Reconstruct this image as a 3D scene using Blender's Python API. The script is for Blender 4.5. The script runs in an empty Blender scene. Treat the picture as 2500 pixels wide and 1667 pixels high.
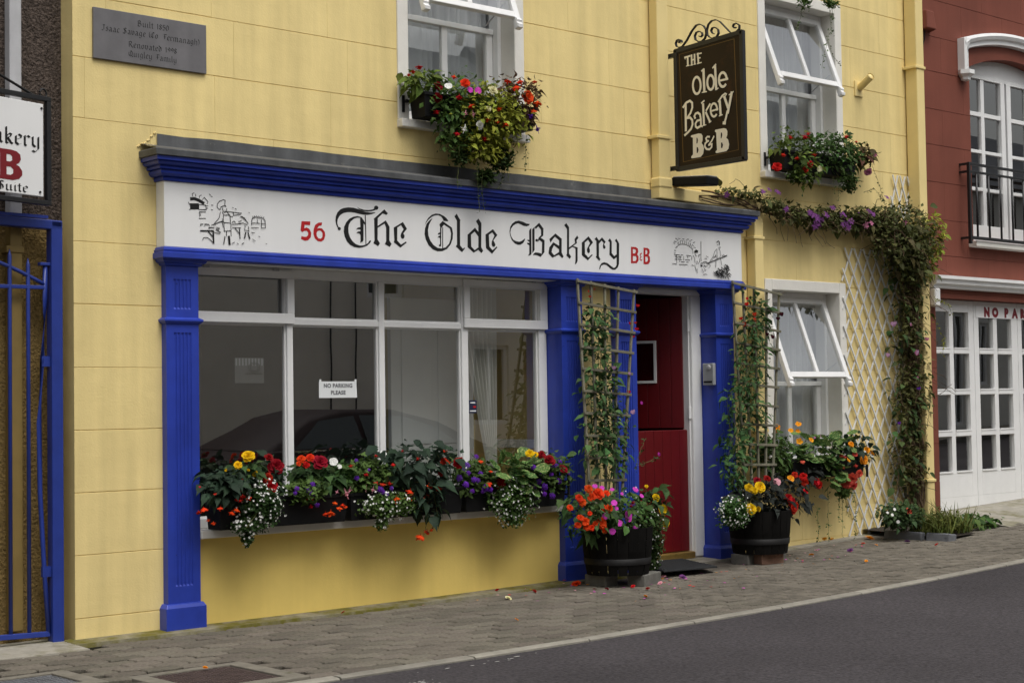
import bpy, bmesh, math, random
from mathutils import Vector, Matrix
from mathutils.geometry import tessellate_polygon
sc = bpy.context.scene
random.seed(7)
R = math.radians

# ---------------------------------------------------------------- camera
cam_d = bpy.data.cameras.new('camera'); cam = bpy.data.objects.new('camera', cam_d)
sc.collection.objects.link(cam); sc.camera = cam
cam_d.sensor_width = 36.0; cam_d.lens = 56.16; cam_d.clip_start = .05; cam_d.clip_end = 2000
def cam_matrix(yaw, pitch, roll, loc):
    f = Vector((math.sin(yaw)*math.cos(pitch), math.cos(yaw)*math.cos(pitch), math.sin(pitch)))
    r = Vector((math.cos(yaw), -math.sin(yaw), 0)); u = r.cross(f)
    r2 = r*math.cos(roll)+u*math.sin(roll); u2 = -r*math.sin(roll)+u*math.cos(roll)
    m = Matrix((r2, u2, -f)).transposed().to_4x4(); m.translation = loc
    return m
cam.matrix_world = cam_matrix(R(41.767), R(2.264), R(-.909), Vector((-4.2665, -8.5994, 1.2591)))

# ---------------------------------------------------------------- sky, sun, exposure
world = bpy.data.worlds.new('World'); sc.world = world; world.use_nodes = True
nt = world.node_tree; bg = nt.nodes['Background']
sky = nt.nodes.new('ShaderNodeTexSky'); sky.sky_type = 'NISHITA'; sky.sun_disc = False
SUN_EL, SUN_AZ = R(63), R(186)       # azimuth measured from +Y (behind the houses) towards +X
sky.sun_elevation = SUN_EL; sky.sun_rotation = SUN_AZ; sky.air_density = 1.6; sky.dust_density = 6.0; sky.ozone_density = 1.0
hsv = nt.nodes.new('ShaderNodeHueSaturation'); hsv.inputs['Saturation'].default_value = .25
nt.links.new(sky.outputs[0], hsv.inputs['Color']); nt.links.new(hsv.outputs[0], bg.inputs['Color'])
bg.inputs['Strength'].default_value = .112
sun_d = bpy.data.lights.new('sun', 'SUN'); sun = bpy.data.objects.new('sun', sun_d); sc.collection.objects.link(sun)
sun_d.energy = 1.3; sun_d.angle = R(36); sun_d.color = (1.0, .98, .95)
sdir = Vector((math.sin(SUN_AZ)*math.cos(SUN_EL), math.cos(SUN_AZ)*math.cos(SUN_EL), math.sin(SUN_EL)))
sun.rotation_euler = sdir.to_track_quat('Z', 'Y').to_euler()
vs = sc.view_settings; vs.view_transform = 'Standard'; vs.look = 'None'; vs.gamma = 1; vs.use_curve_mapping = False
vs.exposure = 0.24
sc.render.engine = 'CYCLES'; sc.render.resolution_x = 1024; sc.render.resolution_y = 682

# ---------------------------------------------------------------- helpers
COL = sc.collection
def tag(o, label=None, cat=None, group=None, kind=None):
    if label: o['label'] = label
    if cat: o['category'] = cat
    if group: o['group'] = group
    if kind: o['kind'] = kind
    return o
def thing(name, label, cat, loc=(0, 0, 0), group=None):
    o = bpy.data.objects.new(name, None); COL.objects.link(o); o.location = loc; o.empty_display_size = .1
    return tag(o, label, cat, group)
def wloc(o):                                   # world origin of an unrotated parent chain
    v = Vector(o.location)
    while o.parent: o = o.parent; v += Vector(o.location)
    return v
def link(name, me, parent=None):
    o = bpy.data.objects.new(name, me); COL.objects.link(o)
    if parent: o.parent = parent; o.location = -wloc(parent)
    return o
class MB:
    def __init__(s, T=None): s.v = []; s.f = []; s.T = T
    def add(s, vs, fs):
        n = len(s.v)
        if s.T: vs = [tuple(s.T @ Vector(p)) for p in vs]
        s.v += vs; s.f += [tuple(i+n for i in f) for f in fs]; return s
    def box(s, x0, x1, y0, y1, z0, z1):
        return s.add([(x0,y0,z0),(x1,y0,z0),(x1,y1,z0),(x0,y1,z0),(x0,y0,z1),(x1,y0,z1),(x1,y1,z1),(x0,y1,z1)],
                     [(0,3,2,1),(4,5,6,7),(0,1,5,4),(1,2,6,5),(2,3,7,6),(3,0,4,7)])
    def bar(s, p, q, w, t, up=(0,0,1)):        # rectangular bar from p to q: w sideways, t along up
        p, q = Vector(p), Vector(q); d = (q-p).normalized(); a = d.cross(Vector(up))
        if a.length < 1e-4: a = d.cross(Vector((1,0,0)))
        a.normalize(); b = a.cross(d)
        a *= w/2; b *= t/2
        vs = [tuple(c+i*a+j*b) for c in (p, q) for i, j in ((-1,-1),(1,-1),(1,1),(-1,1))]
        return s.add(vs, [(0,1,2,3),(7,6,5,4),(0,4,5,1),(1,5,6,2),(2,6,7,3),(3,7,4,0)])
    def tube(s, pts, r, n=8, cap=True):
        pts = [Vector(p) for p in pts]; rs = r if isinstance(r, (list, tuple)) else [r]*len(pts); vs = []; fs = []
        ref = Vector((0,0,1))
        for i, p in enumerate(pts):
            d = (pts[min(i+1,len(pts)-1)]-pts[max(i-1,0)]).normalized()
            a = d.cross(ref)
            if a.length < .05: a = d.cross(Vector((1,.3,0)))
            a.normalize(); b = d.cross(a)
            vs += [tuple(p+rs[i]*(math.cos(2*math.pi*k/n)*a+math.sin(2*math.pi*k/n)*b)) for k in range(n)]
        for i in range(len(pts)-1):
            for k in range(n): fs.append((i*n+k, i*n+(k+1)%n, (i+1)*n+(k+1)%n, (i+1)*n+k))
        if cap: fs += [tuple(range(n))[::-1], tuple((len(pts)-1)*n+k for k in range(n))]
        return s.add(vs, fs)
    def lathe(s, prof, cx, cy, n=24, a0=0):
        vs = []; fs = []
        for r, z in prof: vs += [(cx+r*math.cos(a0+2*math.pi*k/n), cy+r*math.sin(a0+2*math.pi*k/n), z) for k in range(n)]
        for i in range(len(prof)-1):
            for k in range(n): fs.append((i*n+k, i*n+(k+1)%n, (i+1)*n+(k+1)%n, (i+1)*n+k))
        return s.add(vs, fs)
    def flat(s, outer, holes, fn):             # filled 2-D outline (with holes) mapped by fn(u, v)
        loops = [[Vector((a, b, 0)) for a, b in outer]] + [[Vector((a, b, 0)) for a, b in h] for h in holes]
        tri = tessellate_polygon(loops); pts = [p for l in loops for p in l]
        return s.add([fn(p.x, p.y) for p in pts], [tuple(t) for t in tri])
    def ribbon(s, pts, w, fn):                 # painted stroke of constant width
        P = [Vector((a, b)) for a, b in pts]; n = len(P); L = []; Rr = []
        closed = (P[0]-P[-1]).length < 1e-6 and n > 3
        for i in range(n):
            a = P[i-1] if i else (P[-2] if closed else P[0]); b = P[i+1] if i < n-1 else (P[1] if closed else P[-1])
            d = b-a
            if d.length < 1e-9: d = Vector((1, 0))
            d.normalize(); nn = Vector((-d.y, d.x)); k = 1.0
            if 0 < i < n-1:
                d1 = (P[i]-P[i-1]).normalized(); k = 1/max(.6, abs(d1.dot(d)))
            e = Vector((0, 0))
            if not closed and i == 0: e = -d*w*.25
            if not closed and i == n-1: e = d*w*.25
            L.append(P[i]+nn*w/2*k+e); Rr.append(P[i]-nn*w/2*k+e)
        vs = [fn(p.x, p.y) for p in L]+[fn(p.x, p.y) for p in Rr]
        return s.add(vs, [(i, i+1, n+i+1, n+i) for i in range(n-1)])
    def build(s, name, m, parent=None, bevel=0, smooth=False, label=None, seg=2):
        me = bpy.data.meshes.new(name); me.from_pydata([tuple(p) for p in s.v], [], s.f)
        bm = bmesh.new(); bm.from_mesh(me); bmesh.ops.recalc_face_normals(bm, faces=bm.faces); bm.to_mesh(me); bm.free()
        me.materials.append(M[m] if isinstance(m, str) else m)
        o = link(name, me, parent)
        if bevel:
            b = o.modifiers.new('bevel', 'BEVEL'); b.width = bevel; b.segments = seg; b.limit_method = 'ANGLE'; b.angle_limit = R(40)
        if smooth:
            for p in me.polygons: p.use_smooth = True
        if label: o['label'] = label
        return o

# ---------------------------------------------------------------- materials
M = {}
def lin(h):
    h = h.lstrip('#'); c = [int(h[i:i+2], 16)/255 for i in (0, 2, 4)]
    return tuple(x/12.92 if x <= .04045 else ((x+.055)/1.055)**2.4 for x in c)
def nd(nt, t, **kw):
    n = nt.nodes.new(t)
    for k, v in kw.items(): setattr(n, k, v)
    return n
def mat(name, col, rough=.6, var=.12, vs=3.0, bump=0.0, bs=60.0, spec=.4, metal=0.0, objvar=0.0, huevar=0.0, transl=0.0, streak=0.0,
        patch=None, pscale=4.0, pthr=.6, pw=.08, dist=.004, coat=0.0, bump2=0.0, bs2=6.0, big=None):
    m = bpy.data.materials.new(name); m.use_nodes = True; t = m.node_tree; L = t.links
    p = t.nodes['Principled BSDF']; out = t.nodes['Material Output']
    p.inputs['Roughness'].default_value = rough; p.inputs['Metallic'].default_value = metal
    p.inputs['Specular IOR Level'].default_value = spec; p.inputs['Coat Weight'].default_value = coat
    tc = nd(t, 'ShaderNodeTexCoord'); co = tc.outputs['Object']
    n1 = nd(t, 'ShaderNodeTexNoise'); n1.inputs['Scale'].default_value = vs; n1.inputs['Detail'].default_value = 6; n1.inputs['Roughness'].default_value = .62
    L.new(co, n1.inputs['Vector'])
    mr = nd(t, 'ShaderNodeMapRange'); mr.inputs[1].default_value = .3; mr.inputs[2].default_value = .7
    mr.inputs[3].default_value = 1-var; mr.inputs[4].default_value = 1+var; L.new(n1.outputs[0], mr.inputs[0])
    hs = nd(t, 'ShaderNodeHueSaturation'); hs.inputs['Color'].default_value = (*col, 1)
    val = mr.outputs[0]
    if streak:
        mp = nd(t, 'ShaderNodeMapping'); mp.inputs['Scale'].default_value = (9, 9, .7); L.new(co, mp.inputs[0])
        n2 = nd(t, 'ShaderNodeTexNoise'); n2.inputs['Scale'].default_value = 1.0; n2.inputs['Detail'].default_value = 5; L.new(mp.outputs[0], n2.inputs['Vector'])
        m2 = nd(t, 'ShaderNodeMapRange'); m2.inputs[1].default_value = .35; m2.inputs[2].default_value = .7; m2.inputs[3].default_value = 1+streak*.3; m2.inputs[4].default_value = 1-streak
        L.new(n2.outputs[0], m2.inputs[0]); mu = nd(t, 'ShaderNodeMath', operation='MULTIPLY'); L.new(val, mu.inputs[0]); L.new(m2.outputs[0], mu.inputs[1]); val = mu.outputs[0]
    if big:
        nB = nd(t, 'ShaderNodeTexNoise'); nB.inputs['Scale'].default_value = big[0]; nB.inputs['Detail'].default_value = 4; L.new(co, nB.inputs['Vector'])
        mB = nd(t, 'ShaderNodeMapRange'); mB.inputs[1].default_value = .3; mB.inputs[2].default_value = .7; mB.inputs[3].default_value = 1-big[1]; mB.inputs[4].default_value = 1+big[1]; L.new(nB.outputs[0], mB.inputs[0])
        mu = nd(t, 'ShaderNodeMath', operation='MULTIPLY'); L.new(val, mu.inputs[0]); L.new(mB.outputs[0], mu.inputs[1]); val = mu.outputs[0]
    if objvar or huevar:
        oi = nd(t, 'ShaderNodeObjectInfo')
        m3 = nd(t, 'ShaderNodeMapRange'); m3.inputs[3].default_value = 1-objvar; m3.inputs[4].default_value = 1+objvar; L.new(oi.outputs['Random'], m3.inputs[0])
        mu = nd(t, 'ShaderNodeMath', operation='MULTIPLY'); L.new(val, mu.inputs[0]); L.new(m3.outputs[0], mu.inputs[1]); val = mu.outputs[0]
        if huevar:
            wn = nd(t, 'ShaderNodeTexWhiteNoise', noise_dimensions='1D'); L.new(oi.outputs['Random'], wn.inputs['W'])
            m4 = nd(t, 'ShaderNodeMapRange'); m4.inputs[3].default_value = .5-huevar; m4.inputs[4].default_value = .5+huevar; L.new(wn.outputs[0], m4.inputs[0]); L.new(m4.outputs[0], hs.inputs['Hue'])
    L.new(val, hs.inputs['Value']); colout = hs.outputs[0]
    if patch:
        n3 = nd(t, 'ShaderNodeTexNoise'); n3.inputs['Scale'].default_value = pscale; n3.inputs['Detail'].default_value = 8; n3.inputs['Roughness'].default_value = .7; L.new(co, n3.inputs['Vector'])
        m5 = nd(t, 'ShaderNodeMapRange'); m5.inputs[1].default_value = pthr; m5.inputs[2].default_value = pthr+pw; L.new(n3.outputs[0], m5.inputs[0])
        mx = nd(t, 'ShaderNodeMix', data_type='RGBA'); L.new(m5.outputs[0], mx.inputs[0]); L.new(colout, mx.inputs[6]); mx.inputs[7].default_value = (*patch, 1); colout = mx.outputs[2]
    L.new(colout, p.inputs['Base Color'])
    if bump or bump2:
        nb = nd(t, 'ShaderNodeTexNoise'); nb.inputs['Scale'].default_value = bs; nb.inputs['Detail'].default_value = 5; L.new(co, nb.inputs['Vector'])
        bp = nd(t, 'ShaderNodeBump'); bp.inputs['Strength'].default_value = bump; bp.inputs['Distance'].default_value = dist; L.new(nb.outputs[0], bp.inputs['Height'])
        if bump2:
            nb2 = nd(t, 'ShaderNodeTexNoise'); nb2.inputs['Scale'].default_value = bs2; nb2.inputs['Detail'].default_value = 3; L.new(co, nb2.inputs['Vector'])
            b2 = nd(t, 'ShaderNodeBump'); b2.inputs['Strength'].default_value = bump2; b2.inputs['Distance'].default_value = .02; L.new(nb2.outputs[0], b2.inputs['Height'])
            L.new(b2.outputs[0], bp.inputs['Normal'])
        L.new(bp.outputs[0], p.inputs['Normal'])
    if transl:
        tr = nd(t, 'ShaderNodeBsdfTranslucent'); L.new(colout, tr.inputs['Color']); ms = nd(t, 'ShaderNodeMixShader'); ms.inputs[0].default_value = transl
        L.new(p.outputs[0], ms.inputs[1]); L.new(tr.outputs[0], ms.inputs[2]); L.new(ms.outputs[0], out.inputs['Surface'])
    M[name] = m; return m
def glass(name, r0, tint=(.93,.95,.94), rough=0.0):
    m = bpy.data.materials.new(name); m.use_nodes = True; t = m.node_tree; L = t.links; t.nodes.remove(t.nodes['Principled BSDF'])
    lw = nd(t, 'ShaderNodeLayerWeight'); lw.inputs[0].default_value = .5
    pw = nd(t, 'ShaderNodeMath', operation='POWER'); pw.inputs[1].default_value = 5; L.new(lw.outputs['Facing'], pw.inputs[0])
    ma = nd(t, 'ShaderNodeMath', operation='MULTIPLY_ADD'); ma.inputs[1].default_value = 1-r0; ma.inputs[2].default_value = r0; L.new(pw.outputs[0], ma.inputs[0])
    tr = nd(t, 'ShaderNodeBsdfTransparent'); tr.inputs[0].default_value = (*tint, 1)
    gl = nd(t, 'ShaderNodeBsdfGlossy'); gl.inputs['Roughness'].default_value = rough
    nb = nd(t, 'ShaderNodeTexNoise'); nb.inputs['Scale'].default_value = 1.3; bp = nd(t, 'ShaderNodeBump'); bp.inputs['Strength'].default_value = .03; bp.inputs['Distance'].default_value = .02
    tc = nd(t, 'ShaderNodeTexCoord'); L.new(tc.outputs['Object'], nb.inputs['Vector']); L.new(nb.outputs[0], bp.inputs['Height']); L.new(bp.outputs[0], gl.inputs['Normal'])
    ms = nd(t, 'ShaderNodeMixShader'); L.new(ma.outputs[0], ms.inputs[0]); L.new(tr.outputs[0], ms.inputs[1]); L.new(gl.outputs[0], ms.inputs[2])
    L.new(ms.outputs[0], t.nodes['Material Output'].inputs['Surface']); M[name] = m
YEL = (.80, .64, .285)
mat('yellow_render', YEL, rough=.75, var=.05, vs=1.6, bump=.35, bs=90, spec=.25, streak=.12, bump2=.3, big=(.7,.06), bs2=5, patch=(.70,.55,.235), pscale=2.2, pthr=.60, pw=.25)
mat('yellow_paint', YEL, rough=.55, var=.05, vs=3, bump=.15, bs=60, spec=.4)
mat('yellow_riser', (.78,.585,.17), rough=.7, var=.05, vs=2.2, bump=.22, bs=70, spec=.25, streak=.04, bump2=.2, bs2=4)
mat('blue_paint', (.020,.046,.35), big=(1.5,.14), streak=.12, rough=.38, var=.1, vs=6, bump=.12, bs=40, spec=.5, patch=(.012,.018,.11), pscale=9, pthr=.68, pw=.03)
mat('blue_metal', (.020,.042,.25), rough=.35, var=.12, vs=8, bump=.1, bs=50, spec=.5, patch=(.02,.025,.12), pscale=7, pthr=.66, pw=.1)
mat('white_board', (.80,.80,.79), rough=.45, var=.02, vs=2, spec=.4, streak=.03)
mat('white_paint', (.80,.80,.79), rough=.4, var=.04, vs=5, bump=.08, bs=40, spec=.45, streak=.03)
mat('white_masonry', (.76,.74,.68), rough=.7, var=.06, vs=4, bump=.3, bs=70, spec=.25, patch=(.5,.47,.4), pscale=6, pthr=.66, pw=.1)
mat('lead', (.082,.085,.088), rough=.55, var=.25, vs=7, bump=.3, bs=25, spec=.5, streak=.35, patch=(.21,.21,.19), pscale=9, pthr=.6, pw=.15)
mat('red_door', (.115,.003,.005), rough=.4, var=.1, vs=5, bump=.06, bs=30, spec=.5)
mat('red_render', (.190,.058,.038), big=(.8,.12), rough=.75, var=.08, vs=2.5, bump=.3, bs=80, spec=.25, streak=.08)
mat('brass', (.45,.30,.09), rough=.4, var=.2, vs=20, metal=.8)
mat('black_metal', (.012,.012,.013), rough=.4, var=.2, vs=10, bump=.1, bs=60, spec=.5)
mat('black_plastic', (.006,.006,.0065), rough=.6, var=.2, vs=12, bump=.1, bs=60, spec=.2)
mat('barrel_wood', (.0055,.005,.0045), rough=.75, var=.35, vs=9, bump=.5, bs=22, spec=.10, objvar=.3)
mat('barrel_hoop', (.007,.0065,.0065), rough=.6, var=.3, vs=12, spec=.25)
mat('grey_plastic', (.33,.34,.35), rough=.4, var=.08, vs=10, spec=.5)
mat('slate', (.13,.135,.145), rough=.6, var=.25, vs=9, bump=.6, bs=14, spec=.4, dist=.01)
mat('plaque', (.15,.145,.15), rough=.45, var=.16, vs=5, bump=.1, bs=30, spec=.5, streak=.15)
mat('ink', (.008,.008,.008), rough=.5, var=.1, spec=.4)
mat('sign_red', (.44,.012,.014), rough=.45, var=.06, vs=8)
mat('dark_red_ink', (.20,.012,.018), rough=.45, var=.06, vs=8)
mat('sign_brown', (.016,.008,.0035), rough=.45, var=.3, vs=4, spec=.25, patch=(.085,.028,.008), pscale=2.6, pthr=.58, pw=.2)
mat('sign_cream', (.86,.80,.64), rough=.45, var=.03)
mat('sign_gold', (.12,.065,.012), rough=.45, var=.1)
mat('paper', (.78,.80,.80), rough=.6, var=.02)
mat('old_paper', (.10,.10,.098), rough=.7, var=.1, vs=20)
mat('ink_grey', (.09,.09,.1), rough=.6, var=.02)
mat('navy', (.02,.024,.06), rough=.5, var=.1)
mat('road_asphalt', (.051,.046,.049), big=(.55,.25), rough=.88, var=.5, vs=48, bump=1.0, bs=60, spec=.2, patch=(.19,.18,.175), pscale=60, pthr=.68, pw=.05, bump2=.15, bs2=3, dist=.006)
mat('paver', (.130,.115,.092), big=(.8,.14), rough=.85, var=.3, vs=45, bump=.7, bs=140, spec=.25, objvar=.2, huevar=.012, patch=(.25,.235,.2), pscale=80, pthr=.64, pw=.06)
mat('paver_far', (.130,.115,.092), big=(.8,.14), rough=.85, var=.38, vs=9, bump=.7, bs=140, spec=.25, patch=(.25,.235,.2), pscale=60, pthr=.62, pw=.08)
mat('road_paint', (.36,.35,.34), rough=.8, var=.3, vs=40)
mat('joint_dirt', (.014,.013,.008), rough=.95, var=.3, vs=30, bump=.5, bs=80, spec=.1)
mat('kerb_stone', (.235,.22,.185), big=(2,.15), rough=.85, var=.14, vs=14, bump=.5, bs=90, spec=.25, objvar=.14, patch=(.2,.19,.15), pscale=12, pthr=.6, pw=.12)
mat('concrete', (.30,.28,.235), rough=.9, var=.18, vs=10, bump=.5, bs=80, spec=.2, patch=(.13,.12,.04), pscale=3.5, pthr=.50, pw=.2)
mat('cover_concrete', (.17,.155,.125), rough=.9, var=.2, vs=12, bump=.5, bs=80, patch=(.09,.085,.05), pscale=5, pthr=.55, pw=.15)
mat('mossy', (.22,.2,.14), rough=.95, var=.25, vs=16, bump=.6, bs=70, spec=.15, patch=(.13,.115,.022), pscale=3, pthr=.46, pw=.14)
mat('rust_plate', (.085,.06,.055), rough=.6, var=.2, vs=14, bump=.8, bs=120, spec=.4, metal=.3)
mat('pebbledash', (.085,.066,.055), rough=.95, var=.6, vs=55, bump=1.0, bs=60, spec=.2, dist=.02)
mat('pebbledash_ochre', (.22,.15,.055), rough=.9, var=.2, vs=30, bump=1.0, bs=60, spec=.2, dist=.02)
mat('pipe_grey', (.45,.45,.46), rough=.5, var=.1, vs=8, streak=.15)
mat('ochre_paint', (.22,.15,.045), rough=.6, var=.1, vs=8)
mat('grey_wood', (.155,.145,.105), rough=.85, var=.3, vs=14, bump=.4, bs=50, spec=.2, objvar=.15, patch=(.15,.17,.09), pscale=10, pthr=.55, pw=.15)
mat('lattice_white', (.68,.68,.66), rough=.5, var=.06, vs=10, objvar=.08)
mat('bark', (.10,.065,.04), rough=.9, var=.4, vs=20, bump=.8, bs=40, spec=.2)
mat('stem', (.10,.11,.03), rough=.7, var=.3, vs=20)
mat('soil', (.025,.018,.012), rough=.95, var=.4, vs=30, bump=.8, bs=60)
mat('net_curtain', (.80,.82,.84), rough=.9, var=.06, vs=6, spec=.1, transl=.35)
mat('drape', (.78,.76,.70), rough=.9, var=.05, vs=6, spec=.1, transl=.15)
mat('room_cream', (.62,.56,.46), rough=.9, var=.04, vs=3)
mat('room_yellow', (.74,.58,.24), rough=.85, var=.06, vs=3)
mat('room_brown', (.17,.13,.10), rough=.9, var=.1, vs=3)
mat('room_shade_black', (.025,.022,.02), rough=.9, var=.1, vs=3)  # room shade put into the colour, keeps the depth behind the panes dark
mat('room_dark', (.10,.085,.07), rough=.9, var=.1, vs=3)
mat('room_white', (.82,.82,.80), rough=.6, var=.03, vs=4)
mat('opp_wall', (.78,.74,.66), rough=.9, var=.08, vs=1.5, bump=.3, bs=60)
mat('roof_slate', (.07,.075,.085), rough=.7, var=.2, vs=6, bump=.4, bs=12)
mat('car_paint', (.012,.003,.0035), rough=.6, var=.05, spec=.12)
mat('car_glass', (.02,.03,.03), rough=.06, var=.02, spec=.8)
mat('chrome', (.6,.6,.62), rough=.15, metal=1.0, var=.05)
mat('tyre', (.015,.015,.015), rough=.8, var=.1)
mat('lamp_white', (.7,.7,.68), rough=.3, var=.05)
mat('concrete_block', (.13,.125,.11), rough=.9, var=.2, vs=20, bump=.7, bs=80)
mat('brick_clay', (.19,.105,.07), rough=.9, var=.25, vs=20, bump=.7, bs=60)
mat('rubber', (.016,.017,.018), rough=.75, var=.2, vs=30, bump=.8, bs=200)
glass('glass', .33); glass('glass_sash', .42); glass('glass_clear', .08); glass('glass_door', .06, (.5,.5,.5))
# foliage and petals
for n, c, hv in (('beg', (.045,.085,.026), .02), ('beg_dark', (.024,.046,.026), .02), ('beg_black', (.020,.024,.020), .02), ('beg_green', (.10,.14,.025), .025), ('beg_rust', (.095,.06,.025), .05),
              ('ova', (.055,.105,.024), .02), ('ova_dark', (.035,.065,.022), .02), ('ova_lime', (.22,.25,.03), .02), ('ova_vine', (.085,.085,.026), .06), ('ova_sparse', (.05,.085,.025), .04), ('pea', (.055,.115,.035), .02), ('grass', (.10,.12,.025), .03)):
    mat('leaf_'+n, c, rough=.6, var=.35, vs=9, spec=.16, objvar=.5, huevar=hv, transl=.22, bump=.2, bs=30)
mat('leaf_nas', (.075,.16,.04), rough=.6, var=.2, vs=10, spec=.16, objvar=.3, huevar=.02, transl=.22, patch=(.42,.45,.18), pscale=6, pthr=.53, pw=.05)
PET = dict(yellow=(.80,.52,.01), oyellow=(.82,.33,.015), orange=(.74,.065,.010), red=(.55,.016,.012), dred=(.27,.006,.012), maroon=(.045,.004,.012), purple=(.13,.022,.36), purple2=(.19,.06,.22), magenta=(.62,.06,.48),
           pink=(.75,.36,.42), pink2=(.62,.22,.36), white=(.82,.82,.78), cream=(.78,.74,.45), lilac=(.52,.30,.48), coral=(.72,.11,.075))
for n, c in PET.items(): mat('petal_'+n, c, rough=.65, var=.28, vs=7, spec=.12, objvar=.15, huevar=.006, transl=.25)

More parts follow.
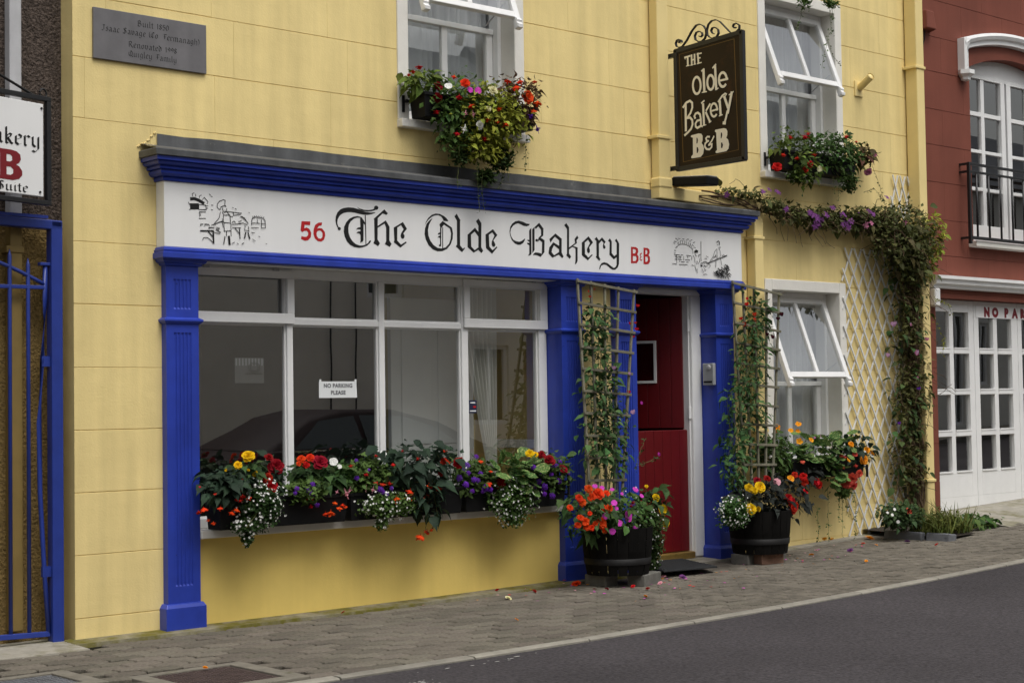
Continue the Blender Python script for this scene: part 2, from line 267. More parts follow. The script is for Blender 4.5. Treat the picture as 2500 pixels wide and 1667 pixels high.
# ---------------------------------------------------------------- measured data (metres)
LETTERS=[('T',[([(1.8117,2.4306),(1.8011,2.4509),(1.7964,2.4768),(1.8,2.5033),(1.8131,2.5305),(1.8345,2.5503),(1.8636,2.5629),(1.9023,2.5698),(1.9412,2.5699),(1.9801,2.5631),(2.0192,2.5526),(2.052,2.5479),(2.085,2.5475),(2.1215,2.5526),(2.1181,2.5471),(2.0915,2.5378),(2.0583,2.5302),(2.0254,2.529),(1.9862,2.5327),(1.9537,2.5374),(1.9213,2.5394),(1.8922,2.5369),(1.8631,2.5297),(1.8404,2.5176),(1.8242,2.5023),(1.8144,2.4833),(1.8109,2.462),(1.8169,2.4388),(1.8264,2.4315)],[]),([(1.8391,2.4255),(1.8378,2.4208),(1.8342,2.4169),(1.829,2.4146),(1.8233,2.4143),(1.8182,2.416),(1.8147,2.4194),(1.8135,2.4239),(1.8149,2.4285),(1.8185,2.4324),(1.8236,2.4348),(1.8293,2.4351),(1.8344,2.4334),(1.8379,2.43)],[]),([(1.9705,2.5757),(1.9933,2.5683),(2.0259,2.5621),(2.0654,2.5627),(2.0986,2.5687),(2.1153,2.5768),(2.1217,2.5666),(2.0918,2.5576),(2.0587,2.5526),(2.0192,2.5536),(1.9899,2.5627)],[]),([(2.1466,2.5839),(2.1447,2.5775),(2.1397,2.5721),(2.1324,2.5688),(2.1244,2.5682),(2.1173,2.5705),(2.1124,2.5752),(2.1107,2.5813),(2.1126,2.5877),(2.1176,2.5931),(2.1249,2.5964),(2.1328,2.597),(2.14,2.5947),(2.1449,2.59)],[]),([(2.0023,2.5126),(1.9729,2.517),(1.9403,2.51),(1.9077,2.4947),(1.8815,2.4692),(1.865,2.4392),(1.8613,2.4074),(1.8686,2.3762),(1.8862,2.3456),(1.9117,2.3233),(1.9439,2.3108),(1.9829,2.3076),(2.0156,2.3131),(2.0486,2.3255),(2.0719,2.3428),(2.0834,2.3567),(2.0788,2.3618),(2.0689,2.3586),(2.0588,2.3447),(2.0422,2.3331),(2.0158,2.3253),(1.9864,2.3237),(1.9572,2.3311),(1.9314,2.3482),(1.9124,2.3708),(1.9011,2.3992),(1.8984,2.4307),(1.9039,2.4574),(1.9204,2.4796),(1.9466,2.4983),(1.9728,2.5074),(1.9956,2.5068)],[]),([(1.9956,2.5068),(2.0055,2.5128),(2.0216,2.4942),(2.0364,2.4754),(2.0343,2.4631),(2.0226,2.4703),(2.021,2.3638),(2.0162,2.3519),(1.9932,2.341),(1.9967,2.3571),(1.9965,2.4368)],[]),([(1.9619,2.4283),(1.9751,2.4407),(1.998,2.4448),(1.9978,2.4305),(1.9782,2.4303)],[]),([(1.9615,2.4018),(1.9747,2.4142),(1.9976,2.4182),(1.9972,2.3917),(1.9876,2.4033),(1.9745,2.4047)],[]),([(2.0333,2.5269),(2.0418,2.5275),(2.0435,2.3332),(2.0369,2.3302)],[])]),('h',[([(2.1076,2.5078),(2.1966,2.5766),(2.2265,2.5518),(2.2115,2.54),(2.1915,2.5467),(2.1814,2.5476),(2.1409,2.5143)],[]),([(2.1076,2.5078),(2.1409,2.5143),(2.1373,2.3705),(2.1562,2.3474),(2.1413,2.3268),(2.1017,2.3455),(2.112,2.3637),(2.1107,2.5)],[]),([(2.1387,2.4616),(2.2075,2.5036),(2.2385,2.4625),(2.2357,2.3707),(2.2542,2.3475),(2.2383,2.3267),(2.1963,2.3443),(2.2087,2.3638),(2.2101,2.4553),(2.1971,2.4814),(2.1385,2.4498)],[])]),('e',[([(2.2742,2.4593),(2.3532,2.5022),(2.3867,2.4581),(2.3553,2.4253),(2.3653,2.4106),(2.3623,2.3953),(2.3499,2.3869),(2.3363,2.3927),(2.3311,2.4059),(2.3348,2.4224),(2.3578,2.4537),(2.3357,2.4805),(2.3048,2.4612)],[]),([(2.2742,2.4593),(2.3049,2.4677),(2.302,2.3745),(2.3335,2.3481),(2.377,2.3717),(2.3823,2.3638),(2.3284,2.3272),(2.2726,2.3609),(2.2776,2.3731)],[])]),('O',[([(2.5445,2.4926),(2.5505,2.515),(2.5721,2.5439),(2.6042,2.5681),(2.6397,2.5788),(2.6752,2.5784),(2.7106,2.5669),(2.7318,2.5544),(2.7508,2.5362),(2.74,2.5311),(2.7064,2.5333),(2.703,2.5442),(2.6855,2.5625),(2.6608,2.5691),(2.6324,2.5656),(2.6039,2.5543),(2.5754,2.5331),(2.554,2.5097)],[]),([(2.6108,2.5453),(2.5859,2.531),(2.5574,2.5044),(2.5428,2.4705),(2.5386,2.4318),(2.5484,2.3939),(2.5723,2.3568),(2.607,2.3311),(2.6492,2.3196),(2.6919,2.3229),(2.735,2.3407),(2.7679,2.3731),(2.7866,2.4131),(2.791,2.4524),(2.7809,2.4908),(2.6992,2.5312),(2.6703,2.5061),(2.675,2.4897),(2.6853,2.471),(2.6891,2.4851),(2.7109,2.5064),(2.7628,2.4841),(2.7729,2.4513),(2.7686,2.4121),(2.7536,2.3778),(2.7245,2.3512),(2.6851,2.3408),(2.6496,2.3433),(2.6146,2.3619),(2.5869,2.3906),(2.5721,2.4228),(2.5685,2.4611),(2.5783,2.4975),(2.5964,2.5262)],[]),([(2.6749,2.4842),(2.6868,2.4766),(2.6827,2.3656),(2.6728,2.3678)],[]),([(2.6826,2.3612),(2.6815,2.3578),(2.6787,2.3549),(2.6747,2.3532),(2.6703,2.3529),(2.6663,2.3542),(2.6636,2.3568),(2.6627,2.3601),(2.6637,2.3635),(2.6665,2.3663),(2.6706,2.3681),(2.675,2.3683),(2.679,2.367),(2.6817,2.3645)],[]),([(2.6513,2.4346),(2.6621,2.4474),(2.6757,2.451),(2.6754,2.4372),(2.6641,2.4365)],[]),([(2.6509,2.4136),(2.6617,2.4253),(2.6753,2.4289),(2.675,2.4111),(2.6651,2.4161)],[]),([(2.6949,2.4882),(2.702,2.4887),(2.6993,2.3405),(2.6922,2.3401)],[])]),('l',[([(2.8054,2.5705),(2.8261,2.5903),(2.8593,2.5461),(2.8563,2.5403),(2.8531,2.3722),(2.8781,2.3483),(2.8907,2.3574),(2.8994,2.3551),(2.8697,2.3244),(2.8145,2.3617),(2.8256,2.3762),(2.8266,2.5411)],[])]),('d',[([(2.9226,2.4493),(2.9924,2.5037),(3.0239,2.4737),(3.0233,2.4411),(2.9886,2.4759),(2.9537,2.4511)],[]),([(2.9226,2.4493),(2.9538,2.4542),(2.9545,2.3686),(2.9861,2.3451),(3.0202,2.366),(3.0215,2.3501),(2.9761,2.3269),(2.9209,2.3619)],[]),([(3.0013,2.5491),(3.0242,2.569),(3.0519,2.54),(3.0469,2.3686),(3.0642,2.345),(3.0477,2.3275),(3.0198,2.3475),(3.0232,2.5198)],[])]),('e2',[([(3.0884,2.4609),(3.1594,2.5035),(3.1996,2.4638),(3.161,2.4231),(3.1794,2.3993),(3.1791,2.3869),(3.1666,2.3769),(3.1519,2.3793),(3.144,2.3943),(3.1469,2.4161),(3.1724,2.4578),(3.1523,2.4796),(3.1193,2.4609)],[]),([(3.0884,2.4609),(3.1194,2.4652),(3.1233,2.3777),(3.1514,2.3532),(3.1913,2.3826),(3.1978,2.3755),(3.1468,2.3276),(3.0905,2.3654)],[])]),('B',[([(3.515,2.5621),(3.5045,2.5513),(3.4831,2.5436),(3.4534,2.5449),(3.4198,2.556),(3.3988,2.5604),(3.3777,2.5546),(3.3522,2.5405),(3.3308,2.5172),(3.3235,2.4886),(3.3297,2.4639),(3.3501,2.4401),(3.3792,2.4292),(3.4086,2.4277),(3.4341,2.4354),(3.4555,2.4492),(3.4667,2.4562),(3.4613,2.4401),(3.4464,2.4204),(3.4208,2.4076),(3.3955,2.405),(3.3662,2.4128),(3.3374,2.4362),(3.3214,2.4666),(3.3162,2.4975),(3.3227,2.5292),(3.3442,2.5556),(3.3739,2.5732),(3.4077,2.5798),(3.4456,2.5747),(3.4793,2.5642)],[]),([(3.5367,2.5381),(3.528,2.5325),(3.5256,2.3489),(3.5212,2.3392),(3.4894,2.33),(3.5043,2.3478),(3.5056,2.4079),(3.4845,2.4162),(3.4864,2.4258),(3.506,2.4237),(3.5062,2.4332),(3.4867,2.4403),(3.4894,2.4468),(3.5065,2.4458),(3.5054,2.5122),(3.5142,2.5253)],[]),([(3.5364,2.5254),(3.5599,2.544),(3.5562,2.3758),(3.5343,2.3525)],[]),([(3.5599,2.5421),(3.6063,2.5774),(3.6486,2.5368),(3.6448,2.4856),(3.6036,2.4596),(3.5969,2.4669),(3.6232,2.4875),(3.6241,2.5257),(3.597,2.5508),(3.5725,2.5302)],[]),([(3.5968,2.4656),(3.6099,2.4727),(3.657,2.4525),(3.6533,2.365),(3.6153,2.3293),(3.5768,2.3401),(3.5511,2.3407),(3.5382,2.3356),(3.547,2.35),(3.5644,2.3591),(3.5944,2.3588),(3.6271,2.3528),(3.6324,2.4371),(3.6051,2.4515),(3.5893,2.4379)],[]),([(3.5913,2.4488),(3.5899,2.4446),(3.5863,2.441),(3.5811,2.4389),(3.5753,2.4386),(3.5702,2.4401),(3.5667,2.4432),(3.5655,2.4473),(3.5669,2.4515),(3.5705,2.455),(3.5757,2.4572),(3.5815,2.4575),(3.5866,2.4559),(3.5901,2.4528)],[])]),('a',[([(3.7051,2.4635),(3.7674,2.5088),(3.8301,2.4739),(3.8276,2.3708),(3.8473,2.3428),(3.8311,2.3305),(3.799,2.3533),(3.8041,2.4583),(3.7625,2.4848),(3.7401,2.4655),(3.7159,2.4386)],[]),([(3.6948,2.3576),(3.697,2.3768),(3.7037,2.4027),(3.744,2.4433),(3.8032,2.4197),(3.8026,2.3939),(3.7505,2.4206),(3.7305,2.3914),(3.7265,2.3688),(3.7505,2.3476),(3.8021,2.3746),(3.8017,2.3566),(3.7326,2.3288)],[])]),('k',[([(3.8573,2.5755),(3.8799,2.593),(3.9077,2.5625),(3.903,2.3682),(3.923,2.3466),(3.9092,2.3285),(3.8724,2.3538),(3.8816,2.3639),(3.8859,2.5482)],[]),([(3.9041,2.4135),(3.9658,2.4493),(3.962,2.4782),(3.9897,2.5071),(4.0028,2.4903),(3.9825,2.471),(3.9856,2.4504),(3.9446,2.4261),(3.992,2.4183),(3.9897,2.3207),(3.9802,2.3008),(3.9601,2.2889),(3.9672,2.3197),(3.9693,2.4092),(3.9382,2.4205),(3.9038,2.3993)],[])]),('e3',[([(4.0363,2.4564),(4.1076,2.5082),(4.1541,2.465),(4.1119,2.4247),(4.1205,2.4055),(4.1183,2.3891),(4.1044,2.3799),(4.0909,2.3877),(4.0877,2.4071),(4.0964,2.4239),(4.1218,2.4579),(4.1023,2.4817),(4.0672,2.4582)],[]),([(4.0363,2.4564),(4.0673,2.4614),(4.0678,2.3734),(4.1009,2.3483),(4.1408,2.3752),(4.1471,2.3689),(4.0967,2.3272),(4.034,2.3619)],[])]),('r',[([(4.1694,2.4901),(4.1919,2.5078),(4.2171,2.483),(4.214,2.3612),(4.2292,2.3422),(4.2178,2.3285),(4.1798,2.3562),(4.1883,2.3664),(4.1893,2.4781)],[]),([(4.2171,2.483),(4.2501,2.5079),(4.2883,2.4771),(4.2692,2.4562),(4.2855,2.4406),(4.2833,2.4273),(4.2711,2.4214),(4.2592,2.4293),(4.2578,2.4457),(4.2649,2.4692),(4.2448,2.4832),(4.2165,2.4586)],[])]),('y',[([(4.3128,2.4851),(4.3339,2.5062),(4.3539,2.4841),(4.3516,2.3945),(4.3773,2.3726),(4.404,2.3873),(4.4054,2.3674),(4.3719,2.3472),(4.3259,2.38),(4.3312,2.4762)],[]),([(4.387,2.4926),(4.4043,2.5069),(4.4336,2.472),(4.4276,2.3153),(4.4127,2.288),(4.384,2.2695),(4.3558,2.2689),(4.328,2.2809),(4.2913,2.3023),(4.2635,2.3043),(4.2354,2.2931),(4.2207,2.2629),(4.2135,2.2691),(4.2215,2.2925),(4.2405,2.3131),(4.2685,2.321),(4.301,2.3173),(4.3378,2.2979),(4.3702,2.2828),(4.3892,2.2903),(4.4019,2.3075),(4.4063,2.4738)],[])])]
RED_LETTERS=[('5',[([(1.5305,2.4544),(1.5986,2.4572),(1.5964,2.4317),(1.5543,2.4327),(1.5515,2.4093),(1.5683,2.4165),(1.5899,2.4091),(1.6051,2.3841),(1.6016,2.3554),(1.5796,2.3345),(1.5548,2.3295),(1.5253,2.3397),(1.5287,2.3589),(1.5489,2.355),(1.5675,2.356),(1.58,2.3671),(1.5821,2.3827),(1.5711,2.395),(1.5525,2.3939),(1.5339,2.384),(1.523,2.3946)],[])]),('6',[([(1.6904,2.4569),(1.687,2.4374),(1.665,2.4319),(1.651,2.4139),(1.6648,2.4189),(1.6899,2.4178),(1.7116,2.3957),(1.7145,2.3724),(1.7046,2.3458),(1.6824,2.3315),(1.6574,2.3327),(1.6326,2.3495),(1.6218,2.3773),(1.6241,2.4086),(1.6369,2.4379),(1.6621,2.4535)],[[(1.6709,2.4037),(1.6552,2.3991),(1.6456,2.3839),(1.6485,2.3659),(1.6608,2.3511),(1.6796,2.3506),(1.6923,2.3633),(1.6926,2.3868),(1.6834,2.3992)]])]),('B1',[([(4.5627,2.4543),(4.6175,2.4539),(4.6385,2.4429),(4.6427,2.4196),(4.6305,2.3988),(4.6446,2.3827),(4.6437,2.3523),(4.6238,2.3312),(4.5593,2.3268)],[[(4.5834,2.4387),(4.6093,2.4367),(4.6167,2.425),(4.6066,2.4056),(4.5824,2.403)],[(4.5819,2.3849),(4.6156,2.3846),(4.6218,2.3647),(4.6098,2.3467),(4.5808,2.3439)]])]),('amp',[([(4.686,2.4083),(4.6774,2.4133),(4.6617,2.4058),(4.6584,2.3921),(4.6668,2.3831),(4.6559,2.3745),(4.6555,2.3583),(4.6698,2.3502),(4.6826,2.3542),(4.6867,2.3645),(4.6789,2.3642),(4.673,2.3585),(4.6653,2.3615),(4.6666,2.3737),(4.6774,2.3789),(4.6776,2.385),(4.668,2.3886),(4.6693,2.4008),(4.6771,2.4038)],[])]),('B2',[([(4.7019,2.4551),(4.7487,2.4542),(4.768,2.443),(4.7693,2.4194),(4.7569,2.3984),(4.7713,2.3856),(4.7733,2.3518),(4.755,2.3306),(4.7207,2.3263),(4.6984,2.3293)],[[(4.7219,2.4393),(4.7394,2.4368),(4.7459,2.425),(4.7386,2.407),(4.7209,2.4047)],[(4.7204,2.3865),(4.7439,2.3856),(4.7501,2.3656),(4.7389,2.3475),(4.7193,2.3452)]])])]
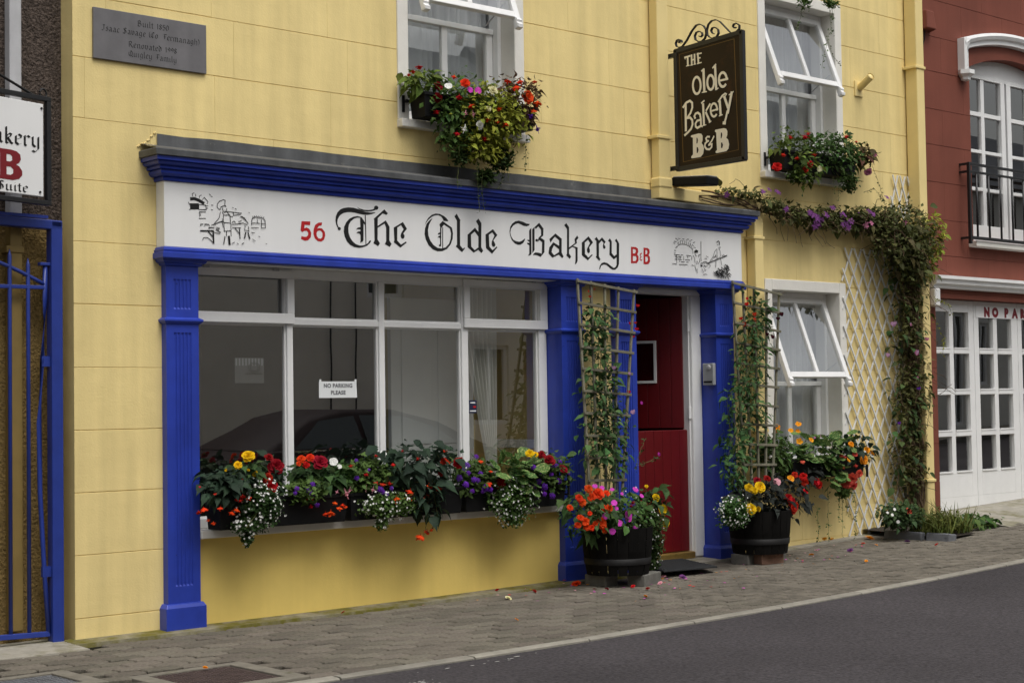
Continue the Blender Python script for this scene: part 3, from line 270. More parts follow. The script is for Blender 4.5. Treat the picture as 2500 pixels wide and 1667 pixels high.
SKETCHES=[[([(0.7251,2.538),(0.7482,2.5417),(0.783,2.5327),(0.8139,2.5179)],0.0177),([(0.7368,2.5545),(0.7354,2.5714),(0.7485,2.5758)],0.0027),([(0.7585,2.5698),(0.7599,2.5549)],0.0027),([(0.7831,2.5477),(0.7871,2.5617),(0.7988,2.566)],0.0027),([(0.8063,2.5392),(0.8181,2.5538),(0.8452,2.5284),(0.8373,2.5154)],0.0027),([(0.7285,2.4926),(0.7718,2.4957)],0.034),([(0.7812,2.5066),(0.8279,2.5079),(0.833,2.4795),(0.7809,2.4759),(0.7812,2.5066)],0.0027),([(0.8216,2.5027),(0.845,2.503)],0.0027),([(0.8277,2.4894),(0.8433,2.4891)],0.0034),([(0.7836,2.4351),(0.7839,2.4624),(0.829,2.4655)],0.0027),([(0.7915,2.4527),(0.7914,2.4391)],0.002),([(0.7804,2.4226),(0.8286,2.4258)],0.002),([(0.7095,2.5171),(0.7147,2.5019)],0.0027),([(0.7129,2.4712),(0.7245,2.4754)],0.002),([(0.8652,2.5642),(0.8754,2.5629)],0.0021),([(0.867,2.5107),(0.8803,2.5103)],0.0021),([(0.8667,2.4819),(0.8777,2.4812)],0.0021),([(0.8535,2.577),(0.8629,2.5709)],0.0021),([(0.9235,2.4872),(0.9094,2.4986),(0.9088,2.5192),(0.924,2.5375),(0.9542,2.5501),(0.9661,2.5475),(0.9634,2.5197),(0.9713,2.5064)],0.0034),([(0.9235,2.4872),(0.9338,2.49),(0.9355,2.5039),(0.9475,2.5096),(0.9697,2.5132)],0.0028),([(0.9474,2.5013),(0.9488,2.4841),(0.9614,2.4712),(0.975,2.479),(0.9767,2.4964)],0.0028),([(0.9631,2.4851),(0.967,2.4785)],0.0028),([(0.9455,2.4735),(0.9564,2.4536)],0.0041),([(0.9564,2.4549),(0.9947,2.4575)],0.0035),([(0.975,2.479),(0.9986,2.4564),(1.0022,2.4151)],0.0042),([(0.9517,2.4532),(0.9512,2.4097),(1.0037,2.4083),(1.0065,2.3613),(0.9578,2.3556),(0.9552,2.41)],0.0035),([(0.9312,2.4726),(0.9214,2.434),(0.8831,2.3937)],0.0028),([(0.9427,2.4306),(0.9505,2.4187),(0.895,2.3979)],0.0028),([(0.9425,2.4112),(0.9501,2.3807)],0.0028),([(0.9805,2.4794),(1.0229,2.4768),(1.0832,2.4746)],0.0028),([(1.0227,2.458),(1.075,2.4671)],0.0021),([(1.0229,2.4768),(1.0243,2.4581)],0.0028),([(0.9946,2.4506),(1.0186,2.4494)],0.0035),([(0.9737,2.3545),(0.9718,2.3268)],0.0028),([(1.0056,2.3599),(1.0061,2.3288)],0.0028),([(0.9615,2.3227),(0.9531,2.2774)],0.0062),([(0.9901,2.3244),(0.9944,2.2762)],0.0138),([(0.789,2.3481),(0.8788,2.3522)],0.0075),([(0.8435,2.3466),(0.873,2.3189)],0.0062),([(0.8788,2.3522),(0.8804,2.2768)],0.0103),([(0.804,2.293),(0.8119,2.3072),(0.8353,2.3085),(0.8548,2.2994),(0.8781,2.2781)],0.0034),([(0.7908,2.3776),(0.7909,2.3878),(0.8088,2.389)],0.0027),([(0.8188,2.3793),(0.8189,2.3896),(0.8502,2.3902),(0.8517,2.3814)],0.0041),([(0.8475,2.3606),(0.8476,2.3709),(0.8869,2.3733),(0.8828,2.3628)],0.0034),([(0.8963,2.3753),(0.9224,2.3741),(0.9207,2.3651),(0.8986,2.3637)],0.0028),([(0.8787,2.3453),(0.922,2.3376),(0.9316,2.3451),(0.9001,2.3604)],0.0034),([(0.8674,2.3892),(0.8989,2.3933)],0.0027),([(1.0101,2.4004),(1.0784,2.4096)],0.0021),([(1.0126,2.4123),(1.0263,2.4222),(1.0382,2.4139)],0.0035),([(1.0139,2.3812),(1.0757,2.3836)],0.0035),([(1.0339,2.379),(1.0657,2.3462)],0.0049),([(1.066,2.381),(1.0694,2.3151)],0.0056),([(1.0708,2.4529),(1.091,2.4487),(1.1247,2.4216)],0.0035),([(1.0789,2.4562),(1.1031,2.446),(1.1295,2.4128)],0.0028),([(1.0584,2.4187),(1.0827,2.4307)],0.0021),([(1.0583,2.4083),(1.0906,2.4138),(1.1229,2.4054)],0.0021),([(1.1066,2.4009),(1.1047,2.3694),(1.1347,2.3677),(1.1309,2.3954)],0.0028),([(1.111,2.3558),(1.1025,2.3205)],0.0077),([(1.1273,2.3568),(1.1398,2.3192)],0.0077),([(1.1555,2.4075),(1.1558,2.439),(1.1625,2.4513),(1.1846,2.4577),(1.2133,2.4568),(1.2421,2.4517),(1.2543,2.4384),(1.2555,2.3948)],0.0042),([(1.1597,2.4182),(1.2129,2.4202)],0.0021),([(1.1967,2.4417),(1.1965,2.4206)],0.0021),([(1.2255,2.4435),(1.2274,2.3945)],0.0028),([(1.2293,2.4192),(1.2541,2.4208)],0.0028),([(1.1512,2.3897),(1.2044,2.3909)],0.0021),([(1.2249,2.3908),(1.2538,2.3926)],0.0028),([(1.1641,2.4535),(1.1626,2.4618)],0.0028),([(1.1764,2.4571),(1.1749,2.4662)],0.0028),([(1.1887,2.458),(1.1888,2.4678)],0.0028),([(1.201,2.4574),(1.2028,2.4673)],0.0028),([(1.2133,2.4568),(1.2167,2.4662)],0.0028),([(1.2256,2.4555),(1.2299,2.4642)],0.0028),([(1.238,2.4535),(1.2447,2.4617)],0.0028),([(1.1509,2.3582),(1.1753,2.3576)],0.0028),([(1.0088,2.2805),(1.0289,2.2906)],0.0021),([(1.0811,2.281),(1.0974,2.2924)],0.0028),([(1.1585,2.3167),(1.1789,2.3074)],0.0028),([(1.2038,2.3369),(1.2136,2.336)],0.0035),([(1.2568,2.2942),(1.265,2.2926)],0.0028),([(1.0449,2.286),(1.0569,2.2797)],0.0021),([(1.0351,2.5005),(1.0431,2.4955)],0.0049),([(1.0151,2.5061),(1.0231,2.5031)],0.0021),([(1.1319,2.4828),(1.14,2.4813)],0.0021)],[([(5.0778,2.4737),(5.0997,2.4937),(5.13,2.504),(5.16,2.5063),(5.1901,2.5039),(5.22,2.4953),(5.2499,2.4814),(5.2668,2.4677),(5.2681,2.4371)],0.0038),([(5.1019,2.4938),(5.0918,2.5135)],0.0026),([(5.1148,2.4989),(5.1005,2.5198)],0.0029),([(5.13,2.5035),(5.1221,2.5268),(5.1373,2.5364)],0.0032),([(5.1536,2.5068),(5.1488,2.5327),(5.161,2.5377)],0.0029),([(5.1751,2.5065),(5.1759,2.5342)],0.0032),([(5.1965,2.5025),(5.1943,2.528)],0.0026),([(5.2166,2.4971),(5.2175,2.5264)],0.0029),([(5.2337,2.4887),(5.2415,2.5175)],0.007),([(5.2508,2.4815),(5.2571,2.5052)],0.0035),([(5.2661,2.4721),(5.2739,2.4856)],0.0032),([(5.2638,2.5099),(5.2786,2.4961)],0.0041),([(5.0761,2.4851),(5.078,2.478)],0.0026),([(5.0643,2.4744),(5.0714,2.4704)],0.0026),([(5.0672,2.5469),(5.0863,2.5445)],0.0035),([(5.1014,2.5488),(5.1248,2.5479)],0.0029),([(5.1484,2.5481),(5.172,2.5471)],0.0035),([(5.2044,2.5495),(5.2238,2.5486)],0.0035),([(5.2474,2.5426),(5.2628,2.5479)],0.0029),([(5.0496,2.5242),(5.0771,2.5214)],0.0029),([(5.0427,2.5085),(5.0618,2.5075)],0.0041),([(5.086,2.5349),(5.1009,2.5343)],0.0026),([(5.1912,2.5409),(5.2041,2.5402)],0.0026),([(5.2298,2.5343),(5.245,2.5343)],0.0026),([(5.2729,2.5236),(5.297,2.5308)],0.0023),([(5.2849,2.4892),(5.3022,2.4842)],0.0026),([(5.0507,2.4188),(5.1103,2.4189)],0.0043),([(5.0741,2.4199),(5.0778,2.355)],0.0043),([(5.0757,2.4012),(5.1312,2.402)],0.0032),([(5.1167,2.4178),(5.1177,2.3787)],0.0032),([(5.1593,2.4097),(5.1597,2.3807)],0.0035),([(5.1919,2.4195),(5.2437,2.4178)],0.0035),([(5.2069,2.4179),(5.2063,2.3975)],0.0026),([(5.2544,2.4145),(5.2536,2.3882)],0.0023),([(5.088,2.3853),(5.1392,2.3826)],0.0026),([(5.1779,2.3845),(5.2318,2.3836)],0.0026),([(5.1259,2.3669),(5.1666,2.3659)],0.0041),([(5.1903,2.3662),(5.214,2.3659)],0.0035),([(5.1024,2.3678),(5.1131,2.3669)],0.0023),([(5.0517,2.452),(5.0665,2.4508)],0.0052),([(5.052,2.4333),(5.0617,2.4323)],0.0041),([(5.0546,2.4054),(5.0716,2.4048)],0.0041),([(5.054,2.3842),(5.0731,2.3837)],0.0041),([(5.0253,2.3453),(5.0741,2.3447)],0.0023),([(5.1039,2.3447),(5.1982,2.3447)],0.0014),([(5.2501,2.3457),(5.2739,2.3409)],0.0026),([(5.1232,2.4195),(5.1489,2.4194)],0.0023),([(5.366,2.5406),(5.3636,2.3789)],0.0035),([(5.2925,2.453),(5.308,2.4611),(5.3231,2.456)],0.0176),([(5.292,2.4369),(5.3088,2.4158)],0.0026),([(5.2698,2.4211),(5.2888,2.4016),(5.29,2.3695)],0.0023),([(5.3553,2.4342),(5.3332,2.4272),(5.3393,2.4129)],0.0021),([(5.3477,2.4016),(5.3432,2.3705)],0.0032),([(5.3121,2.3822),(5.3354,2.357)],0.0035),([(5.285,2.3488),(5.2951,2.3229),(5.3031,2.2999)],0.0026),([(5.3123,2.3178),(5.3135,2.2828)],0.0015),([(5.2986,2.367),(5.3114,2.3588)],0.0021),([(5.558,2.5454),(5.5785,2.5561),(5.5895,2.5472),(5.591,2.525)],0.0065),([(5.5596,2.5247),(5.5754,2.5271)],0.0018),([(5.5541,2.4903),(5.5287,2.4667),(5.5119,2.4274),(5.4706,2.3869)],0.0027),([(5.5575,2.486),(5.5592,2.4416),(5.5687,2.4154)],0.0033),([(5.5812,2.4992),(5.5983,2.4704),(5.5995,2.4377),(5.5877,2.4208)],0.0027),([(5.5836,2.5038),(5.6039,2.5049)],0.0048),([(5.5074,2.4257),(5.5182,2.4159),(5.5411,2.4348),(5.5583,2.4119)],0.003),([(5.5436,2.4438),(5.5385,2.4228)],0.0021),([(5.4999,2.4002),(5.4885,2.3907)],0.0021),([(5.5445,2.3994),(5.5367,2.3383)],0.0042),([(5.5988,2.4169),(5.6127,2.3595)],0.0021),([(5.4323,2.3659),(5.6809,2.4442)],0.0065),([(5.6336,2.4484),(5.6567,2.437)],0.0036),([(5.6154,2.443),(5.6331,2.432)],0.0024),([(5.3553,2.3638),(5.4041,2.3793),(5.4391,2.3707),(5.4783,2.3489),(5.4511,2.33)],0.0024),([(5.4041,2.3793),(5.4349,2.3764)],0.0041),([(5.357,2.3477),(5.3744,2.3441)],0.0106),([(5.3896,2.3389),(5.4031,2.3484),(5.4117,2.3399)],0.0047),([(5.403,2.3425),(5.4383,2.3456)],0.0041),([(5.3729,2.3675),(5.3821,2.3518)],0.0026),([(5.3951,2.3745),(5.4042,2.3558)],0.0027),([(5.461,2.3629),(5.4637,2.3777)],0.0021),([(5.3671,2.3218),(5.3925,2.2906)],0.0026),([(5.3979,2.3202),(5.4197,2.3138),(5.3996,2.3041)],0.0035),([(5.3832,2.2725),(5.4143,2.2827)],0.0026),([(5.4186,2.2799),(5.4295,2.2745)],0.0021),([(5.4049,2.4044),(5.4269,2.4055),(5.4289,2.3967)],0.0021),([(5.4232,2.4259),(5.4494,2.4154)],0.0015),([(5.5451,2.3099),(5.5567,2.2871)],0.0054),([(5.5971,2.3116),(5.6065,2.2883)],0.0065),([(5.5927,2.2956),(5.6134,2.2851)],0.0068),([(5.6638,2.3309),(5.679,2.3614)],0.0064),([(5.5459,2.3076),(5.5695,2.2788)],0.0046),([(5.6712,2.3226),(5.68,2.3072)],0.0036),([(5.5783,2.3026),(5.6102,2.28)],0.0054),([(5.6095,2.3297),(5.6237,2.303)],0.0068),([(5.6408,2.3605),(5.6549,2.3289)],0.0054),([(5.6507,2.3318),(5.6635,2.3478)],0.005),([(5.6324,2.3194),(5.6466,2.2987)],0.0036),([(5.5447,2.2806),(5.5802,2.2681)],0.0032),([(5.6414,2.3399),(5.674,2.3133)],0.0043),([(5.5079,2.3072),(5.523,2.2746)],0.0042),([(5.5372,2.2938),(5.5748,2.2717)],0.0067),([(5.5679,2.2947),(5.596,2.3234)],0.0058),([(5.667,2.327),(5.6901,2.3412)],0.0042),([(5.5758,2.3054),(5.6038,2.2871)],0.0035),([(5.6307,2.3349),(5.6471,2.3164)],0.0059),([(5.6598,2.3681),(5.6664,2.3538)],0.0045),([(5.6289,2.3192),(5.6466,2.3394)],0.0043),([(5.5743,2.3016),(5.5848,2.2866)],0.0064),([(5.702,2.2963),(5.7234,2.2839)],0.0064),([(5.5797,2.2972),(5.6079,2.2697)],0.0058),([(5.5281,2.2765),(5.5661,2.2619)],0.0039),([(5.6022,2.3395),(5.6472,2.324)],0.0043),([(5.6658,2.3113),(5.7002,2.2903)],0.0033),([(5.6175,2.3069),(5.6522,2.2874)],0.0041),([(5.5686,2.3196),(5.5818,2.3075)],0.0047),([(5.5269,2.299),(5.5586,2.312)],0.0069),([(5.6413,2.2589),(5.6826,2.2832)],0.0052),([(5.6822,2.2648),(5.7055,2.2745)],0.004),([(5.6062,2.3451),(5.6189,2.3333)],0.0061),([(5.6229,2.3125),(5.6665,2.2968)],0.0035),([(5.6067,2.2782),(5.6267,2.2657)],0.0052),([(5.6727,2.3599),(5.6875,2.3306)],0.0064),([(5.5978,2.3248),(5.6323,2.3044)],0.0065),([(5.6489,2.3669),(5.6938,2.3504)],0.0066),([(5.5572,2.3322),(5.5806,2.3167)],0.0042),([(5.6596,2.3106),(5.6882,2.2921)],0.0063),([(5.5712,2.2667),(5.5915,2.2765)],0.0056),([(5.6602,2.3222),(5.6738,2.3354)],0.0039),([(5.5477,2.2989),(5.568,2.2887)],0.0031),([(5.6122,2.2719),(5.6288,2.2593)],0.0064),([(5.632,2.2772),(5.6546,2.2522)],0.0053),([(5.512,2.2996),(5.5305,2.2853)],0.0046),([(5.6027,2.2933),(5.6264,2.3048)],0.0031),([(5.6737,2.3644),(5.6978,2.3376)],0.007),([(5.6201,2.2863),(5.6302,2.2611)],0.0052),([(5.5474,2.3048),(5.5546,2.2899)],0.0043),([(5.6164,2.2837),(5.6271,2.2569)],0.0049),([(5.5391,2.306),(5.569,2.2791)],0.0045),([(5.6721,2.2704),(5.6944,2.2447)],0.0058),([(5.5981,2.2934),(5.6271,2.3223)],0.0037),([(5.5965,2.2978),(5.6202,2.3175)],0.006),([(5.535,2.3087),(5.5496,2.2785)],0.0052),([(5.6589,2.3004),(5.6812,2.2789)],0.0071),([(5.685,2.3393),(5.7066,2.3226)],0.0037),([(5.5641,2.3343),(5.5932,2.3139)],0.0059),([(5.5312,2.2843),(5.5563,2.3041)],0.006),([(5.678,2.3154),(5.6983,2.3252)],0.0068),([(5.6899,2.2838),(5.7,2.3027)],0.0041),([(5.6766,2.2873),(5.712,2.2709)],0.0066),([(5.6704,2.3377),(5.7103,2.3223)],0.0035),([(5.6483,2.3339),(5.674,2.3184)],0.005),([(5.5314,2.3026),(5.5579,2.2848)],0.0035),([(5.5461,2.2947),(5.5711,2.2764)],0.004),([(5.5959,2.2736),(5.6325,2.2945)],0.0042),([(5.6256,2.2992),(5.6687,2.2819)],0.0044),([(5.6126,2.2945),(5.6339,2.3129)],0.006),([(5.6364,2.3125),(5.6596,2.2879)],0.0036),([(5.5578,2.2672),(5.5999,2.2497)],0.0036),([(5.5615,2.271),(5.5802,2.2891)],0.0037),([(5.5962,2.2602),(5.6115,2.289)],0.0061),([(5.6046,2.2849),(5.6303,2.2748)],0.0032)]]
SIGN_STROKES=[([(-0.2498,3.9552),(-0.3085,3.958)],0.0143),([(-0.2817,3.9549),(-0.2824,3.8859)],0.0175),([(-0.2652,3.8849),(-0.2988,3.885)],0.0078),([(-0.2516,3.9569),(-0.2563,3.9398)],0.0058),([(-0.3232,3.9619),(-0.3236,3.8828)],0.0161),([(-0.354,3.9624),(-0.3545,3.884)],0.0161),([(-0.323,3.9218),(-0.3529,3.9231)],0.0129),([(-0.3082,3.8834),(-0.3356,3.884)],0.0065),([(-0.3425,3.8841),(-0.3664,3.8845)],0.0064),([(-0.3882,3.9635),(-0.3936,3.8838)],0.0174),([(-0.3803,3.9578),(-0.4263,3.9594)],0.0109),([(-0.3913,3.9242),(-0.4135,3.9255)],0.0109),([(-0.3809,3.8847),(-0.4243,3.8863)],0.0096),([(-0.4118,3.7087),(-0.4102,3.6932),(-0.4064,3.679),(-0.4006,3.6669),(-0.3932,3.6575),(-0.3845,3.6515),(-0.3751,3.6492),(-0.3655,3.6507),(-0.3562,3.656),(-0.3479,3.6646),(-0.341,3.6763),(-0.3358,3.6902),(-0.3328,3.7055),(-0.3321,3.7214),(-0.3337,3.737),(-0.3375,3.7512),(-0.3433,3.7634),(-0.3508,3.7727),(-0.3596,3.7786),(-0.369,3.7809),(-0.3786,3.7793),(-0.3878,3.774),(-0.3961,3.7653),(-0.403,3.7536),(-0.4081,3.7398),(-0.4111,3.7245),(-0.4118,3.7087)],0.0199),([(-0.4438,3.827),(-0.4483,3.6527)],0.0237),([(-0.4241,3.8193),(-0.4498,3.8317)],0.0128),([(-0.4247,3.6519),(-0.4719,3.6515)],0.0096),([(-0.5489,3.7103),(-0.5467,3.6935),(-0.5415,3.6788),(-0.5336,3.6678),(-0.5239,3.6614),(-0.5133,3.6604),(-0.5028,3.6648),(-0.4934,3.6742),(-0.4862,3.6877),(-0.4817,3.7039),(-0.4805,3.7214),(-0.4827,3.7383),(-0.488,3.7529),(-0.4959,3.764),(-0.5056,3.7703),(-0.5163,3.7713),(-0.5268,3.7668),(-0.5361,3.7574),(-0.5433,3.7439),(-0.5477,3.7277),(-0.5489,3.7103)],0.0203),([(-0.5624,3.839),(-0.5698,3.6527)],0.0222),([(-0.5386,3.8238),(-0.571,3.8471)],0.0127),([(-0.5656,3.6534),(-0.5907,3.6589)],0.0102),([(-0.6763,3.7112),(-0.6755,3.725),(-0.6722,3.7382),(-0.6668,3.7502),(-0.6596,3.7601),(-0.651,3.7674),(-0.6415,3.7714),(-0.6318,3.7721),(-0.6224,3.7693),(-0.6141,3.7632),(-0.6072,3.7543),(-0.6022,3.7429),(-0.5995,3.73),(-0.5993,3.7163),(-0.6015,3.7026),(-0.606,3.6899),(-0.6125,3.679),(-0.6206,3.6705),(-0.6297,3.665),(-0.6394,3.6628),(-0.649,3.6641),(-0.6579,3.6688),(-0.6654,3.6765)],0.0202),([(-0.5988,3.7137),(-0.6879,3.7157)],0.0165),([(-0.2531,3.5926),(-0.2506,3.3784)],0.0221),([(-0.2263,3.5659),(-0.2617,3.5976),(-0.299,3.6062),(-0.3216,3.5866),(-0.3223,3.5496),(-0.3023,3.5092),(-0.2697,3.4777)],0.0188),([(-0.266,3.4761),(-0.2981,3.4744),(-0.3194,3.4517),(-0.3212,3.4178),(-0.3057,3.3858),(-0.275,3.3639),(-0.2376,3.3438)],0.0186),([(-0.3496,3.4609),(-0.3421,3.4786),(-0.3546,3.4969),(-0.3785,3.5009),(-0.3999,3.4852),(-0.4075,3.4491),(-0.4086,3.3939),(-0.4216,3.3886)],0.0175),([(-0.402,3.4414),(-0.3702,3.4394),(-0.3518,3.4195),(-0.3544,3.395),(-0.37,3.3828),(-0.402,3.3923)],0.0169),([(-0.4342,3.5601),(-0.4395,3.3945)],0.0209),([(-0.4173,3.5694),(-0.4465,3.5843)],0.0128),([(-0.425,3.3926),(-0.4611,3.3949)],0.007),([(-0.506,3.5496),(-0.4645,3.5046)],0.0159),([(-0.4611,3.4912),(-0.502,3.4105)],0.0189),([(-0.4909,3.4072),(-0.5152,3.4151)],0.0069),([(-0.577,3.4923),(-0.5761,3.5064),(-0.5728,3.5198),(-0.5672,3.5315),(-0.5599,3.5405),(-0.5513,3.5463),(-0.5421,3.5483),(-0.5331,3.5464),(-0.5249,3.5408),(-0.5181,3.5318),(-0.5133,3.5201),(-0.5108,3.5067),(-0.5109,3.4926),(-0.5135,3.4788),(-0.5184,3.4664),(-0.5253,3.4564),(-0.5336,3.4496),(-0.5426,3.4464),(-0.5518,3.4471),(-0.5603,3.4516),(-0.5676,3.4596)],0.0171),([(-0.5095,3.4915),(-0.5847,3.4994)],0.014),([(-0.6044,3.555),(-0.6105,3.4473)],0.0222),([(-0.5903,3.554),(-0.6303,3.5942),(-0.6603,3.6067),(-0.6716,3.5986)],0.0152),([(-0.5955,3.4431),(-0.6296,3.4483)],0.0089),([(-0.6529,3.5793),(-0.6851,3.4952)],0.0221),([(-0.6365,3.5818),(-0.6656,3.59)],0.0088),([(-0.7258,3.6059),(-0.7022,3.5211),(-0.6823,3.4545)],0.0226),([(-0.6782,3.4665),(-0.6635,3.4194),(-0.6498,3.3869)],0.0186),([(-0.6357,3.384),(-0.656,3.3801)],0.0236),([(-0.6992,3.5898),(-0.7421,3.6084)],0.0101),([(-0.495,3.2967),(-0.4729,3.3007),(-0.4583,3.2897),(-0.4643,3.271),(-0.485,3.2652)],0.0144),([(-0.4772,3.2663),(-0.4494,3.2511),(-0.4448,3.2268),(-0.4625,3.2055),(-0.4917,3.1997),(-0.5136,3.2137),(-0.5169,3.2396),(-0.4992,3.2355),(-0.4842,3.234)],0.0154),([(-0.4908,3.2396),(-0.5175,3.2628),(-0.5391,3.2946)],0.0134)]
SIGN_BORDER=[([(-0.1945,3.989),(-0.7553,4.0108),(-0.7746,3.1604),(-0.2145,3.1367),(-0.1945,3.989)],0.006)]
SIGN_POLYS=[[([(-0.2954,3.3269),(-0.3043,3.3347),(-0.3807,3.3393),(-0.4069,3.3327),(-0.4196,3.3149),(-0.4186,3.2801),(-0.4082,3.259),(-0.4242,3.2419),(-0.4313,3.2136),(-0.4223,3.1748),(-0.3955,3.1533),(-0.3127,3.1537),(-0.2975,3.1582),(-0.2998,3.1704),(-0.3168,3.1833),(-0.319,3.3136),(-0.3072,3.3177)],[[(-0.3567,3.3085),(-0.3666,3.3061),(-0.3714,3.2865),(-0.3655,3.2647),(-0.3548,3.2626)],[(-0.3567,3.2358),(-0.3699,3.2316),(-0.3759,3.2108),(-0.3667,3.1895),(-0.3555,3.1884)]])],[([(-0.5441,3.3326),(-0.5509,3.3441),(-0.6346,3.3447),(-0.6599,3.3362),(-0.6708,3.315),(-0.6681,3.2859),(-0.658,3.2676),(-0.6767,3.2503),(-0.6852,3.2148),(-0.678,3.1814),(-0.6552,3.1647),(-0.5588,3.1623),(-0.5473,3.1687),(-0.5495,3.1783),(-0.5627,3.1865),(-0.558,3.3208)],[[(-0.6049,3.3143),(-0.6164,3.3127),(-0.619,3.2926),(-0.61,3.2692),(-0.6024,3.2702)],[(-0.6047,3.2378),(-0.6175,3.2361),(-0.6246,3.2154),(-0.6163,3.1943),(-0.6035,3.196)]])]]
SCROLLS=[[(-0.1989,4.0806),(-0.1813,4.0856),(-0.1878,4.0983),(-0.2072,4.0983),(-0.2145,4.0836),(-0.2073,4.1024),(-0.1843,4.1124),(-0.1609,4.1079),(-0.1486,4.0868),(-0.1558,4.0622),(-0.1825,4.047),(-0.2175,4.05),(-0.2647,4.089),(-0.3201,4.154),(-0.3667,4.1902),(-0.4047,4.1916),(-0.4418,4.1714),(-0.465,4.1384),(-0.4663,4.1038),(-0.4541,4.0717),(-0.4236,4.0555),(-0.3896,4.056),(-0.3561,4.077),(-0.3493,4.1082),(-0.3652,4.134),(-0.3956,4.1376),(-0.4239,4.122),(-0.4286,4.1005),(-0.411,4.09),(-0.3961,4.0996)],[(-0.5443,4.0906),(-0.5282,4.0992),(-0.5168,4.1185),(-0.5307,4.1386),(-0.5604,4.1376),(-0.5879,4.1154),(-0.593,4.0861),(-0.5732,4.0625),(-0.536,4.0579),(-0.5005,4.0701),(-0.4788,4.0958),(-0.4754,4.1365),(-0.4914,4.1735),(-0.5248,4.1945),(-0.5694,4.1945),(-0.6058,4.1745),(-0.6488,4.1323),(-0.7057,4.0737),(-0.7344,4.061),(-0.7707,4.0644),(-0.7986,4.0816),(-0.8008,4.1081),(-0.7739,4.1284),(-0.7449,4.1271),(-0.7372,4.11),(-0.7513,4.095),(-0.7659,4.1001)]]
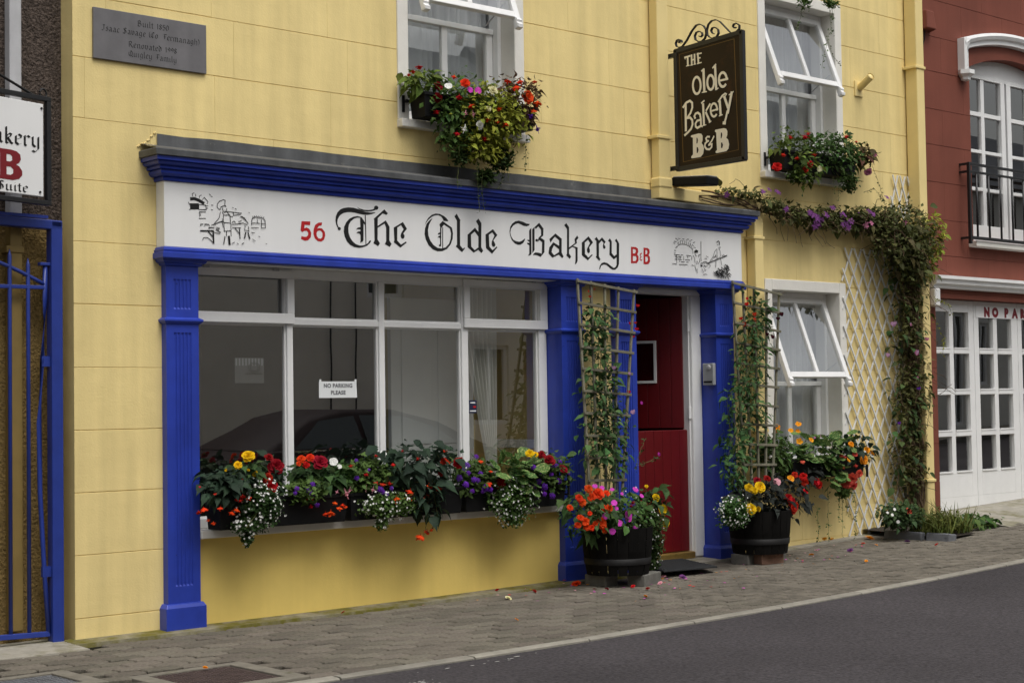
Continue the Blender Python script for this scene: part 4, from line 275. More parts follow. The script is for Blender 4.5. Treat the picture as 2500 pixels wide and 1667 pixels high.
PLANTS=[
('begonia_plant', 'dark-leaved begonia with drooping orange-red bells at the left end, against the fluted blue pilaster', 'begonia', 'flowering plants in the shop window boxes', (1.0, -0.12, 0.7), [(0.923, -0.17, 0.799, 0.166, 0.1, 0.102)], 'beg_dark', 80, 0.08, 0, 200, [('bell', 'orange', 0.698, -0.27, 0.667, 0.042), ('bell', 'orange', 0.662, -0.27, 0.653, 0.031), ('bell', 'orange', 0.811, -0.27, 0.669, 0.032), ('bell', 'orange', 0.89, -0.27, 0.635, 0.04), ('bell', 'orange', 0.925, -0.27, 0.652, 0.04), ('bell', 'orange', 1.01, -0.27, 0.72, 0.032), ('bell', 'orange', 0.761, -0.27, 0.582, 0.029), ('bell', 'orange', 0.725, -0.27, 0.602, 0.024), ('bell', 'red', 0.947, -0.27, 0.707, 0.032), ('bell', 'red', 0.966, -0.27, 0.73, 0.04), ('bell', 'red', 0.922, -0.27, 0.716, 0.032), ('bell', 'red', 0.96, -0.27, 0.768, 0.024), ('bell', 'red', 0.672, -0.27, 0.802, 0.018), ('bell', 'red', 0.964, -0.27, 0.837, 0.019), ('bell', 'red', 0.775, -0.27, 0.755, 0.019)], []),
('begonia_plant', 'bright yellow begonia above the left end of the long window box', 'begonia', 'flowering plants in the shop window boxes', (1.12, -0.1, 0.7), [(1.088, -0.13, 0.883, 0.096, 0.08, 0.06)], 'beg', 26, 0.075, 0, 80, [('dbl', 'yellow', 1.051, -0.2, 0.967, 0.081), ('dbl', 'yellow', 0.977, -0.2, 0.916, 0.051), ('dbl', 'yellow', 1.101, -0.2, 0.862, 0.038), ('dbl', 'yellow', 0.893, -0.2, 0.891, 0.019), ('dbl', 'yellow', 1.053, -0.2, 0.886, 0.019)], []),
('begonia_plant', 'deep red double begonia between the yellow begonia and the first mullion', 'begonia', 'flowering plants in the shop window boxes', (1.3, -0.12, 0.7), [(1.256, -0.14, 0.86, 0.085, 0.09, 0.099)], 'beg_dark', 28, 0.075, 0, 60, [('dbl', 'dred', 1.233, -0.23, 0.899, 0.096), ('dbl', 'dred', 1.182, -0.23, 0.958, 0.055), ('dbl', 'red', 1.171, -0.23, 0.833, 0.068), ('dbl', 'red', 1.19, -0.23, 0.777, 0.085)], []),
('bacopa_plant', 'largest white-dotted trailing bacopa, spilling over the sill near the left pilaster', 'bacopa', 'flowering plants in the shop window boxes', (1.2, -0.2, 0.7), [(1.117, -0.24, 0.667, 0.131, 0.07, 0.125), (1.015, -0.24, 0.549, 0.095, 0.05, 0.048), (1.02, -0.23, 0.472, 0.032, 0.03, 0.048)], 'none', 0, 0.02, 190, 1500, [], []),
('begonia_plant', 'begonia with one big deep red bloom and drooping orange bells, right of the first mullion', 'begonia', 'flowering plants in the shop window boxes', (1.7, -0.12, 0.7), [(1.583, -0.16, 0.825, 0.184, 0.1, 0.073)], 'beg', 52, 0.085, 0, 150, [('dbl', 'dred', 1.549, -0.25, 0.915, 0.098), ('dbl', 'orange', 1.408, -0.25, 0.94, 0.053), ('dbl', 'orange', 1.475, -0.25, 0.947, 0.053), ('dbl', 'orange', 1.388, -0.25, 0.913, 0.033), ('dbl', 'red', 1.447, -0.25, 0.905, 0.047), ('bell', 'red', 1.485, -0.25, 0.692, 0.039), ('bell', 'red', 1.445, -0.25, 0.697, 0.03), ('bell', 'red', 1.478, -0.25, 0.643, 0.033), ('bell', 'red', 1.546, -0.25, 0.734, 0.028), ('bell', 'orange', 1.661, -0.25, 0.655, 0.034), ('bell', 'orange', 1.626, -0.25, 0.592, 0.056), ('bell', 'orange', 1.588, -0.25, 0.589, 0.039), ('bell', 'orange', 1.695, -0.25, 0.62, 0.037), ('bell', 'orange', 1.72, -0.25, 0.638, 0.031), ('bell', 'orange', 1.744, -0.25, 0.625, 0.028)], []),
('verbena_plant', 'small purple verbena beneath the big red bloom in the second pane', 'verbena', 'flowering plants in the shop window boxes', (1.62, -0.15, 0.7), [(1.453, -0.22, 0.748, 0.127, 0.07, 0.067)], 'none', 0, 0.03, 0, 500, [('verb', 'purple', 1.352, -0.28, 0.76, 0.036), ('verb', 'purple', 1.339, -0.28, 0.732, 0.029), ('verb', 'purple', 1.425, -0.28, 0.75, 0.041), ('verb', 'purple', 1.465, -0.28, 0.726, 0.047), ('verb', 'purple', 1.472, -0.28, 0.781, 0.047), ('verb', 'purple', 1.504, -0.28, 0.652, 0.036), ('verb', 'purple', 1.438, -0.28, 0.767, 0.025)], []),
('fuchsia_plant', 'white starry flowers with pale pink fuchsia drops before the second mullion', 'fuchsia', 'flowering plants in the shop window boxes', (1.95, -0.12, 0.7), [(1.783, -0.15, 0.817, 0.091, 0.08, 0.086)], 'ova', 34, 0.055, 0, 250, [('five', 'white', 1.662, -0.24, 0.914, 0.054), ('five', 'white', 1.706, -0.24, 0.883, 0.031), ('fuch', 'pink', 1.759, -0.24, 0.706, 0.054), ('fuch', 'pink', 1.784, -0.24, 0.728, 0.034), ('fuch', 'pink', 1.683, -0.24, 0.721, 0.025)], []),
('verbena_plant', 'purple verbena mixed with red and pink drops right of the second mullion', 'verbena', 'flowering plants in the shop window boxes', (2.25, -0.12, 0.7), [(1.975, -0.16, 0.809, 0.172, 0.09, 0.116)], 'ova', 40, 0.05, 0, 500, [('verb', 'purple', 1.834, -0.25, 0.805, 0.037), ('verb', 'purple', 1.832, -0.25, 0.918, 0.028), ('verb', 'purple', 2.021, -0.25, 0.721, 0.049), ('verb', 'purple', 2.071, -0.25, 0.684, 0.043), ('verb', 'purple', 2.112, -0.25, 0.727, 0.038), ('verb', 'purple', 1.93, -0.25, 0.853, 0.026), ('verb', 'purple', 2.043, -0.25, 0.704, 0.035), ('bell', 'red', 1.789, -0.25, 0.884, 0.034), ('bell', 'red', 2.043, -0.25, 0.755, 0.037), ('bell', 'red', 2.096, -0.25, 0.758, 0.04), ('bell', 'red', 1.908, -0.25, 0.825, 0.031), ('bell', 'red', 1.986, -0.25, 0.77, 0.032), ('bell', 'red', 1.989, -0.25, 0.943, 0.023), ('fuch', 'pink', 1.907, -0.25, 0.734, 0.034), ('fuch', 'pink', 1.96, -0.25, 0.721, 0.037), ('five', 'white', 2.05, -0.25, 0.955, 0.043), ('five', 'white', 1.979, -0.25, 0.753, 0.023)], []),
('bacopa_plant', 'white-dotted bacopa on the sill left of the long hanging begonia leaf', 'bacopa', 'flowering plants in the shop window boxes', (2.35, -0.2, 0.7), [(2.103, -0.24, 0.618, 0.212, 0.06, 0.078), (2.043, -0.23, 0.505, 0.048, 0.03, 0.039)], 'none', 0, 0.02, 95, 900, [], []),
('begonia_plant', 'tallest dark-leaved begonia in the third pane with red bells and one long hanging stem', 'begonia', 'flowering plants in the shop window boxes', (2.65, -0.12, 0.7), [(2.401, -0.15, 0.884, 0.356, 0.11, 0.126), (2.427, -0.24, 0.647, 0.127, 0.05, 0.119)], 'beg_dark', 112, 0.1, 0, 250, [('bell', 'red', 2.562, -0.26, 0.957, 0.03), ('bell', 'red', 2.323, -0.26, 0.912, 0.033), ('bell', 'red', 2.352, -0.26, 0.881, 0.03), ('bell', 'red', 2.12, -0.26, 0.88, 0.032), ('bell', 'red', 2.364, -0.26, 0.825, 0.03), ('bell', 'red', 2.52, -0.26, 0.805, 0.043), ('bell', 'red', 2.199, -0.26, 0.968, 0.023), ('bell', 'red', 2.705, -0.26, 0.905, 0.027), ('bell', 'red', 1.983, -0.26, 0.943, 0.026), ('dbl', 'red', 2.552, -0.26, 0.887, 0.053), ('dbl', 'red', 2.673, -0.26, 0.87, 0.074), ('bell', 'orange', 2.417, -0.26, 0.727, 0.049), ('bell', 'orange', 2.379, -0.26, 0.722, 0.03), ('bell', 'orange', 2.502, -0.26, 0.707, 0.046), ('bell', 'orange', 2.352, -0.26, 0.655, 0.043), ('bell', 'orange', 2.399, -0.26, 0.667, 0.039), ('bell', 'orange', 2.257, -0.26, 0.698, 0.055), ('bell', 'orange', 2.248, -0.26, 0.65, 0.049), ('bell', 'orange', 2.145, -0.26, 0.655, 0.062), ('bell', 'orange', 2.395, -0.26, 0.425, 0.049), ('bell', 'orange', 2.339, -0.26, 0.396, 0.062), ('bell', 'orange', 2.433, -0.26, 0.436, 0.03), ('bell', 'orange', 2.586, -0.26, 0.879, 0.037)], [[(2.404, -0.27, 0.675), (2.393, -0.27, 0.544), (2.378, -0.27, 0.414)], [(2.438, -0.27, 0.7), (2.478, -0.27, 0.566), (2.485, -0.27, 0.473)]]),
('verbena_plant', 'purple verbena in front of the cream curtain', 'verbena', 'flowering plants in the shop window boxes', (3.15, -0.12, 0.7), [(2.88, -0.17, 0.765, 0.171, 0.09, 0.116)], 'ova', 26, 0.05, 0, 450, [('verb', 'purple', 2.748, -0.26, 0.853, 0.054), ('verb', 'purple', 2.764, -0.26, 0.802, 0.037), ('verb', 'purple', 2.684, -0.26, 0.769, 0.05), ('verb', 'purple', 2.741, -0.26, 0.722, 0.05), ('verb', 'purple', 2.812, -0.26, 0.753, 0.044), ('verb', 'purple', 2.848, -0.26, 0.747, 0.041), ('verb', 'purple', 2.875, -0.26, 0.791, 0.041), ('verb', 'purple', 2.918, -0.26, 0.691, 0.061), ('verb', 'purple', 2.963, -0.26, 0.678, 0.041), ('verb', 'purple', 2.797, -0.26, 0.676, 0.037), ('verb', 'purple', 2.837, -0.26, 0.908, 0.041), ('verb', 'purple', 2.725, -0.26, 0.827, 0.03), ('verb', 'purple', 2.891, -0.26, 0.668, 0.034), ('bell', 'orange', 2.941, -0.26, 0.717, 0.051), ('bell', 'orange', 2.877, -0.26, 0.876, 0.031), ('bell', 'orange', 2.966, -0.26, 0.804, 0.027)], []),
('nasturtium_plant', 'nasturtium with round cream-splashed leaves in the long window box', 'nasturtium', 'flowering plants in the shop window boxes', (3.4, -0.12, 0.7), [(3.211, -0.2, 0.78, 0.168, 0.08, 0.118)], 'nas', 44, 0.085, 0, 60, [], []),
('bacopa_plant', 'white-dotted bacopa hanging below the round variegated leaves', 'bacopa', 'flowering plants in the shop window boxes', (3.42, -0.2, 0.7), [(3.181, -0.24, 0.595, 0.195, 0.06, 0.138), (3.179, -0.24, 0.478, 0.102, 0.04, 0.062)], 'none', 0, 0.02, 140, 1300, [], []),
('verbena_plant', 'purple verbena with deep red and yellow begonias at the right end of the box', 'verbena', 'flowering plants in the shop window boxes', (3.65, -0.12, 0.7), [(3.601, -0.15, 0.756, 0.205, 0.1, 0.143)], 'ova', 34, 0.055, 0, 600, [('dbl', 'yellow', 3.348, -0.24, 0.911, 0.059), ('dbl', 'yellow', 3.405, -0.24, 0.906, 0.042), ('dbl', 'dred', 3.462, -0.24, 0.901, 0.056), ('dbl', 'dred', 3.538, -0.24, 0.858, 0.081), ('dbl', 'dred', 3.064, -0.24, 0.718, 0.079), ('dbl', 'dred', 3.674, -0.24, 0.79, 0.064), ('verb', 'purple', 3.46, -0.24, 0.799, 0.074), ('verb', 'purple', 3.434, -0.24, 0.712, 0.046), ('verb', 'purple', 3.486, -0.24, 0.671, 0.06), ('verb', 'purple', 3.38, -0.24, 0.669, 0.052), ('verb', 'purple', 3.557, -0.24, 0.823, 0.039), ('verb', 'purple', 3.645, -0.24, 0.845, 0.039), ('verb', 'purple', 3.562, -0.24, 0.604, 0.053), ('verb', 'purple', 3.632, -0.24, 0.707, 0.046), ('verb', 'purple', 3.383, -0.24, 0.816, 0.046), ('verb', 'purple', 3.606, -0.24, 0.818, 0.039), ('verb', 'purple', 3.555, -0.24, 0.76, 0.039), ('verb', 'purple', 3.727, -0.24, 0.76, 0.032), ('verb', 'purple', 3.485, -0.24, 0.622, 0.042)], []),
('begonia_plant', 'orange double begonia crowding the left half of the barrel beside the door', 'begonia', 'flowering plants in the half barrels', (3.9, -0.42, 0.36), [(3.702, -0.46, 0.487, 0.207, 0.17, 0.159)], 'beg', 62, 0.085, 0, 150, [('dbl', 'orange', 3.667, -0.6, 0.623, 0.088), ('dbl', 'orange', 3.609, -0.6, 0.608, 0.055), ('dbl', 'orange', 3.75, -0.6, 0.625, 0.047), ('dbl', 'orange', 3.478, -0.6, 0.603, 0.055), ('dbl', 'orange', 3.51, -0.6, 0.571, 0.058), ('dbl', 'orange', 3.573, -0.6, 0.662, 0.061), ('dbl', 'orange', 3.584, -0.6, 0.595, 0.038), ('dbl', 'orange', 3.388, -0.6, 0.542, 0.046), ('dbl', 'orange', 3.714, -0.6, 0.521, 0.05), ('dbl', 'orange', 3.772, -0.6, 0.515, 0.056), ('dbl', 'orange', 3.581, -0.6, 0.492, 0.034), ('dbl', 'orange', 3.487, -0.6, 0.467, 0.049), ('dbl', 'orange', 3.531, -0.6, 0.438, 0.061), ('dbl', 'orange', 3.462, -0.6, 0.419, 0.046), ('dbl', 'orange', 3.546, -0.6, 0.399, 0.049), ('dbl', 'orange', 3.595, -0.6, 0.391, 0.044), ('dbl', 'orange', 3.691, -0.6, 0.417, 0.079), ('dbl', 'orange', 3.629, -0.6, 0.415, 0.044), ('dbl', 'orange', 3.718, -0.6, 0.374, 0.056)], []),
('impatiens_plant', 'magenta pink impatiens in the middle of the barrel by the door', 'impatiens', 'flowering plants in the half barrels', (4.05, -0.42, 0.36), [(4.023, -0.46, 0.451, 0.233, 0.18, 0.168)], 'ova', 110, 0.06, 25, 500, [('five', 'magenta', 3.635, -0.6, 0.68, 0.036), ('five', 'magenta', 3.705, -0.6, 0.665, 0.034), ('five', 'magenta', 3.805, -0.6, 0.649, 0.029), ('five', 'magenta', 3.823, -0.6, 0.553, 0.044), ('five', 'magenta', 3.844, -0.6, 0.514, 0.031), ('five', 'magenta', 3.729, -0.6, 0.464, 0.042), ('five', 'magenta', 3.965, -0.6, 0.461, 0.056), ('five', 'magenta', 3.965, -0.6, 0.435, 0.048), ('five', 'magenta', 3.87, -0.6, 0.409, 0.047), ('five', 'magenta', 3.801, -0.6, 0.354, 0.044), ('five', 'magenta', 4.031, -0.6, 0.354, 0.046), ('five', 'magenta', 4.026, -0.6, 0.319, 0.039), ('five', 'magenta', 4.043, -0.6, 0.637, 0.043), ('five', 'magenta', 4.107, -0.6, 0.589, 0.031), ('five', 'magenta', 3.905, -0.6, 0.614, 0.023), ('bell', 'dred', 4.011, -0.6, 0.546, 0.036), ('bell', 'dred', 3.993, -0.6, 0.524, 0.03)], []),
('begonia_plant', 'yellow begonia on the door side of the barrel', 'begonia', 'flowering plants in the half barrels', (4.25, -0.4, 0.36), [(4.41, -0.42, 0.519, 0.117, 0.12, 0.105)], 'beg', 26, 0.08, 0, 80, [('dbl', 'yellow', 4.362, -0.5, 0.561, 0.061), ('dbl', 'yellow', 4.431, -0.5, 0.469, 0.083), ('dbl', 'yellow', 4.456, -0.5, 0.366, 0.071), ('dbl', 'yellow', 4.262, -0.5, 0.646, 0.029)], []),
('trailing_plant', 'green trailing foliage with tiny white dots hanging beside the doormat', 'trailing plant', 'flowering plants in the half barrels', (4.3, -0.45, 0.36), [(4.276, -0.5, 0.371, 0.124, 0.09, 0.122), (4.356, -0.48, 0.23, 0.08, 0.05, 0.104), (4.345, -0.47, 0.108, 0.054, 0.04, 0.079)], 'none', 0, 0.02, 55, 1500, [], []),
('begonia_plant', 'yellow begonia with dark leaves in the barrel under the right-hand fan trellis', 'begonia', 'flowering plants in the half barrels', (5.55, -0.4, 0.4), [(5.601, -0.46, 0.498, 0.329, 0.17, 0.172)], 'beg_black', 58, 0.095, 0, 120, [('dbl', 'yellow', 5.297, -0.6, 0.59, 0.065), ('dbl', 'yellow', 5.428, -0.6, 0.592, 0.088), ('dbl', 'yellow', 5.367, -0.6, 0.568, 0.055), ('dbl', 'yellow', 5.321, -0.6, 0.429, 0.088), ('dbl', 'yellow', 5.404, -0.6, 0.424, 0.042)], []),
('begonia_plant', 'crimson begonia with blackish leaves on the window side of the right barrel', 'begonia', 'flowering plants in the half barrels', (5.75, -0.4, 0.4), [(5.947, -0.42, 0.487, 0.278, 0.15, 0.159)], 'beg_black', 52, 0.085, 0, 120, [('dbl', 'red', 5.841, -0.55, 0.489, 0.067), ('dbl', 'red', 5.884, -0.55, 0.461, 0.059), ('dbl', 'red', 5.894, -0.55, 0.403, 0.09), ('dbl', 'red', 5.932, -0.55, 0.421, 0.051), ('dbl', 'red', 6.05, -0.55, 0.514, 0.067), ('dbl', 'dred', 5.46, -0.55, 0.639, 0.058), ('dbl', 'dred', 5.581, -0.55, 0.649, 0.058), ('five', 'pink', 5.702, -0.55, 0.617, 0.059), ('nast', 'oyellow', 5.877, -0.55, 0.637, 0.059)], []),
('bacopa_plant', 'small white bacopa spilling against the rightmost blue pilaster', 'bacopa', 'flowering plants in the half barrels', (5.45, -0.5, 0.4), [(5.168, -0.55, 0.409, 0.145, 0.08, 0.106)], 'none', 0, 0.02, 85, 900, [], []),
('sweet_pea_plant', 'sweet pea with red and pink flowers on the fan trellis left of the red door', 'sweet pea', 'sweet peas climbing the fan trellises', (4.0, -0.36, 0.4), [(4.072, -0.3, 0.884, 0.236, 0.1, 0.172), (4.082, -0.27, 1.056, 0.212, 0.09, 0.19), (4.101, -0.24, 1.258, 0.188, 0.08, 0.197), (4.103, -0.21, 1.444, 0.172, 0.07, 0.162), (4.086, -0.18, 1.686, 0.151, 0.06, 0.168), (4.123, -0.16, 1.875, 0.151, 0.05, 0.154)], 'pea', 220, 0.066, 0, 550, [('pea', 'red', 4.11, -0.15, 2.102, 0.026), ('pea', 'red', 4.047, -0.15, 2.083, 0.029), ('pea', 'red', 4.062, -0.15, 2.044, 0.026), ('pea', 'red', 4.571, -0.15, 1.989, 0.036), ('pea', 'red', 4.488, -0.15, 1.85, 0.038), ('pea', 'red', 4.547, -0.15, 1.859, 0.029), ('pea', 'red', 4.556, -0.15, 1.808, 0.041), ('pea', 'red', 4.52, -0.15, 1.753, 0.029), ('pea', 'maroon', 4.024, -0.15, 1.961, 0.026), ('pea', 'maroon', 4.027, -0.15, 1.938, 0.022), ('pea', 'maroon', 4.309, -0.15, 1.745, 0.023), ('pea', 'lilac', 4.12, -0.24, 1.504, 0.038), ('pea', 'lilac', 4.21, -0.24, 1.505, 0.052), ('pea', 'lilac', 4.372, -0.24, 1.467, 0.038), ('pea', 'lilac', 4.407, -0.24, 1.173, 0.059), ('pea', 'magenta', 4.498, -0.24, 1.245, 0.041), ('pea', 'magenta', 4.209, -0.24, 0.975, 0.038), ('pea', 'magenta', 4.677, -0.24, 0.852, 0.045), ('pea', 'red', 4.364, -0.24, 1.329, 0.038)], [[(4.379, -0.28, 0.757), (4.434, -0.28, 0.902), (4.496, -0.28, 0.988)], [(4.388, -0.28, 0.786), (4.508, -0.28, 0.811), (4.629, -0.28, 0.848)]]),
('sweet_pea_plant', 'sweet pea with red and blackish maroon flowers on the fan trellis by the open window', 'sweet pea', 'sweet peas climbing the fan trellises', (5.68, -0.36, 0.45), [(5.655, -0.28, 1.217, 0.258, 0.09, 0.276), (5.776, -0.24, 1.486, 0.222, 0.07, 0.254), (5.873, -0.2, 1.743, 0.198, 0.05, 0.222), (5.956, -0.17, 1.96, 0.187, 0.04, 0.172), (5.49, -0.32, 0.867, 0.205, 0.1, 0.219), (5.377, -0.38, 0.662, 0.143, 0.08, 0.171)], 'pea', 210, 0.07, 0, 550, [('pea', 'maroon', 6.243, -0.2, 1.957, 0.057), ('pea', 'maroon', 6.194, -0.2, 1.923, 0.045), ('pea', 'maroon', 5.962, -0.2, 1.847, 0.053), ('pea', 'maroon', 6.114, -0.2, 1.768, 0.056), ('pea', 'maroon', 6.047, -0.2, 1.793, 0.043), ('pea', 'maroon', 5.893, -0.2, 1.756, 0.047), ('pea', 'maroon', 5.859, -0.2, 1.725, 0.043), ('pea', 'maroon', 5.952, -0.2, 2.052, 0.039), ('pea', 'maroon', 5.904, -0.2, 2.077, 0.034), ('pea', 'red', 5.803, -0.2, 2.031, 0.051), ('pea', 'red', 5.805, -0.2, 2.078, 0.043), ('pea', 'red', 5.899, -0.2, 1.948, 0.056), ('pea', 'red', 5.891, -0.2, 1.904, 0.056), ('pea', 'red', 5.728, -0.2, 1.914, 0.042), ('pea', 'red', 5.759, -0.2, 1.864, 0.059), ('pea', 'red', 5.785, -0.2, 1.86, 0.047), ('pea', 'red', 5.775, -0.2, 1.576, 0.034), ('pea', 'cream', 5.535, -0.2, 0.904, 0.036), ('pea', 'cream', 5.674, -0.2, 0.848, 0.036)], []),
('nasturtium_plant', 'nasturtium with pale yellow-splashed round leaves under the open right-hand window', 'nasturtium', 'plants in the right-hand ground floor window box', (6.8, -0.12, 0.72), [(6.753, -0.16, 0.835, 0.437, 0.1, 0.126), (6.872, -0.22, 0.629, 0.111, 0.05, 0.118)], 'nas', 95, 0.075, 0, 150, [('nast', 'oyellow', 6.09, -0.25, 1.039, 0.057), ('nast', 'oyellow', 6.069, -0.25, 1.009, 0.037), ('nast', 'oyellow', 6.37, -0.25, 1.06, 0.054), ('nast', 'oyellow', 6.27, -0.25, 1.01, 0.045), ('nast', 'oyellow', 6.361, -0.25, 1.003, 0.041), ('nast', 'oyellow', 6.378, -0.25, 0.917, 0.058), ('nast', 'oyellow', 6.538, -0.25, 0.924, 0.046), ('nast', 'oyellow', 6.76, -0.25, 0.89, 0.046), ('nast', 'oyellow', 7.045, -0.25, 0.737, 0.047), ('nast', 'oyellow', 6.956, -0.25, 0.592, 0.042), ('nast', 'oyellow', 7.391, -0.25, 0.79, 0.061), ('nast', 'oyellow', 6.688, -0.25, 0.092, 0.043), ('nast', 'oyellow', 6.783, -0.25, 0.083, 0.04)], [[(6.785, -0.22, 0.514), (6.785, -0.22, 0.346), (6.782, -0.22, 0.069)], [(6.636, -0.22, 0.354), (6.638, -0.22, 0.229), (6.646, -0.22, 0.079)]]),
('begonia_plant', 'coral and yellow begonia at the trellis end of the ground floor box', 'begonia', 'plants in the right-hand ground floor window box', (7.2, -0.12, 0.72), [(7.256, -0.15, 0.811, 0.244, 0.1, 0.147)], 'beg_dark', 44, 0.08, 0, 100, [('dbl', 'coral', 7.082, -0.25, 0.582, 0.106), ('dbl', 'coral', 7.01, -0.25, 0.543, 0.097), ('dbl', 'coral', 7.107, -0.25, 0.517, 0.072), ('dbl', 'coral', 7.189, -0.25, 0.616, 0.073), ('dbl', 'coral', 7.139, -0.25, 0.785, 0.047), ('dbl', 'oyellow', 7.259, -0.25, 0.73, 0.086), ('dbl', 'oyellow', 7.313, -0.25, 0.817, 0.065), ('dbl', 'oyellow', 7.086, -0.25, 0.872, 0.051), ('bell', 'coral', 6.942, -0.25, 0.779, 0.038), ('bell', 'coral', 6.99, -0.25, 0.767, 0.038), ('bell', 'coral', 7.149, -0.25, 0.685, 0.043), ('bell', 'coral', 6.966, -0.25, 0.679, 0.047), ('bell', 'coral', 6.926, -0.25, 0.902, 0.038)], []),
('begonia_plant', 'red begonia in deep shade below the round variegated leaves', 'begonia', 'plants in the right-hand ground floor window box', (6.75, -0.14, 0.7), [(6.544, -0.2, 0.633, 0.254, 0.07, 0.083)], 'beg_black', 32, 0.07, 0, 80, [('dbl', 'red', 6.277, -0.27, 0.642, 0.057), ('dbl', 'red', 6.388, -0.27, 0.623, 0.07), ('dbl', 'red', 6.412, -0.27, 0.574, 0.074), ('dbl', 'red', 6.559, -0.27, 0.576, 0.079), ('dbl', 'red', 6.598, -0.27, 0.544, 0.071), ('bell', 'coral', 6.392, -0.27, 0.746, 0.041)], []),
('leafy_plant', 'plain green leafy plant between the right barrel and the window box', 'leafy plant', 'plants in the right-hand ground floor window box', (6.4, -0.15, 0.7), [(6.093, -0.2, 0.823, 0.218, 0.1, 0.171)], 'ova', 70, 0.065, 0, 350, [('verb', 'magenta', 6.686, -0.12, 0.938, 0.052), ('verb', 'magenta', 6.754, -0.12, 0.932, 0.042), ('verb', 'magenta', 6.837, -0.12, 0.946, 0.03)], []),
('trailing_ivy', 'thin ivy strands trailing down the yellow wall beside the white lattice', 'ivy', 'plants in the right-hand ground floor window box', (7.1, -0.15, 0.72), [(7.032, -0.2, 0.468, 0.098, 0.05, 0.051)], 'none', 0, 0.03, 0, 120, [], [[(7.012, -0.2, 0.486), (7.011, -0.2, 0.291), (7.0, -0.2, 0.087)], [(6.977, -0.2, 0.488), (6.974, -0.2, 0.352), (6.953, -0.2, 0.226)], [(7.175, -0.2, 0.496), (7.196, -0.2, 0.323), (7.203, -0.2, 0.125), (7.156, -0.2, 0.034)], [(7.045, -0.2, 0.451), (7.094, -0.2, 0.26)]]),
('begonia_plant', 'green begonia with pinkish red sprigs on the left of the left upstairs box', 'begonia', 'plants in the left upstairs window box', (2.6, -0.12, 3.38), [(2.523, -0.13, 3.472, 0.154, 0.08, 0.081)], 'beg_green', 34, 0.075, 0, 120, [('bell', 'red', 2.414, -0.22, 3.543, 0.042), ('bell', 'red', 2.364, -0.22, 3.507, 0.038), ('bell', 'red', 2.326, -0.22, 3.48, 0.032), ('bell', 'red', 2.562, -0.22, 3.257, 0.048), ('dbl', 'dred', 2.578, -0.22, 3.434, 0.062), ('dbl', 'dred', 2.57, -0.22, 3.353, 0.07)], []),
('mixed_plant', 'mixed white, orange and red blooms in the middle of the left upstairs box', 'flowering plant', 'plants in the left upstairs window box', (2.95, -0.15, 3.38), [(2.813, -0.2, 3.313, 0.265, 0.1, 0.214), (2.739, -0.22, 3.079, 0.144, 0.05, 0.091)], 'ova', 130, 0.058, 0, 700, [('dbl', 'orange', 2.735, -0.32, 3.457, 0.066), ('five', 'white', 2.585, -0.32, 3.419, 0.052), ('dbl', 'white', 2.861, -0.32, 3.181, 0.061), ('fuch', 'white', 2.722, -0.32, 3.139, 0.05), ('bell', 'red', 2.681, -0.32, 3.355, 0.052), ('bell', 'red', 2.657, -0.32, 3.102, 0.042), ('bell', 'red', 2.906, -0.32, 3.092, 0.051), ('bell', 'orange', 2.784, -0.32, 3.307, 0.051), ('bell', 'orange', 2.638, -0.32, 3.49, 0.038), ('fuch', 'pink', 2.731, -0.32, 3.245, 0.04), ('fuch', 'pink', 2.803, -0.32, 3.248, 0.04), ('five', 'magenta', 2.78, -0.32, 3.417, 0.042), ('five', 'magenta', 2.852, -0.32, 3.421, 0.049)], []),
('lime_plant', 'lime green trailing plant in the middle right of the left upstairs box', 'lime plant', 'plants in the left upstairs window box', (3.1, -0.15, 3.38), [(3.02, -0.27, 3.264, 0.271, 0.1, 0.226), (2.938, -0.25, 3.054, 0.188, 0.06, 0.113)], 'ova_lime', 230, 0.05, 0, 900, [('bell', 'orange', 3.063, -0.35, 3.206, 0.056), ('bell', 'orange', 2.909, -0.35, 3.22, 0.049), ('bell', 'orange', 2.989, -0.35, 3.218, 0.046), ('bell', 'orange', 3.011, -0.35, 3.308, 0.041), ('dbl', 'cream', 2.96, -0.35, 3.429, 0.066), ('dbl', 'cream', 2.917, -0.35, 3.297, 0.041)], []),
('begonia_plant', 'rust-leaved begonia with orange blooms at the right end of the left upstairs box', 'begonia', 'plants in the left upstairs window box', (3.35, -0.12, 3.38), [(3.37, -0.16, 3.476, 0.212, 0.1, 0.127), (3.344, -0.2, 3.309, 0.127, 0.06, 0.084)], 'beg_rust', 54, 0.07, 0, 250, [('bell', 'orange', 3.26, -0.26, 3.5, 0.068), ('bell', 'orange', 3.462, -0.26, 3.414, 0.058), ('bell', 'orange', 3.425, -0.26, 3.352, 0.047), ('bell', 'orange', 3.177, -0.26, 3.537, 0.042), ('bell', 'orange', 3.295, -0.26, 3.546, 0.047), ('bell', 'orange', 3.364, -0.26, 3.481, 0.047), ('bell', 'orange', 3.437, -0.26, 3.564, 0.037), ('dbl', 'orange', 3.37, -0.26, 3.44, 0.089), ('fuch', 'purple', 3.458, -0.26, 3.223, 0.053), ('fuch', 'purple', 3.396, -0.26, 3.306, 0.053)], []),
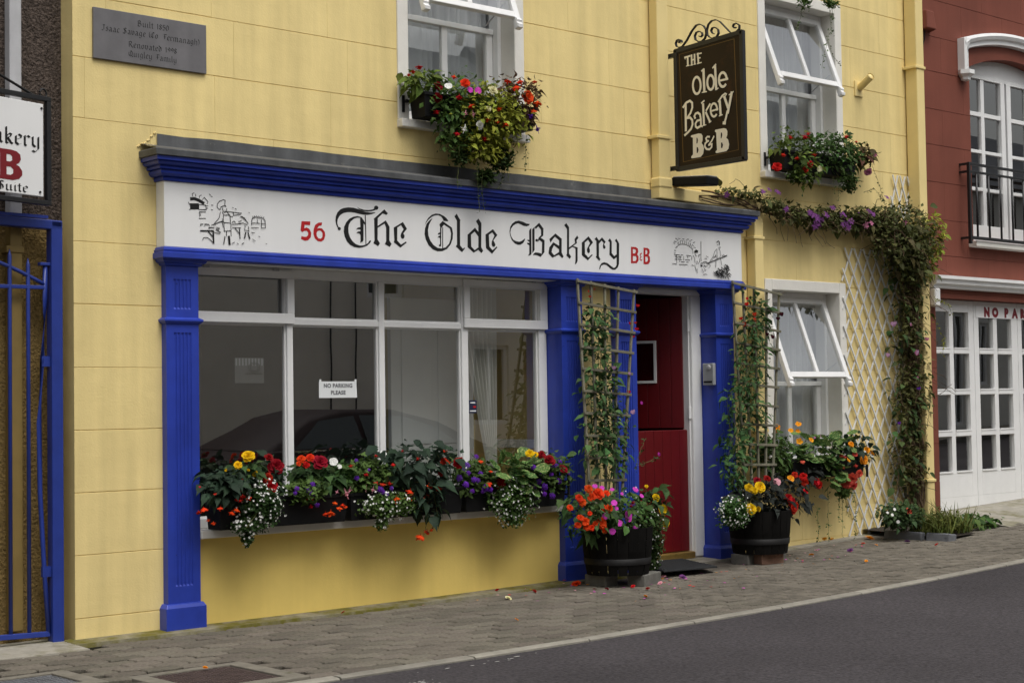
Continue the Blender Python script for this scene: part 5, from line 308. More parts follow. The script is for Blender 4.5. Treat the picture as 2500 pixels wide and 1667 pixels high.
('trailing_ivy', 'variegated ivy hanging from the left upstairs box over the shop cornice', 'ivy', 'plants in the left upstairs window box', (3.0, -0.2, 3.3), [(3.122, -0.24, 2.99, 0.096, 0.04, 0.083), (2.975, -0.25, 2.853, 0.081, 0.03, 0.051), (2.76, -0.24, 2.967, 0.066, 0.03, 0.051)], 'none', 0, 0.03, 0, 420, [], [[(2.732, -0.26, 3.042), (2.716, -0.26, 2.93), (2.706, -0.26, 2.738)], [(2.881, -0.27, 3.045), (2.877, -0.27, 2.842), (2.892, -0.27, 2.59)], [(2.918, -0.27, 2.896), (2.915, -0.27, 2.723), (2.939, -0.27, 2.603)], [(3.088, -0.25, 3.089), (3.099, -0.25, 2.966), (3.124, -0.25, 2.865)], [(3.171, -0.25, 3.128), (3.167, -0.25, 2.972), (3.178, -0.25, 2.828)], [(3.212, -0.25, 3.121), (3.236, -0.25, 2.958)], [(2.661, -0.22, 3.081), (2.665, -0.22, 2.91)], [(3.387, -0.22, 3.185), (3.377, -0.22, 3.058), (3.372, -0.22, 2.942)], [(2.602, -0.2, 3.148), (2.599, -0.2, 2.997)], [(3.142, -0.25, 3.073), (3.145, -0.25, 2.867), (3.081, -0.25, 2.769)]]),
('begonia_plant', 'light green begonia with red blooms on the left of the right upstairs box', 'begonia', 'plants in the right upstairs window box', (6.6, -0.12, 3.36), [(6.535, -0.14, 3.411, 0.258, 0.09, 0.14), (6.538, -0.24, 3.225, 0.166, 0.05, 0.15)], 'beg_green', 52, 0.075, 0, 300, [('bell', 'red', 6.244, -0.26, 3.299, 0.048), ('bell', 'red', 6.424, -0.26, 3.287, 0.048), ('bell', 'red', 6.339, -0.26, 3.456, 0.046), ('bell', 'red', 6.54, -0.26, 3.477, 0.058), ('bell', 'red', 6.578, -0.26, 3.509, 0.046), ('dbl', 'red', 6.157, -0.26, 3.189, 0.079), ('dbl', 'red', 6.597, -0.26, 3.251, 0.058), ('dbl', 'red', 6.53, -0.26, 3.199, 0.058)], []),
('fuchsia_plant', 'dark green fuchsia with small red drops in the middle of the right upstairs box', 'fuchsia', 'plants in the right upstairs window box', (6.95, -0.12, 3.36), [(7.055, -0.16, 3.399, 0.407, 0.1, 0.179)], 'ova', 110, 0.062, 0, 600, [('bell', 'red', 7.124, -0.25, 3.542, 0.048), ('bell', 'red', 7.269, -0.25, 3.509, 0.036), ('bell', 'red', 6.669, -0.25, 3.34, 0.042), ('five', 'cream', 6.739, -0.25, 3.224, 0.049)], []),
('begonia_plant', 'rusty-leaved begonia with pale pink blooms at the trellis end of the upstairs box', 'begonia', 'plants in the right upstairs window box', (7.25, -0.12, 3.36), [(7.538, -0.14, 3.447, 0.173, 0.07, 0.079)], 'beg_rust', 20, 0.09, 0, 60, [('dbl', 'pink2', 7.498, -0.2, 3.272, 0.073), ('dbl', 'pink2', 7.606, -0.2, 3.433, 0.043)], []),
('trailing_ivy', 'dark ivy hanging under the right upstairs sill', 'ivy', 'plants in the right upstairs window box', (7.0, -0.18, 3.3), [(7.178, -0.22, 3.152, 0.118, 0.04, 0.084), (6.467, -0.2, 3.143, 0.11, 0.03, 0.046)], 'none', 0, 0.03, 0, 260, [], [[(6.564, -0.24, 3.17), (6.531, -0.24, 3.028), (6.502, -0.24, 2.98)], [(7.042, -0.22, 3.153), (7.035, -0.22, 2.975)], [(7.22, -0.22, 3.227), (7.233, -0.22, 3.061)], [(6.966, -0.22, 3.182), (6.98, -0.22, 3.042)]]),
('trailing_ivy', 'ivy strands hanging into view from above the right upstairs window', 'ivy', None, (7.0, -0.3, 4.95), [(6.879, -0.3, 4.669, 0.096, 0.04, 0.047), (6.503, -0.3, 4.609, 0.092, 0.03, 0.035)], 'none', 0, 0.03, 0, 110, [], [[(6.861, -0.3, 4.689), (6.871, -0.3, 4.455), (6.808, -0.3, 4.293), (6.734, -0.3, 4.085)], [(6.9, -0.3, 4.695), (6.912, -0.3, 4.52)], [(6.828, -0.3, 4.331), (6.899, -0.3, 4.2), (7.012, -0.3, 4.138)], [(6.486, -0.3, 4.63), (6.471, -0.3, 4.489), (6.394, -0.3, 4.356)], [(6.56, -0.3, 4.642), (6.574, -0.3, 4.539)], [(6.887, -0.3, 4.623), (6.888, -0.3, 4.387)]]),
('clematis_vine', 'purple clematis garland with a leafy crown over the white lattice', 'clematis', None, (8.3, -0.12, 0.1), [(5.671, -0.12, 2.966, 0.13, 0.08, 0.032), (5.851, -0.12, 2.969, 0.165, 0.08, 0.043), (6.033, -0.12, 2.945, 0.16, 0.08, 0.054), (6.234, -0.12, 2.889, 0.189, 0.08, 0.072), (6.475, -0.12, 2.85, 0.229, 0.08, 0.084), (6.723, -0.12, 2.822, 0.234, 0.08, 0.09), (6.997, -0.12, 2.835, 0.222, 0.08, 0.097), (7.277, -0.12, 2.836, 0.228, 0.08, 0.104), (7.527, -0.12, 2.852, 0.253, 0.08, 0.117), (7.802, -0.12, 2.847, 0.3, 0.08, 0.136), (7.983, -0.19, 2.852, 0.386, 0.18, 0.179), (8.011, -0.22, 2.649, 0.428, 0.2, 0.196), (8.158, -0.17, 2.469, 0.289, 0.14, 0.144)], 'ova_vine', 290, 0.074, 0, 2500, [('clem', 'purple2', 5.579, -0.2, 2.92, 0.055), ('clem', 'purple2', 6.038, -0.2, 2.983, 0.054), ('clem', 'purple2', 6.123, -0.2, 3.008, 0.055), ('clem', 'purple2', 6.233, -0.2, 2.995, 0.068), ('clem', 'purple2', 6.34, -0.2, 2.86, 0.057), ('clem', 'purple2', 6.701, -0.2, 2.841, 0.087), ('clem', 'purple2', 6.763, -0.2, 2.811, 0.081), ('clem', 'purple2', 6.733, -0.2, 2.75, 0.084), ('clem', 'purple2', 6.882, -0.2, 2.848, 0.066), ('clem', 'purple2', 6.817, -0.2, 2.798, 0.059), ('clem', 'purple2', 6.977, -0.2, 2.916, 0.059), ('clem', 'purple2', 7.123, -0.2, 2.864, 0.071), ('clem', 'purple2', 7.149, -0.2, 2.808, 0.06), ('clem', 'purple2', 7.234, -0.2, 2.817, 0.06), ('clem', 'purple2', 7.194, -0.2, 2.758, 0.067), ('clem', 'purple2', 7.11, -0.2, 2.777, 0.059), ('clem', 'purple2', 7.351, -0.2, 2.885, 0.056), ('clem', 'purple2', 7.496, -0.2, 2.918, 0.061), ('clem', 'purple2', 7.563, -0.2, 2.899, 0.056), ('clem', 'purple2', 7.777, -0.2, 3.067, 0.057), ('clem', 'purple2', 6.657, -0.2, 2.849, 0.056), ('clem', 'purple2', 6.797, -0.2, 2.763, 0.056), ('clem', 'pink2', 7.452, -0.2, 2.791, 0.067), ('clem', 'pink2', 8.049, -0.2, 2.849, 0.057), ('clem', 'pink2', 7.531, -0.2, 2.816, 0.047)], [[(7.896, -0.1, 2.997), (7.768, -0.1, 3.261), (7.693, -0.1, 3.372)], [(7.84, -0.1, 3.076), (7.724, -0.1, 3.151), (7.585, -0.1, 3.11)]]),
('clematis_vine', 'yellowish leafy shoots overhanging the red house at the vine corner', 'clematis', None, (8.5, -0.12, 1.9), [(8.443, -0.2, 2.844, 0.127, 0.1, 0.122), (8.564, -0.18, 2.731, 0.107, 0.09, 0.147), (8.492, -0.16, 2.595, 0.117, 0.08, 0.11), (8.482, -0.12, 2.452, 0.096, 0.06, 0.085)], 'ova_lime', 75, 0.06, 0, 200, [], [[(8.594, -0.12, 2.191), (8.834, -0.12, 2.139), (8.899, -0.12, 2.042)], [(8.488, -0.12, 2.09), (8.749, -0.12, 1.822), (8.707, -0.12, 1.665)]]),
('climbing_vine', 'brown tangled climber stems rising up the wooden ladder trellis beside the downpipe', 'climber', None, (8.35, -0.1, 0.1), [(8.188, -0.13, 2.27, 0.269, 0.09, 0.216), (8.172, -0.13, 1.91, 0.268, 0.09, 0.275), (8.186, -0.12, 1.316, 0.297, 0.07, 0.401), (8.128, -0.12, 0.746, 0.278, 0.07, 0.398)], 'ova_sparse', 170, 0.075, 0, 900, [('pea', 'lilac', 7.831, -0.2, 1.905, 0.076), ('pea', 'lilac', 8.09, -0.2, 1.917, 0.048), ('pea', 'lilac', 7.726, -0.2, 1.629, 0.064), ('pea', 'lilac', 8.181, -0.2, 1.651, 0.077), ('pea', 'pink2', 8.165, -0.2, 1.648, 0.091), ('pea', 'pink2', 8.172, -0.2, 1.429, 0.046), ('pea', 'pink2', 8.095, -0.2, 1.913, 0.042), ('pea', 'pink2', 8.337, -0.2, 1.784, 0.054), ('pea', 'purple', 8.2, -0.2, 1.334, 0.046), ('pea', 'purple', 7.878, -0.2, 1.027, 0.041)], []),
('bedding_plant', 'white-flowered bedding plant with one coral bloom behind the slate edging', 'bedding plant', None, (7.75, -0.35, 0.08), [(7.518, -0.45, 0.252, 0.237, 0.14, 0.107)], 'ova_dark', 90, 0.055, 0, 500, [('five', 'white', 7.272, -0.55, 0.316, 0.026), ('five', 'white', 7.237, -0.55, 0.271, 0.026), ('five', 'white', 7.168, -0.55, 0.293, 0.021), ('five', 'white', 7.319, -0.55, 0.207, 0.029), ('dbl', 'coral', 7.479, -0.55, 0.285, 0.065)], []),
('grass_tuft', 'wispy green grass tuft behind the slate slabs', 'grass tuft', None, (8.0, -0.6, 0.06), [(7.856, -0.6, 0.177, 0.259, 0.18, 0.1)], 'grass', 230, 0.2, 0, 150, [], []),
('weed_heap', 'low heap of broad green weeds on the pavement before the white garage doors', 'weeds', None, (8.4, -0.5, 0.06), [(8.502, -0.5, 0.125, 0.333, 0.18, 0.064), (9.009, -0.45, 0.051, 0.333, 0.12, 0.029)], 'ova', 150, 0.085, 0, 250, [], [])]
FALLEN=[('orange', 3.773, -0.253, -0.049, 0.075), ('orange', 3.839, -0.066, -0.043, 0.04), ('oyellow', 7.346, -0.232, 0.039, 0.075), ('oyellow', 6.172, -0.507, -0.005, 0.05), ('cream', 2.955, -0.436, -0.062, 0.05), ('purple2', 6.61, -0.568, 0.007, 0.05), ('purple2', 7.344, -0.623, 0.029, 0.05), ('purple2', 4.569, -0.561, -0.043, 0.05), ('red', 3.965, -0.633, -0.055, 0.035), ('red', 4.12, -0.529, -0.05, 0.035), ('red', 7.019, -0.402, 0.024, 0.035), ('red', 7.319, -0.923, 0.021, 0.035), ('red', 1.758, -0.191, -0.062, 0.035), ('dred', 3.672, -0.54, -0.057, 0.03), ('dred', 3.315, -0.305, -0.055, 0.03), ('dred', 3.741, -0.595, -0.057, 0.03), ('dred', 3.956, -0.785, -0.059, 0.03), ('dred', 3.166, -0.078, -0.052, 0.03), ('pink', 6.417, -0.369, 0.006, 0.035), ('pink', 4.491, -0.441, -0.042, 0.035), ('pink', 4.215, -0.663, -0.052, 0.035), ('pink', 3.962, -0.398, -0.049, 0.035), ('oyellow', 3.68, -1.025, -0.068, 0.03), ('oyellow', 7.003, -0.547, 0.02, 0.03), ('oyellow', 0.089, -1.292, -0.089, 0.03), ('oyellow', 2.378, -1.16, -0.084, 0.03), ('oyellow', 6.155, -1.053, -0.018, 0.03)]
NOTICE = (1.817, 2.128, 1.324, 1.433)
STK = (1.203, 1.296)
OLDN = (1.177, 1.395, 1.424, 1.585)
KS = (-.047, .066, 1.391, 1.569)

# ================================================================ ground, road, pavement
def zbase(x):
    if x < 1.5: return -.058
    if x > 12: return -.058+.003*10.5**2+.063*(x-12)*.5
    return -.058+.003*(x-1.5)**2
def zg(x, y): return zbase(x)+max(y, -1.95)*.024
XS = [-40, -20, -10, -5, -2, 0, 1.5]+[1.5+.5*i for i in range(1, 22)]+[14, 18, 24, 32, 45, 60]
def sheet(name, ys, zf, m):
    mb = MB(); n = len(ys)
    mb.add([(x, y, zf(x, y)) for x in XS for y in ys], [(i*n+j, i*n+j+1, (i+1)*n+j+1, (i+1)*n+j) for i in range(len(XS)-1) for j in range(n-1)])
    return tag(mb.build(name, m), kind='structure')
KERB_F, KERB_B = -1.935, -1.862
def zroad(x, y): return zg(x, KERB_F)-.014-.03*(KERB_F-y)
sheet('road', [KERB_F-.001, -3, -4.5, -6, -7.5, -9.0], zroad, 'road_asphalt')
sheet('far_pavement', [-9.0, -10.9], lambda x, y: zroad(x, -9)+.1, 'concrete')
mb = MB(); mb.add([(-400,-400,-2.5),(400,-400,-2.5),(400,400,-2.5),(-400,400,-2.5)], [(0,1,2,3)]); tag(mb.build('ground', 'joint_dirt'), kind='structure')
pav = sheet('pavement', [KERB_B, -.9, -.1, .3], lambda x, y: zg(x, y)-.022, 'joint_dirt')
# kerb of single stones
mb = MB(); kerb_base = sheet('kerb', [KERB_F+.02, KERB_B-.004], lambda x, y: zg(x, y)-.02, 'joint_dirt')
x = -3.0
while x < 26:
    l = .9+random.uniform(-.05, .05); a, b = x+.005, x+l-.005
    mb = MB(); vs = []
    for xx in (a, b):
        z0 = zg(xx, KERB_F)+random.uniform(-.002, .002); z1 = zg(xx, KERB_B)
        vs += [(xx, KERB_F, z0-.13), (xx, KERB_F, z0-.006), (xx, KERB_F+.012, z0), (xx, KERB_B-.002, z1), (xx, KERB_B-.002, z1-.13)]
    mb.add(vs, [(0,1,6,5),(1,2,7,6),(2,3,8,7),(3,4,9,8),(0,4,3,2,1),(5,6,7,8,9)])
    mb.build('kerbstone', 'kerb_stone', kerb_base); x += l
# interlocking pavers: wavy-edged blocks in running bond
PL_, PW_ = .204, .102
def paver_mesh():
    def wave(n, L): return [(.0085*math.sin(2*math.pi*2*i/n)) for i in range(n)]
    n = 8; o = []
    hx, hy = PL_/2-.0042, PW_/2-.0042
    for i in range(n): o.append((-hx+2*hx*i/n, -hy+.009*math.sin(2*math.pi*i/n)))
    for i in range(5): o.append((hx+.006*math.sin(2*math.pi*i/5), -hy+2*hy*i/5))
    for i in range(n): o.append((hx-2*hx*i/n, hy+.009*math.sin(2*math.pi*(n-i)/n)))
    for i in range(5): o.append((-hx+.006*math.sin(2*math.pi*(5-i)/5), hy-2*hy*i/5))
    k = len(o); vs = [(a, b, -.03) for a, b in o]+[(a, b, -.005) for a, b in o]+[(a*(1-.005/hx), b*(1-.005/hy), 0) for a, b in o]
    fs = [tuple(range(2*k, 3*k))]+[(i, (i+1)%k, k+(i+1)%k, k+i) for i in range(k)]+[(k+i, k+(i+1)%k, 2*k+(i+1)%k, 2*k+i) for i in range(k)]
    return vs, fs
pv, pf = paver_mesh()
pme = bpy.data.meshes.new('paver'); pme.from_pydata(pv, [], pf); pme.materials.append(M['paver'])
spots = []
HOLES = [(-.30,.35,-1.86,-1.20), (-1.20,-.46,-1.30,-.80), (-3,-.06,-.29,.3)]
row = 0; y = KERB_B-.004-PW_/2+PW_
y = KERB_B+.002+PW_/2
while y < -.17:
    x = -2.2+(PL_/2 if row % 2 else 0)
    while x < 13:
        edge = -.17 if x < 4.4 else -.10
        if y+PW_/2 < edge+.03 and not any(a-.04 < x < b+.04 and c-.0 < y < d+.02 for a, b, c, d in HOLES): spots.append((x, y))
        x += PL_
    y += PW_; row += 1
camx = Vector((-4.2665, -8.5994))
vis = [p for p in spots if p[0] > -.75-(-1.8-p[1])*0 and p[0] > -.9]
vis.sort(key=lambda p: (Vector(p)-camx).length); near = vis[:300]; far = vis[300:]
def paver_m(x, y):
    s = (zbase(x+.05)-zbase(x-.05))/.1
    e = Matrix.Rotation(-math.atan(s)+random.gauss(0, .006), 4, 'Y') @ Matrix.Rotation(.024+random.gauss(0, .008), 4, 'X') @ Matrix.Rotation(random.gauss(0, .012), 4, 'Z')
    return Matrix.Translation((x, y, zg(x, y)+random.gauss(0, .0016))) @ e
for x, y in near:
    o = bpy.data.objects.new('paver', pme); COL.objects.link(o); o.parent = pav; o.matrix_local = paver_m(x, y)
mb = MB()
for x, y in far:
    m_ = paver_m(x, y); mb.add([tuple(m_ @ Vector(v)) for v in pv], pf)
tag(mb.build('far_pavers', 'paver_far', pav), kind='stuff')
# concrete strip against the house, with moss
def strip(name, x0, x1, y0, y1, m, h=.0):
    mb = MB(); n = max(2, int((x1-x0)/.35)); vs = []; fs = []
    for i in range(n+1):
        x = x0+(x1-x0)*i/n; j = random.uniform(-.012, .012)
        vs += [(x, y0+j, zg(x, y0)-.03), (x, y0+j+.006, zg(x, y0)+h), (x, y1, zg(x, y1)+h+.004)]
    for i in range(n): fs += [(3*i, 3*i+1, 3*i+4, 3*i+3), (3*i+1, 3*i+2, 3*i+5, 3*i+4)]
    mb.add(vs, fs); return tag(mb.build(name, m), kind='structure')
strip('concrete_strip', -.06, 4.4, -.16, .03, 'mossy', .003); strip('concrete_strip', 4.4, 8.9, -.10, .2, 'concrete', .004)
strip('concrete_strip', -3, -.07, -.33, .13, 'concrete', .004)
mb = MB()
for a in (0,): mb.add([(8.75, -.75, zg(8.8,-.75)+.0), (14, -.75, zg(14,-.75)+.0), (14, .3, .36), (8.75, .3, .175), (8.75,-.02,.165), (14,-.02,.33)], [(0,1,5,4), (4,5,2,3)])
tag(mb.build('garage_apron', 'concrete'), kind='structure')
# worn white paint on the road near the kerb
def worn(x, y, lx, ly, n):
    mb = MB(); rg = random.Random(int(x*100))
    for i in range(n):
        cx, cy = x+rg.gauss(0, lx), y+rg.gauss(0, ly); r = rg.uniform(.004, .02); k = rg.randint(5, 7)
        mb.add([(cx+r*rg.uniform(.6, 1.6)*math.cos(q*6.283/k), cy+r*rg.uniform(.4, .8)*math.sin(q*6.283/k), zroad(cx, cy)+.004+.0001*i) for q in range(k)], [tuple(range(k))])
    o = tag(mb.build('road_marking', 'road_paint'), kind='structure'); return o
worn(.74, -2.27, .07, .03, 34); worn(1.25, -2.06, .3, .02, 14)
# access covers in the pavement
def cover(label, x0, x1, y0, y1, m):
    z = zg((x0+x1)/2, (y0+y1)/2); t = thing('access_cover', label, 'access cover', ((x0+x1)/2, (y0+y1)/2, z))
    mb = MB(); w = .10
    for a, b, c, d in ((x0-w,x1+w,y0-w,y0-.006), (x0-w,x1+w,y1+.006,y1+w*.6), (x0-w,x0-.006,y0-.006,y1+.006), (x1+.006,x1+w,y0-.006,y1+.006)): mb.box(a,b,c,d,z-.05,z+.007)
    mb.build('surround', 'cover_concrete', t, bevel=.004)
    mb = MB(); mb.box(x0, x1, y0, y1, z-.04, z-.001); mb.build('plate', m, t, bevel=.003)
    mb = MB(); n = 0
    for i in range(int((x1-x0)/.03)):
        for j in range(int((y1-y0)/.03)):
            cx, cy = x0+.015+.03*i, y0+.015+.03*j; s = 1 if (i+j) % 2 else -1
            mb.bar((cx-.009, cy-.009*s, z), (cx+.009, cy+.009*s, z), .006, .004)
    tag(mb.build('tread_studs', m, t), kind='stuff')
cover('rust-brown chequered access cover set in the pavement near the gate', -.21, .26, -1.76, -1.25, 'rust_plate')
cover('small dark access cover at the lower left corner of the pavement', -1.1, -.56, -1.2, -.96+.1, 'slate')

# ================================================================ facade tools
def cells(rect, holes, y, depth, back=False):
    x0, x1, z0, z1 = rect
    xs = sorted({x0, x1}|{v for h in holes for v in h[:2] if x0 < v < x1}); zs = sorted({z0, z1}|{v for h in holes for v in h[2:] if z0 < v < z1})
    keep = set()
    for i in range(len(xs)-1):
        for j in range(len(zs)-1):
            cx, cz = (xs[i]+xs[i+1])/2, (zs[j]+zs[j+1])/2
            if not any(h[0] < cx < h[1] and h[2] < cz < h[3] for h in holes): keep.add((i, j))
    if not keep: return None
    mb = MB(); idx = {}
    def vi(i, j, k):
        if (i, j, k) not in idx: idx[(i,j,k)] = len(mb.v); mb.v.append((xs[i], y if k == 0 else y+depth, zs[j]))
        return idx[(i,j,k)]
    for i, j in keep:
        mb.f.append((vi(i,j,0), vi(i+1,j,0), vi(i+1,j+1,0), vi(i,j+1,0)))
        for (di, dj), (a, b) in (((0,-1), ((i,j),(i+1,j))), ((1,0), ((i+1,j),(i+1,j+1))), ((0,1), ((i+1,j+1),(i,j+1))), ((-1,0), ((i,j+1),(i,j)))):
            if (i+di, j+dj) not in keep: mb.f.append((vi(*a,0), vi(*a,1), vi(*b,1), vi(*b,0)))
    return mb
def islands(mb):                               # a block cut in two by an opening becomes two blocks
    lab = list(range(len(mb.v)))
    def find(a):
        while lab[a] != a: a = lab[a]
        return a
    for f in mb.f:
        for i in f[1:]: lab[find(i)] = find(f[0])
    out = {}
    for f in mb.f: out.setdefault(find(f[0]), []).append(f)
    res = []
    for fs in out.values():
        ids = sorted({i for f in fs for i in f}); k = {i: n for n, i in enumerate(ids)}; q = MB(); q.v = [mb.v[i] for i in ids]; q.f = [tuple(k[i] for i in f) for f in fs]; res.append(q)
    return res
def courses(house, x0, x1, zs, joint, holes, m, gap=.0045, vgap=.0006, depth=.0055, bevel=.0018):
    for r in range(len(zs)-1):
        js = sorted({x0, x1}|{v for v in joint(r) if x0+.05 < v < x1-.05})
        for a, b in zip(js[:-1], js[1:]):
            rect = (a+(vgap/2 if a > x0 else 0), b-(vgap/2 if b < x1 else 0), zs[r]+gap/2+random.uniform(-.0012, .0012), zs[r+1]-gap/2+random.uniform(-.0012, .0012))
            c = cells(rect, holes, 0.0, depth)
            if c:
                for part in islands(c): part.build('wall_block', m, house, bevel=bevel)
def moulding(xl, xr, yf, prof, wall=0.0):      # profile (projection, z) swept round a box standing yf proud of the wall
    mb = MB(); vs = []; fs = []
    for p, z in prof: vs += [(xl-p, wall, z), (xl-p, yf-p, z), (xr+p, yf-p, z), (xr+p, wall, z)]
    n = len(prof)
    for i in range(n-1):
        for k in range(3): fs.append((4*i+k, 4*i+k+1, 4*i+k+5, 4*i+k+4))
    fs += [(0,1,2,3), (4*n-1,4*n-2,4*n-3,4*n-4)]
    return mb.add(vs, fs)

# ================================================================ the yellow house
house = thing('yellow_house', 'yellow rendered house with blue shopfront and a stable-type red door', 'house', (4.3, 0, 0))
HX0, HX1 = 0.006, 8.648
ROWS = [-.2, .065, .427, .789, 1.151, 1.516, 1.885, 2.251, 2.614, 2.976, 3.336, 3.70, 4.063, 4.426, 4.789, 5.152, 5.515, 5.88]
WA = (2.491, 3.475, 3.222, 4.76); WB = (6.349, 7.319, 3.196, 4.69); WC = (6.364, 7.297, .66, 2.195)   # window openings
def grow(w, s=.093, bot=.0): return (w[0]-s, w[1]+s, w[2]-bot, w[3]+s)
SHOP = (.70, 5.70, -.3, 2.80)
holes = [grow(WA), grow(WB), grow(WC), SHOP]
def jt(r):
    if r < 8: return [6.05+[.2, .66][r % 2]+1.1*i for i in range(3)]
    off = [.51, .96, .22, .94][r % 4]
    return [off+.88*i for i in range(-1, 12)]
courses(house, HX0, HX1, ROWS, jt, holes, 'yellow_render')
cells((0.010, HX1-.004, -.3, 6.0), holes, .0045, .22).build('wall', 'yellow_render', house)
mb = MB(); mb.box(.0105, .25, .006, .149, -.3, 6.0); mb.build('corner_return', 'yellow_render', house, bevel=.008)
mb = MB(); mb.box(.012, .70, .152, 2.6, -.3, 6.0).box(8.4, 8.645, .23, 2.6, -.3, 6.0).box(.70, 8.4, 2.4, 2.6, 2.55, 6.0).box(4.2, 8.4, 2.4, 2.6, -.3, 2.55); mb.build('side_wall', 'yellow_render', house)
mb = MB(); mb.add([(-.1,-.25,6.0),(8.7,-.25,6.0),(8.7,1.2,7.2),(-.1,1.2,7.2),(-.1,2.8,6.0),(8.7,2.8,6.0)], [(0,1,2,3),(3,2,5,4),(0,3,4),(1,5,2),(0,4,5,1)]); mb.build('roof', 'roof_slate', house)  # unseen roof and eaves, added to shape the light

# shopfront: stall riser, strip of wall, pilasters
cells((.79, 3.853, -.3, .474), [], .0, .14).build('stall_riser', 'yellow_riser', house)
cells((4.05, 4.44, -.3, 2.3), [], .001, .2).build('wall_strip', 'yellow_render', house)
mb = MB(); mb.box(.801, 3.872, -.072, .10, .474, .524); mb.build('window_sill', 'white_masonry', house, bevel=.006)
PY = -.056
def pilaster(xl, xr, depth_in, zt=2.135):
    nf = 5; fx0, fx1 = xl+.048, xr-.048; pitch = (fx1-fx0)/nf; fw = pitch*.72; mb = MB()
    z0 = zbase((xl+xr)/2)-.05
    zones = [(z0, .20, 0), (.20, 1.728, 1), (1.728, 1.868, 0), (1.868, 2.052, 1), (2.052, zt, 0)]
    def section(fl):
        pts = [(xl, PY)]
        for i in range(nf):
            c = fx0+pitch*(i+.5)
            for k in range(7):
                a = math.pi*k/6; pts.append((c-math.cos(a)*fw/2, PY+(.0085*math.sin(a) if fl else 0)))
        return pts+[(xr, PY)]
    for a, b, fl in zones:
        s = section(fl); n = len(s)
        mb.add([(x, y, a) for x, y in s]+[(x, y, b) for x, y in s], [(i, i+1, n+i+1, n+i) for i in range(n-1)])
        if fl:
            for i in range(nf):
                seg = s[1+7*i:8+7*i]
                for z, sg in ((a, 1), (b, -1)):
                    k = len(seg); mb.add([(x, y, z+sg*.012*((y-PY)/.0085)) for x, y in seg]+[(x, PY, z) for x, y in seg], [(q, q+1, k+q+1, k+q) for q in range(k-1)])
    mb.add([(xl, PY, z0), (xl, depth_in, z0), (xl, depth_in, zt), (xl, PY, zt)], [(0,1,2,3)])
    mb.add([(xr, PY, z0), (xr, depth_in, z0), (xr, depth_in, zt), (xr, PY, zt)], [(0,1,2,3)])
    p = mb.build('pilaster', 'blue_paint', house)
    zb_ = zbase((xl+xr)/2)-.04; w = depth_in
    moulding(xl, xr, PY, [(.026, zb_), (.026, .075), (.012, .098), (.002, .1)], w).build('plinth', 'blue_paint', p, bevel=.003)
    moulding(xl, xr, PY, [(.002, 1.778), (.010, 1.782), (.022, 1.796), (.022, 1.806), (.006, 1.815), (.002, 1.818)], w).build('collar', 'blue_paint', p)
    moulding(xl, xr, PY, [(.002, 2.128), (.014, 2.133), (.018, 2.143), (.034, 2.150), (.042, 2.166), (.052, 2.172)], w).build('capital', 'blue_paint', p)
    return p
for xl, xr, d in ((.577, .799, .12), (3.856, 4.072, .12), (4.430, 4.650, .12), (5.581, 5.797, .12)): pilaster(xl, xr, d)
FX0, FX1, FY = .544, 5.868, -.10
# architrave below and cornice above the sign board
moulding(FX0, FX1, FY, [(.002, 2.168), (.018, 2.168), (.024, 2.174), (.024, 2.203), (.014, 2.207), (.014, 2.212), (.017, 2.222), (.010, 2.226), (.010, 2.231), (.004, 2.2385), (.002, 2.2385)], .10).build('architrave', 'blue_paint', house)
moulding(FX0, FX1, FY, [(.002, 2.637), (.010, 2.637), (.016, 2.654), (.009, 2.657), (.012, 2.661), (.034, 2.664), (.046, 2.676), (.050, 2.690), (.040, 2.693), (.040, 2.698), (.060, 2.701), (.064, 2.712), (.056, 2.716), (.058, 2.720), (.078, 2.724), (.090, 2.738), (.082, 2.741), (.084, 2.745), (.098, 2.747), (.100, 2.770), (.002, 2.771)], .002).build('cornice', 'blue_paint', house, label='blue stepped cornice moulding')
cap = moulding(FX0, FX1, FY, [(.104, 2.7715), (.112, 2.772), (.114, 2.81), (.106, 2.816)], .002)
cap.add([(FX0-.106, FY-.106, 2.816), (FX1+.106, FY-.106, 2.816), (FX1+.106, -.004, 2.862), (FX0-.106, -.004, 2.862), (FX0-.106, FY-.106, 2.80), (FX1+.106, FY-.106, 2.80)], [(0,1,2,3)])
cap.build('lead_capping', 'lead', house, bevel=.003, label='weathered grey lead capping of the cornice')
mb = MB(); n = 24; vs = []; fs = []
for i in range(n+1):
    x = .55+(5.0-.55)*i/n; j = random.uniform(-.004, .004)
    vs += [(x, -.012+j*.4, 2.858), (x, -.008, 2.932+j)]
    if i < n: fs.append((2*i, 2*i+2, 2*i+3, 2*i+1))
mb.add(vs, fs); mb.build('lead_flashing', 'lead', house)
mb = MB()                                       # chipped plaster at the end of the flashing
for i in range(6):
    a = i/5; x = .42+.11*a; z = 2.845+.085*a**1.6+random.uniform(-.006, .006)
    mb.bar((x, -.001, z), (x+.018, -.001, z+.010), .010, .008+random.uniform(0, .006), (0, 1, 0))
tag(mb.build('chipped_plaster', 'yellow_render', house, bevel=.003), kind='stuff')
mb = MB(); mb.box(.70, 5.72, .10, .22, 2.165, 2.8); mb.build('lintel', 'white_masonry', house)
# white soffit board under the architrave
mb = MB(); mb.box(.80, 3.855, -.05, .10, 2.166, 2.1675+.0); mb.build('soffit', 'white_paint', house)

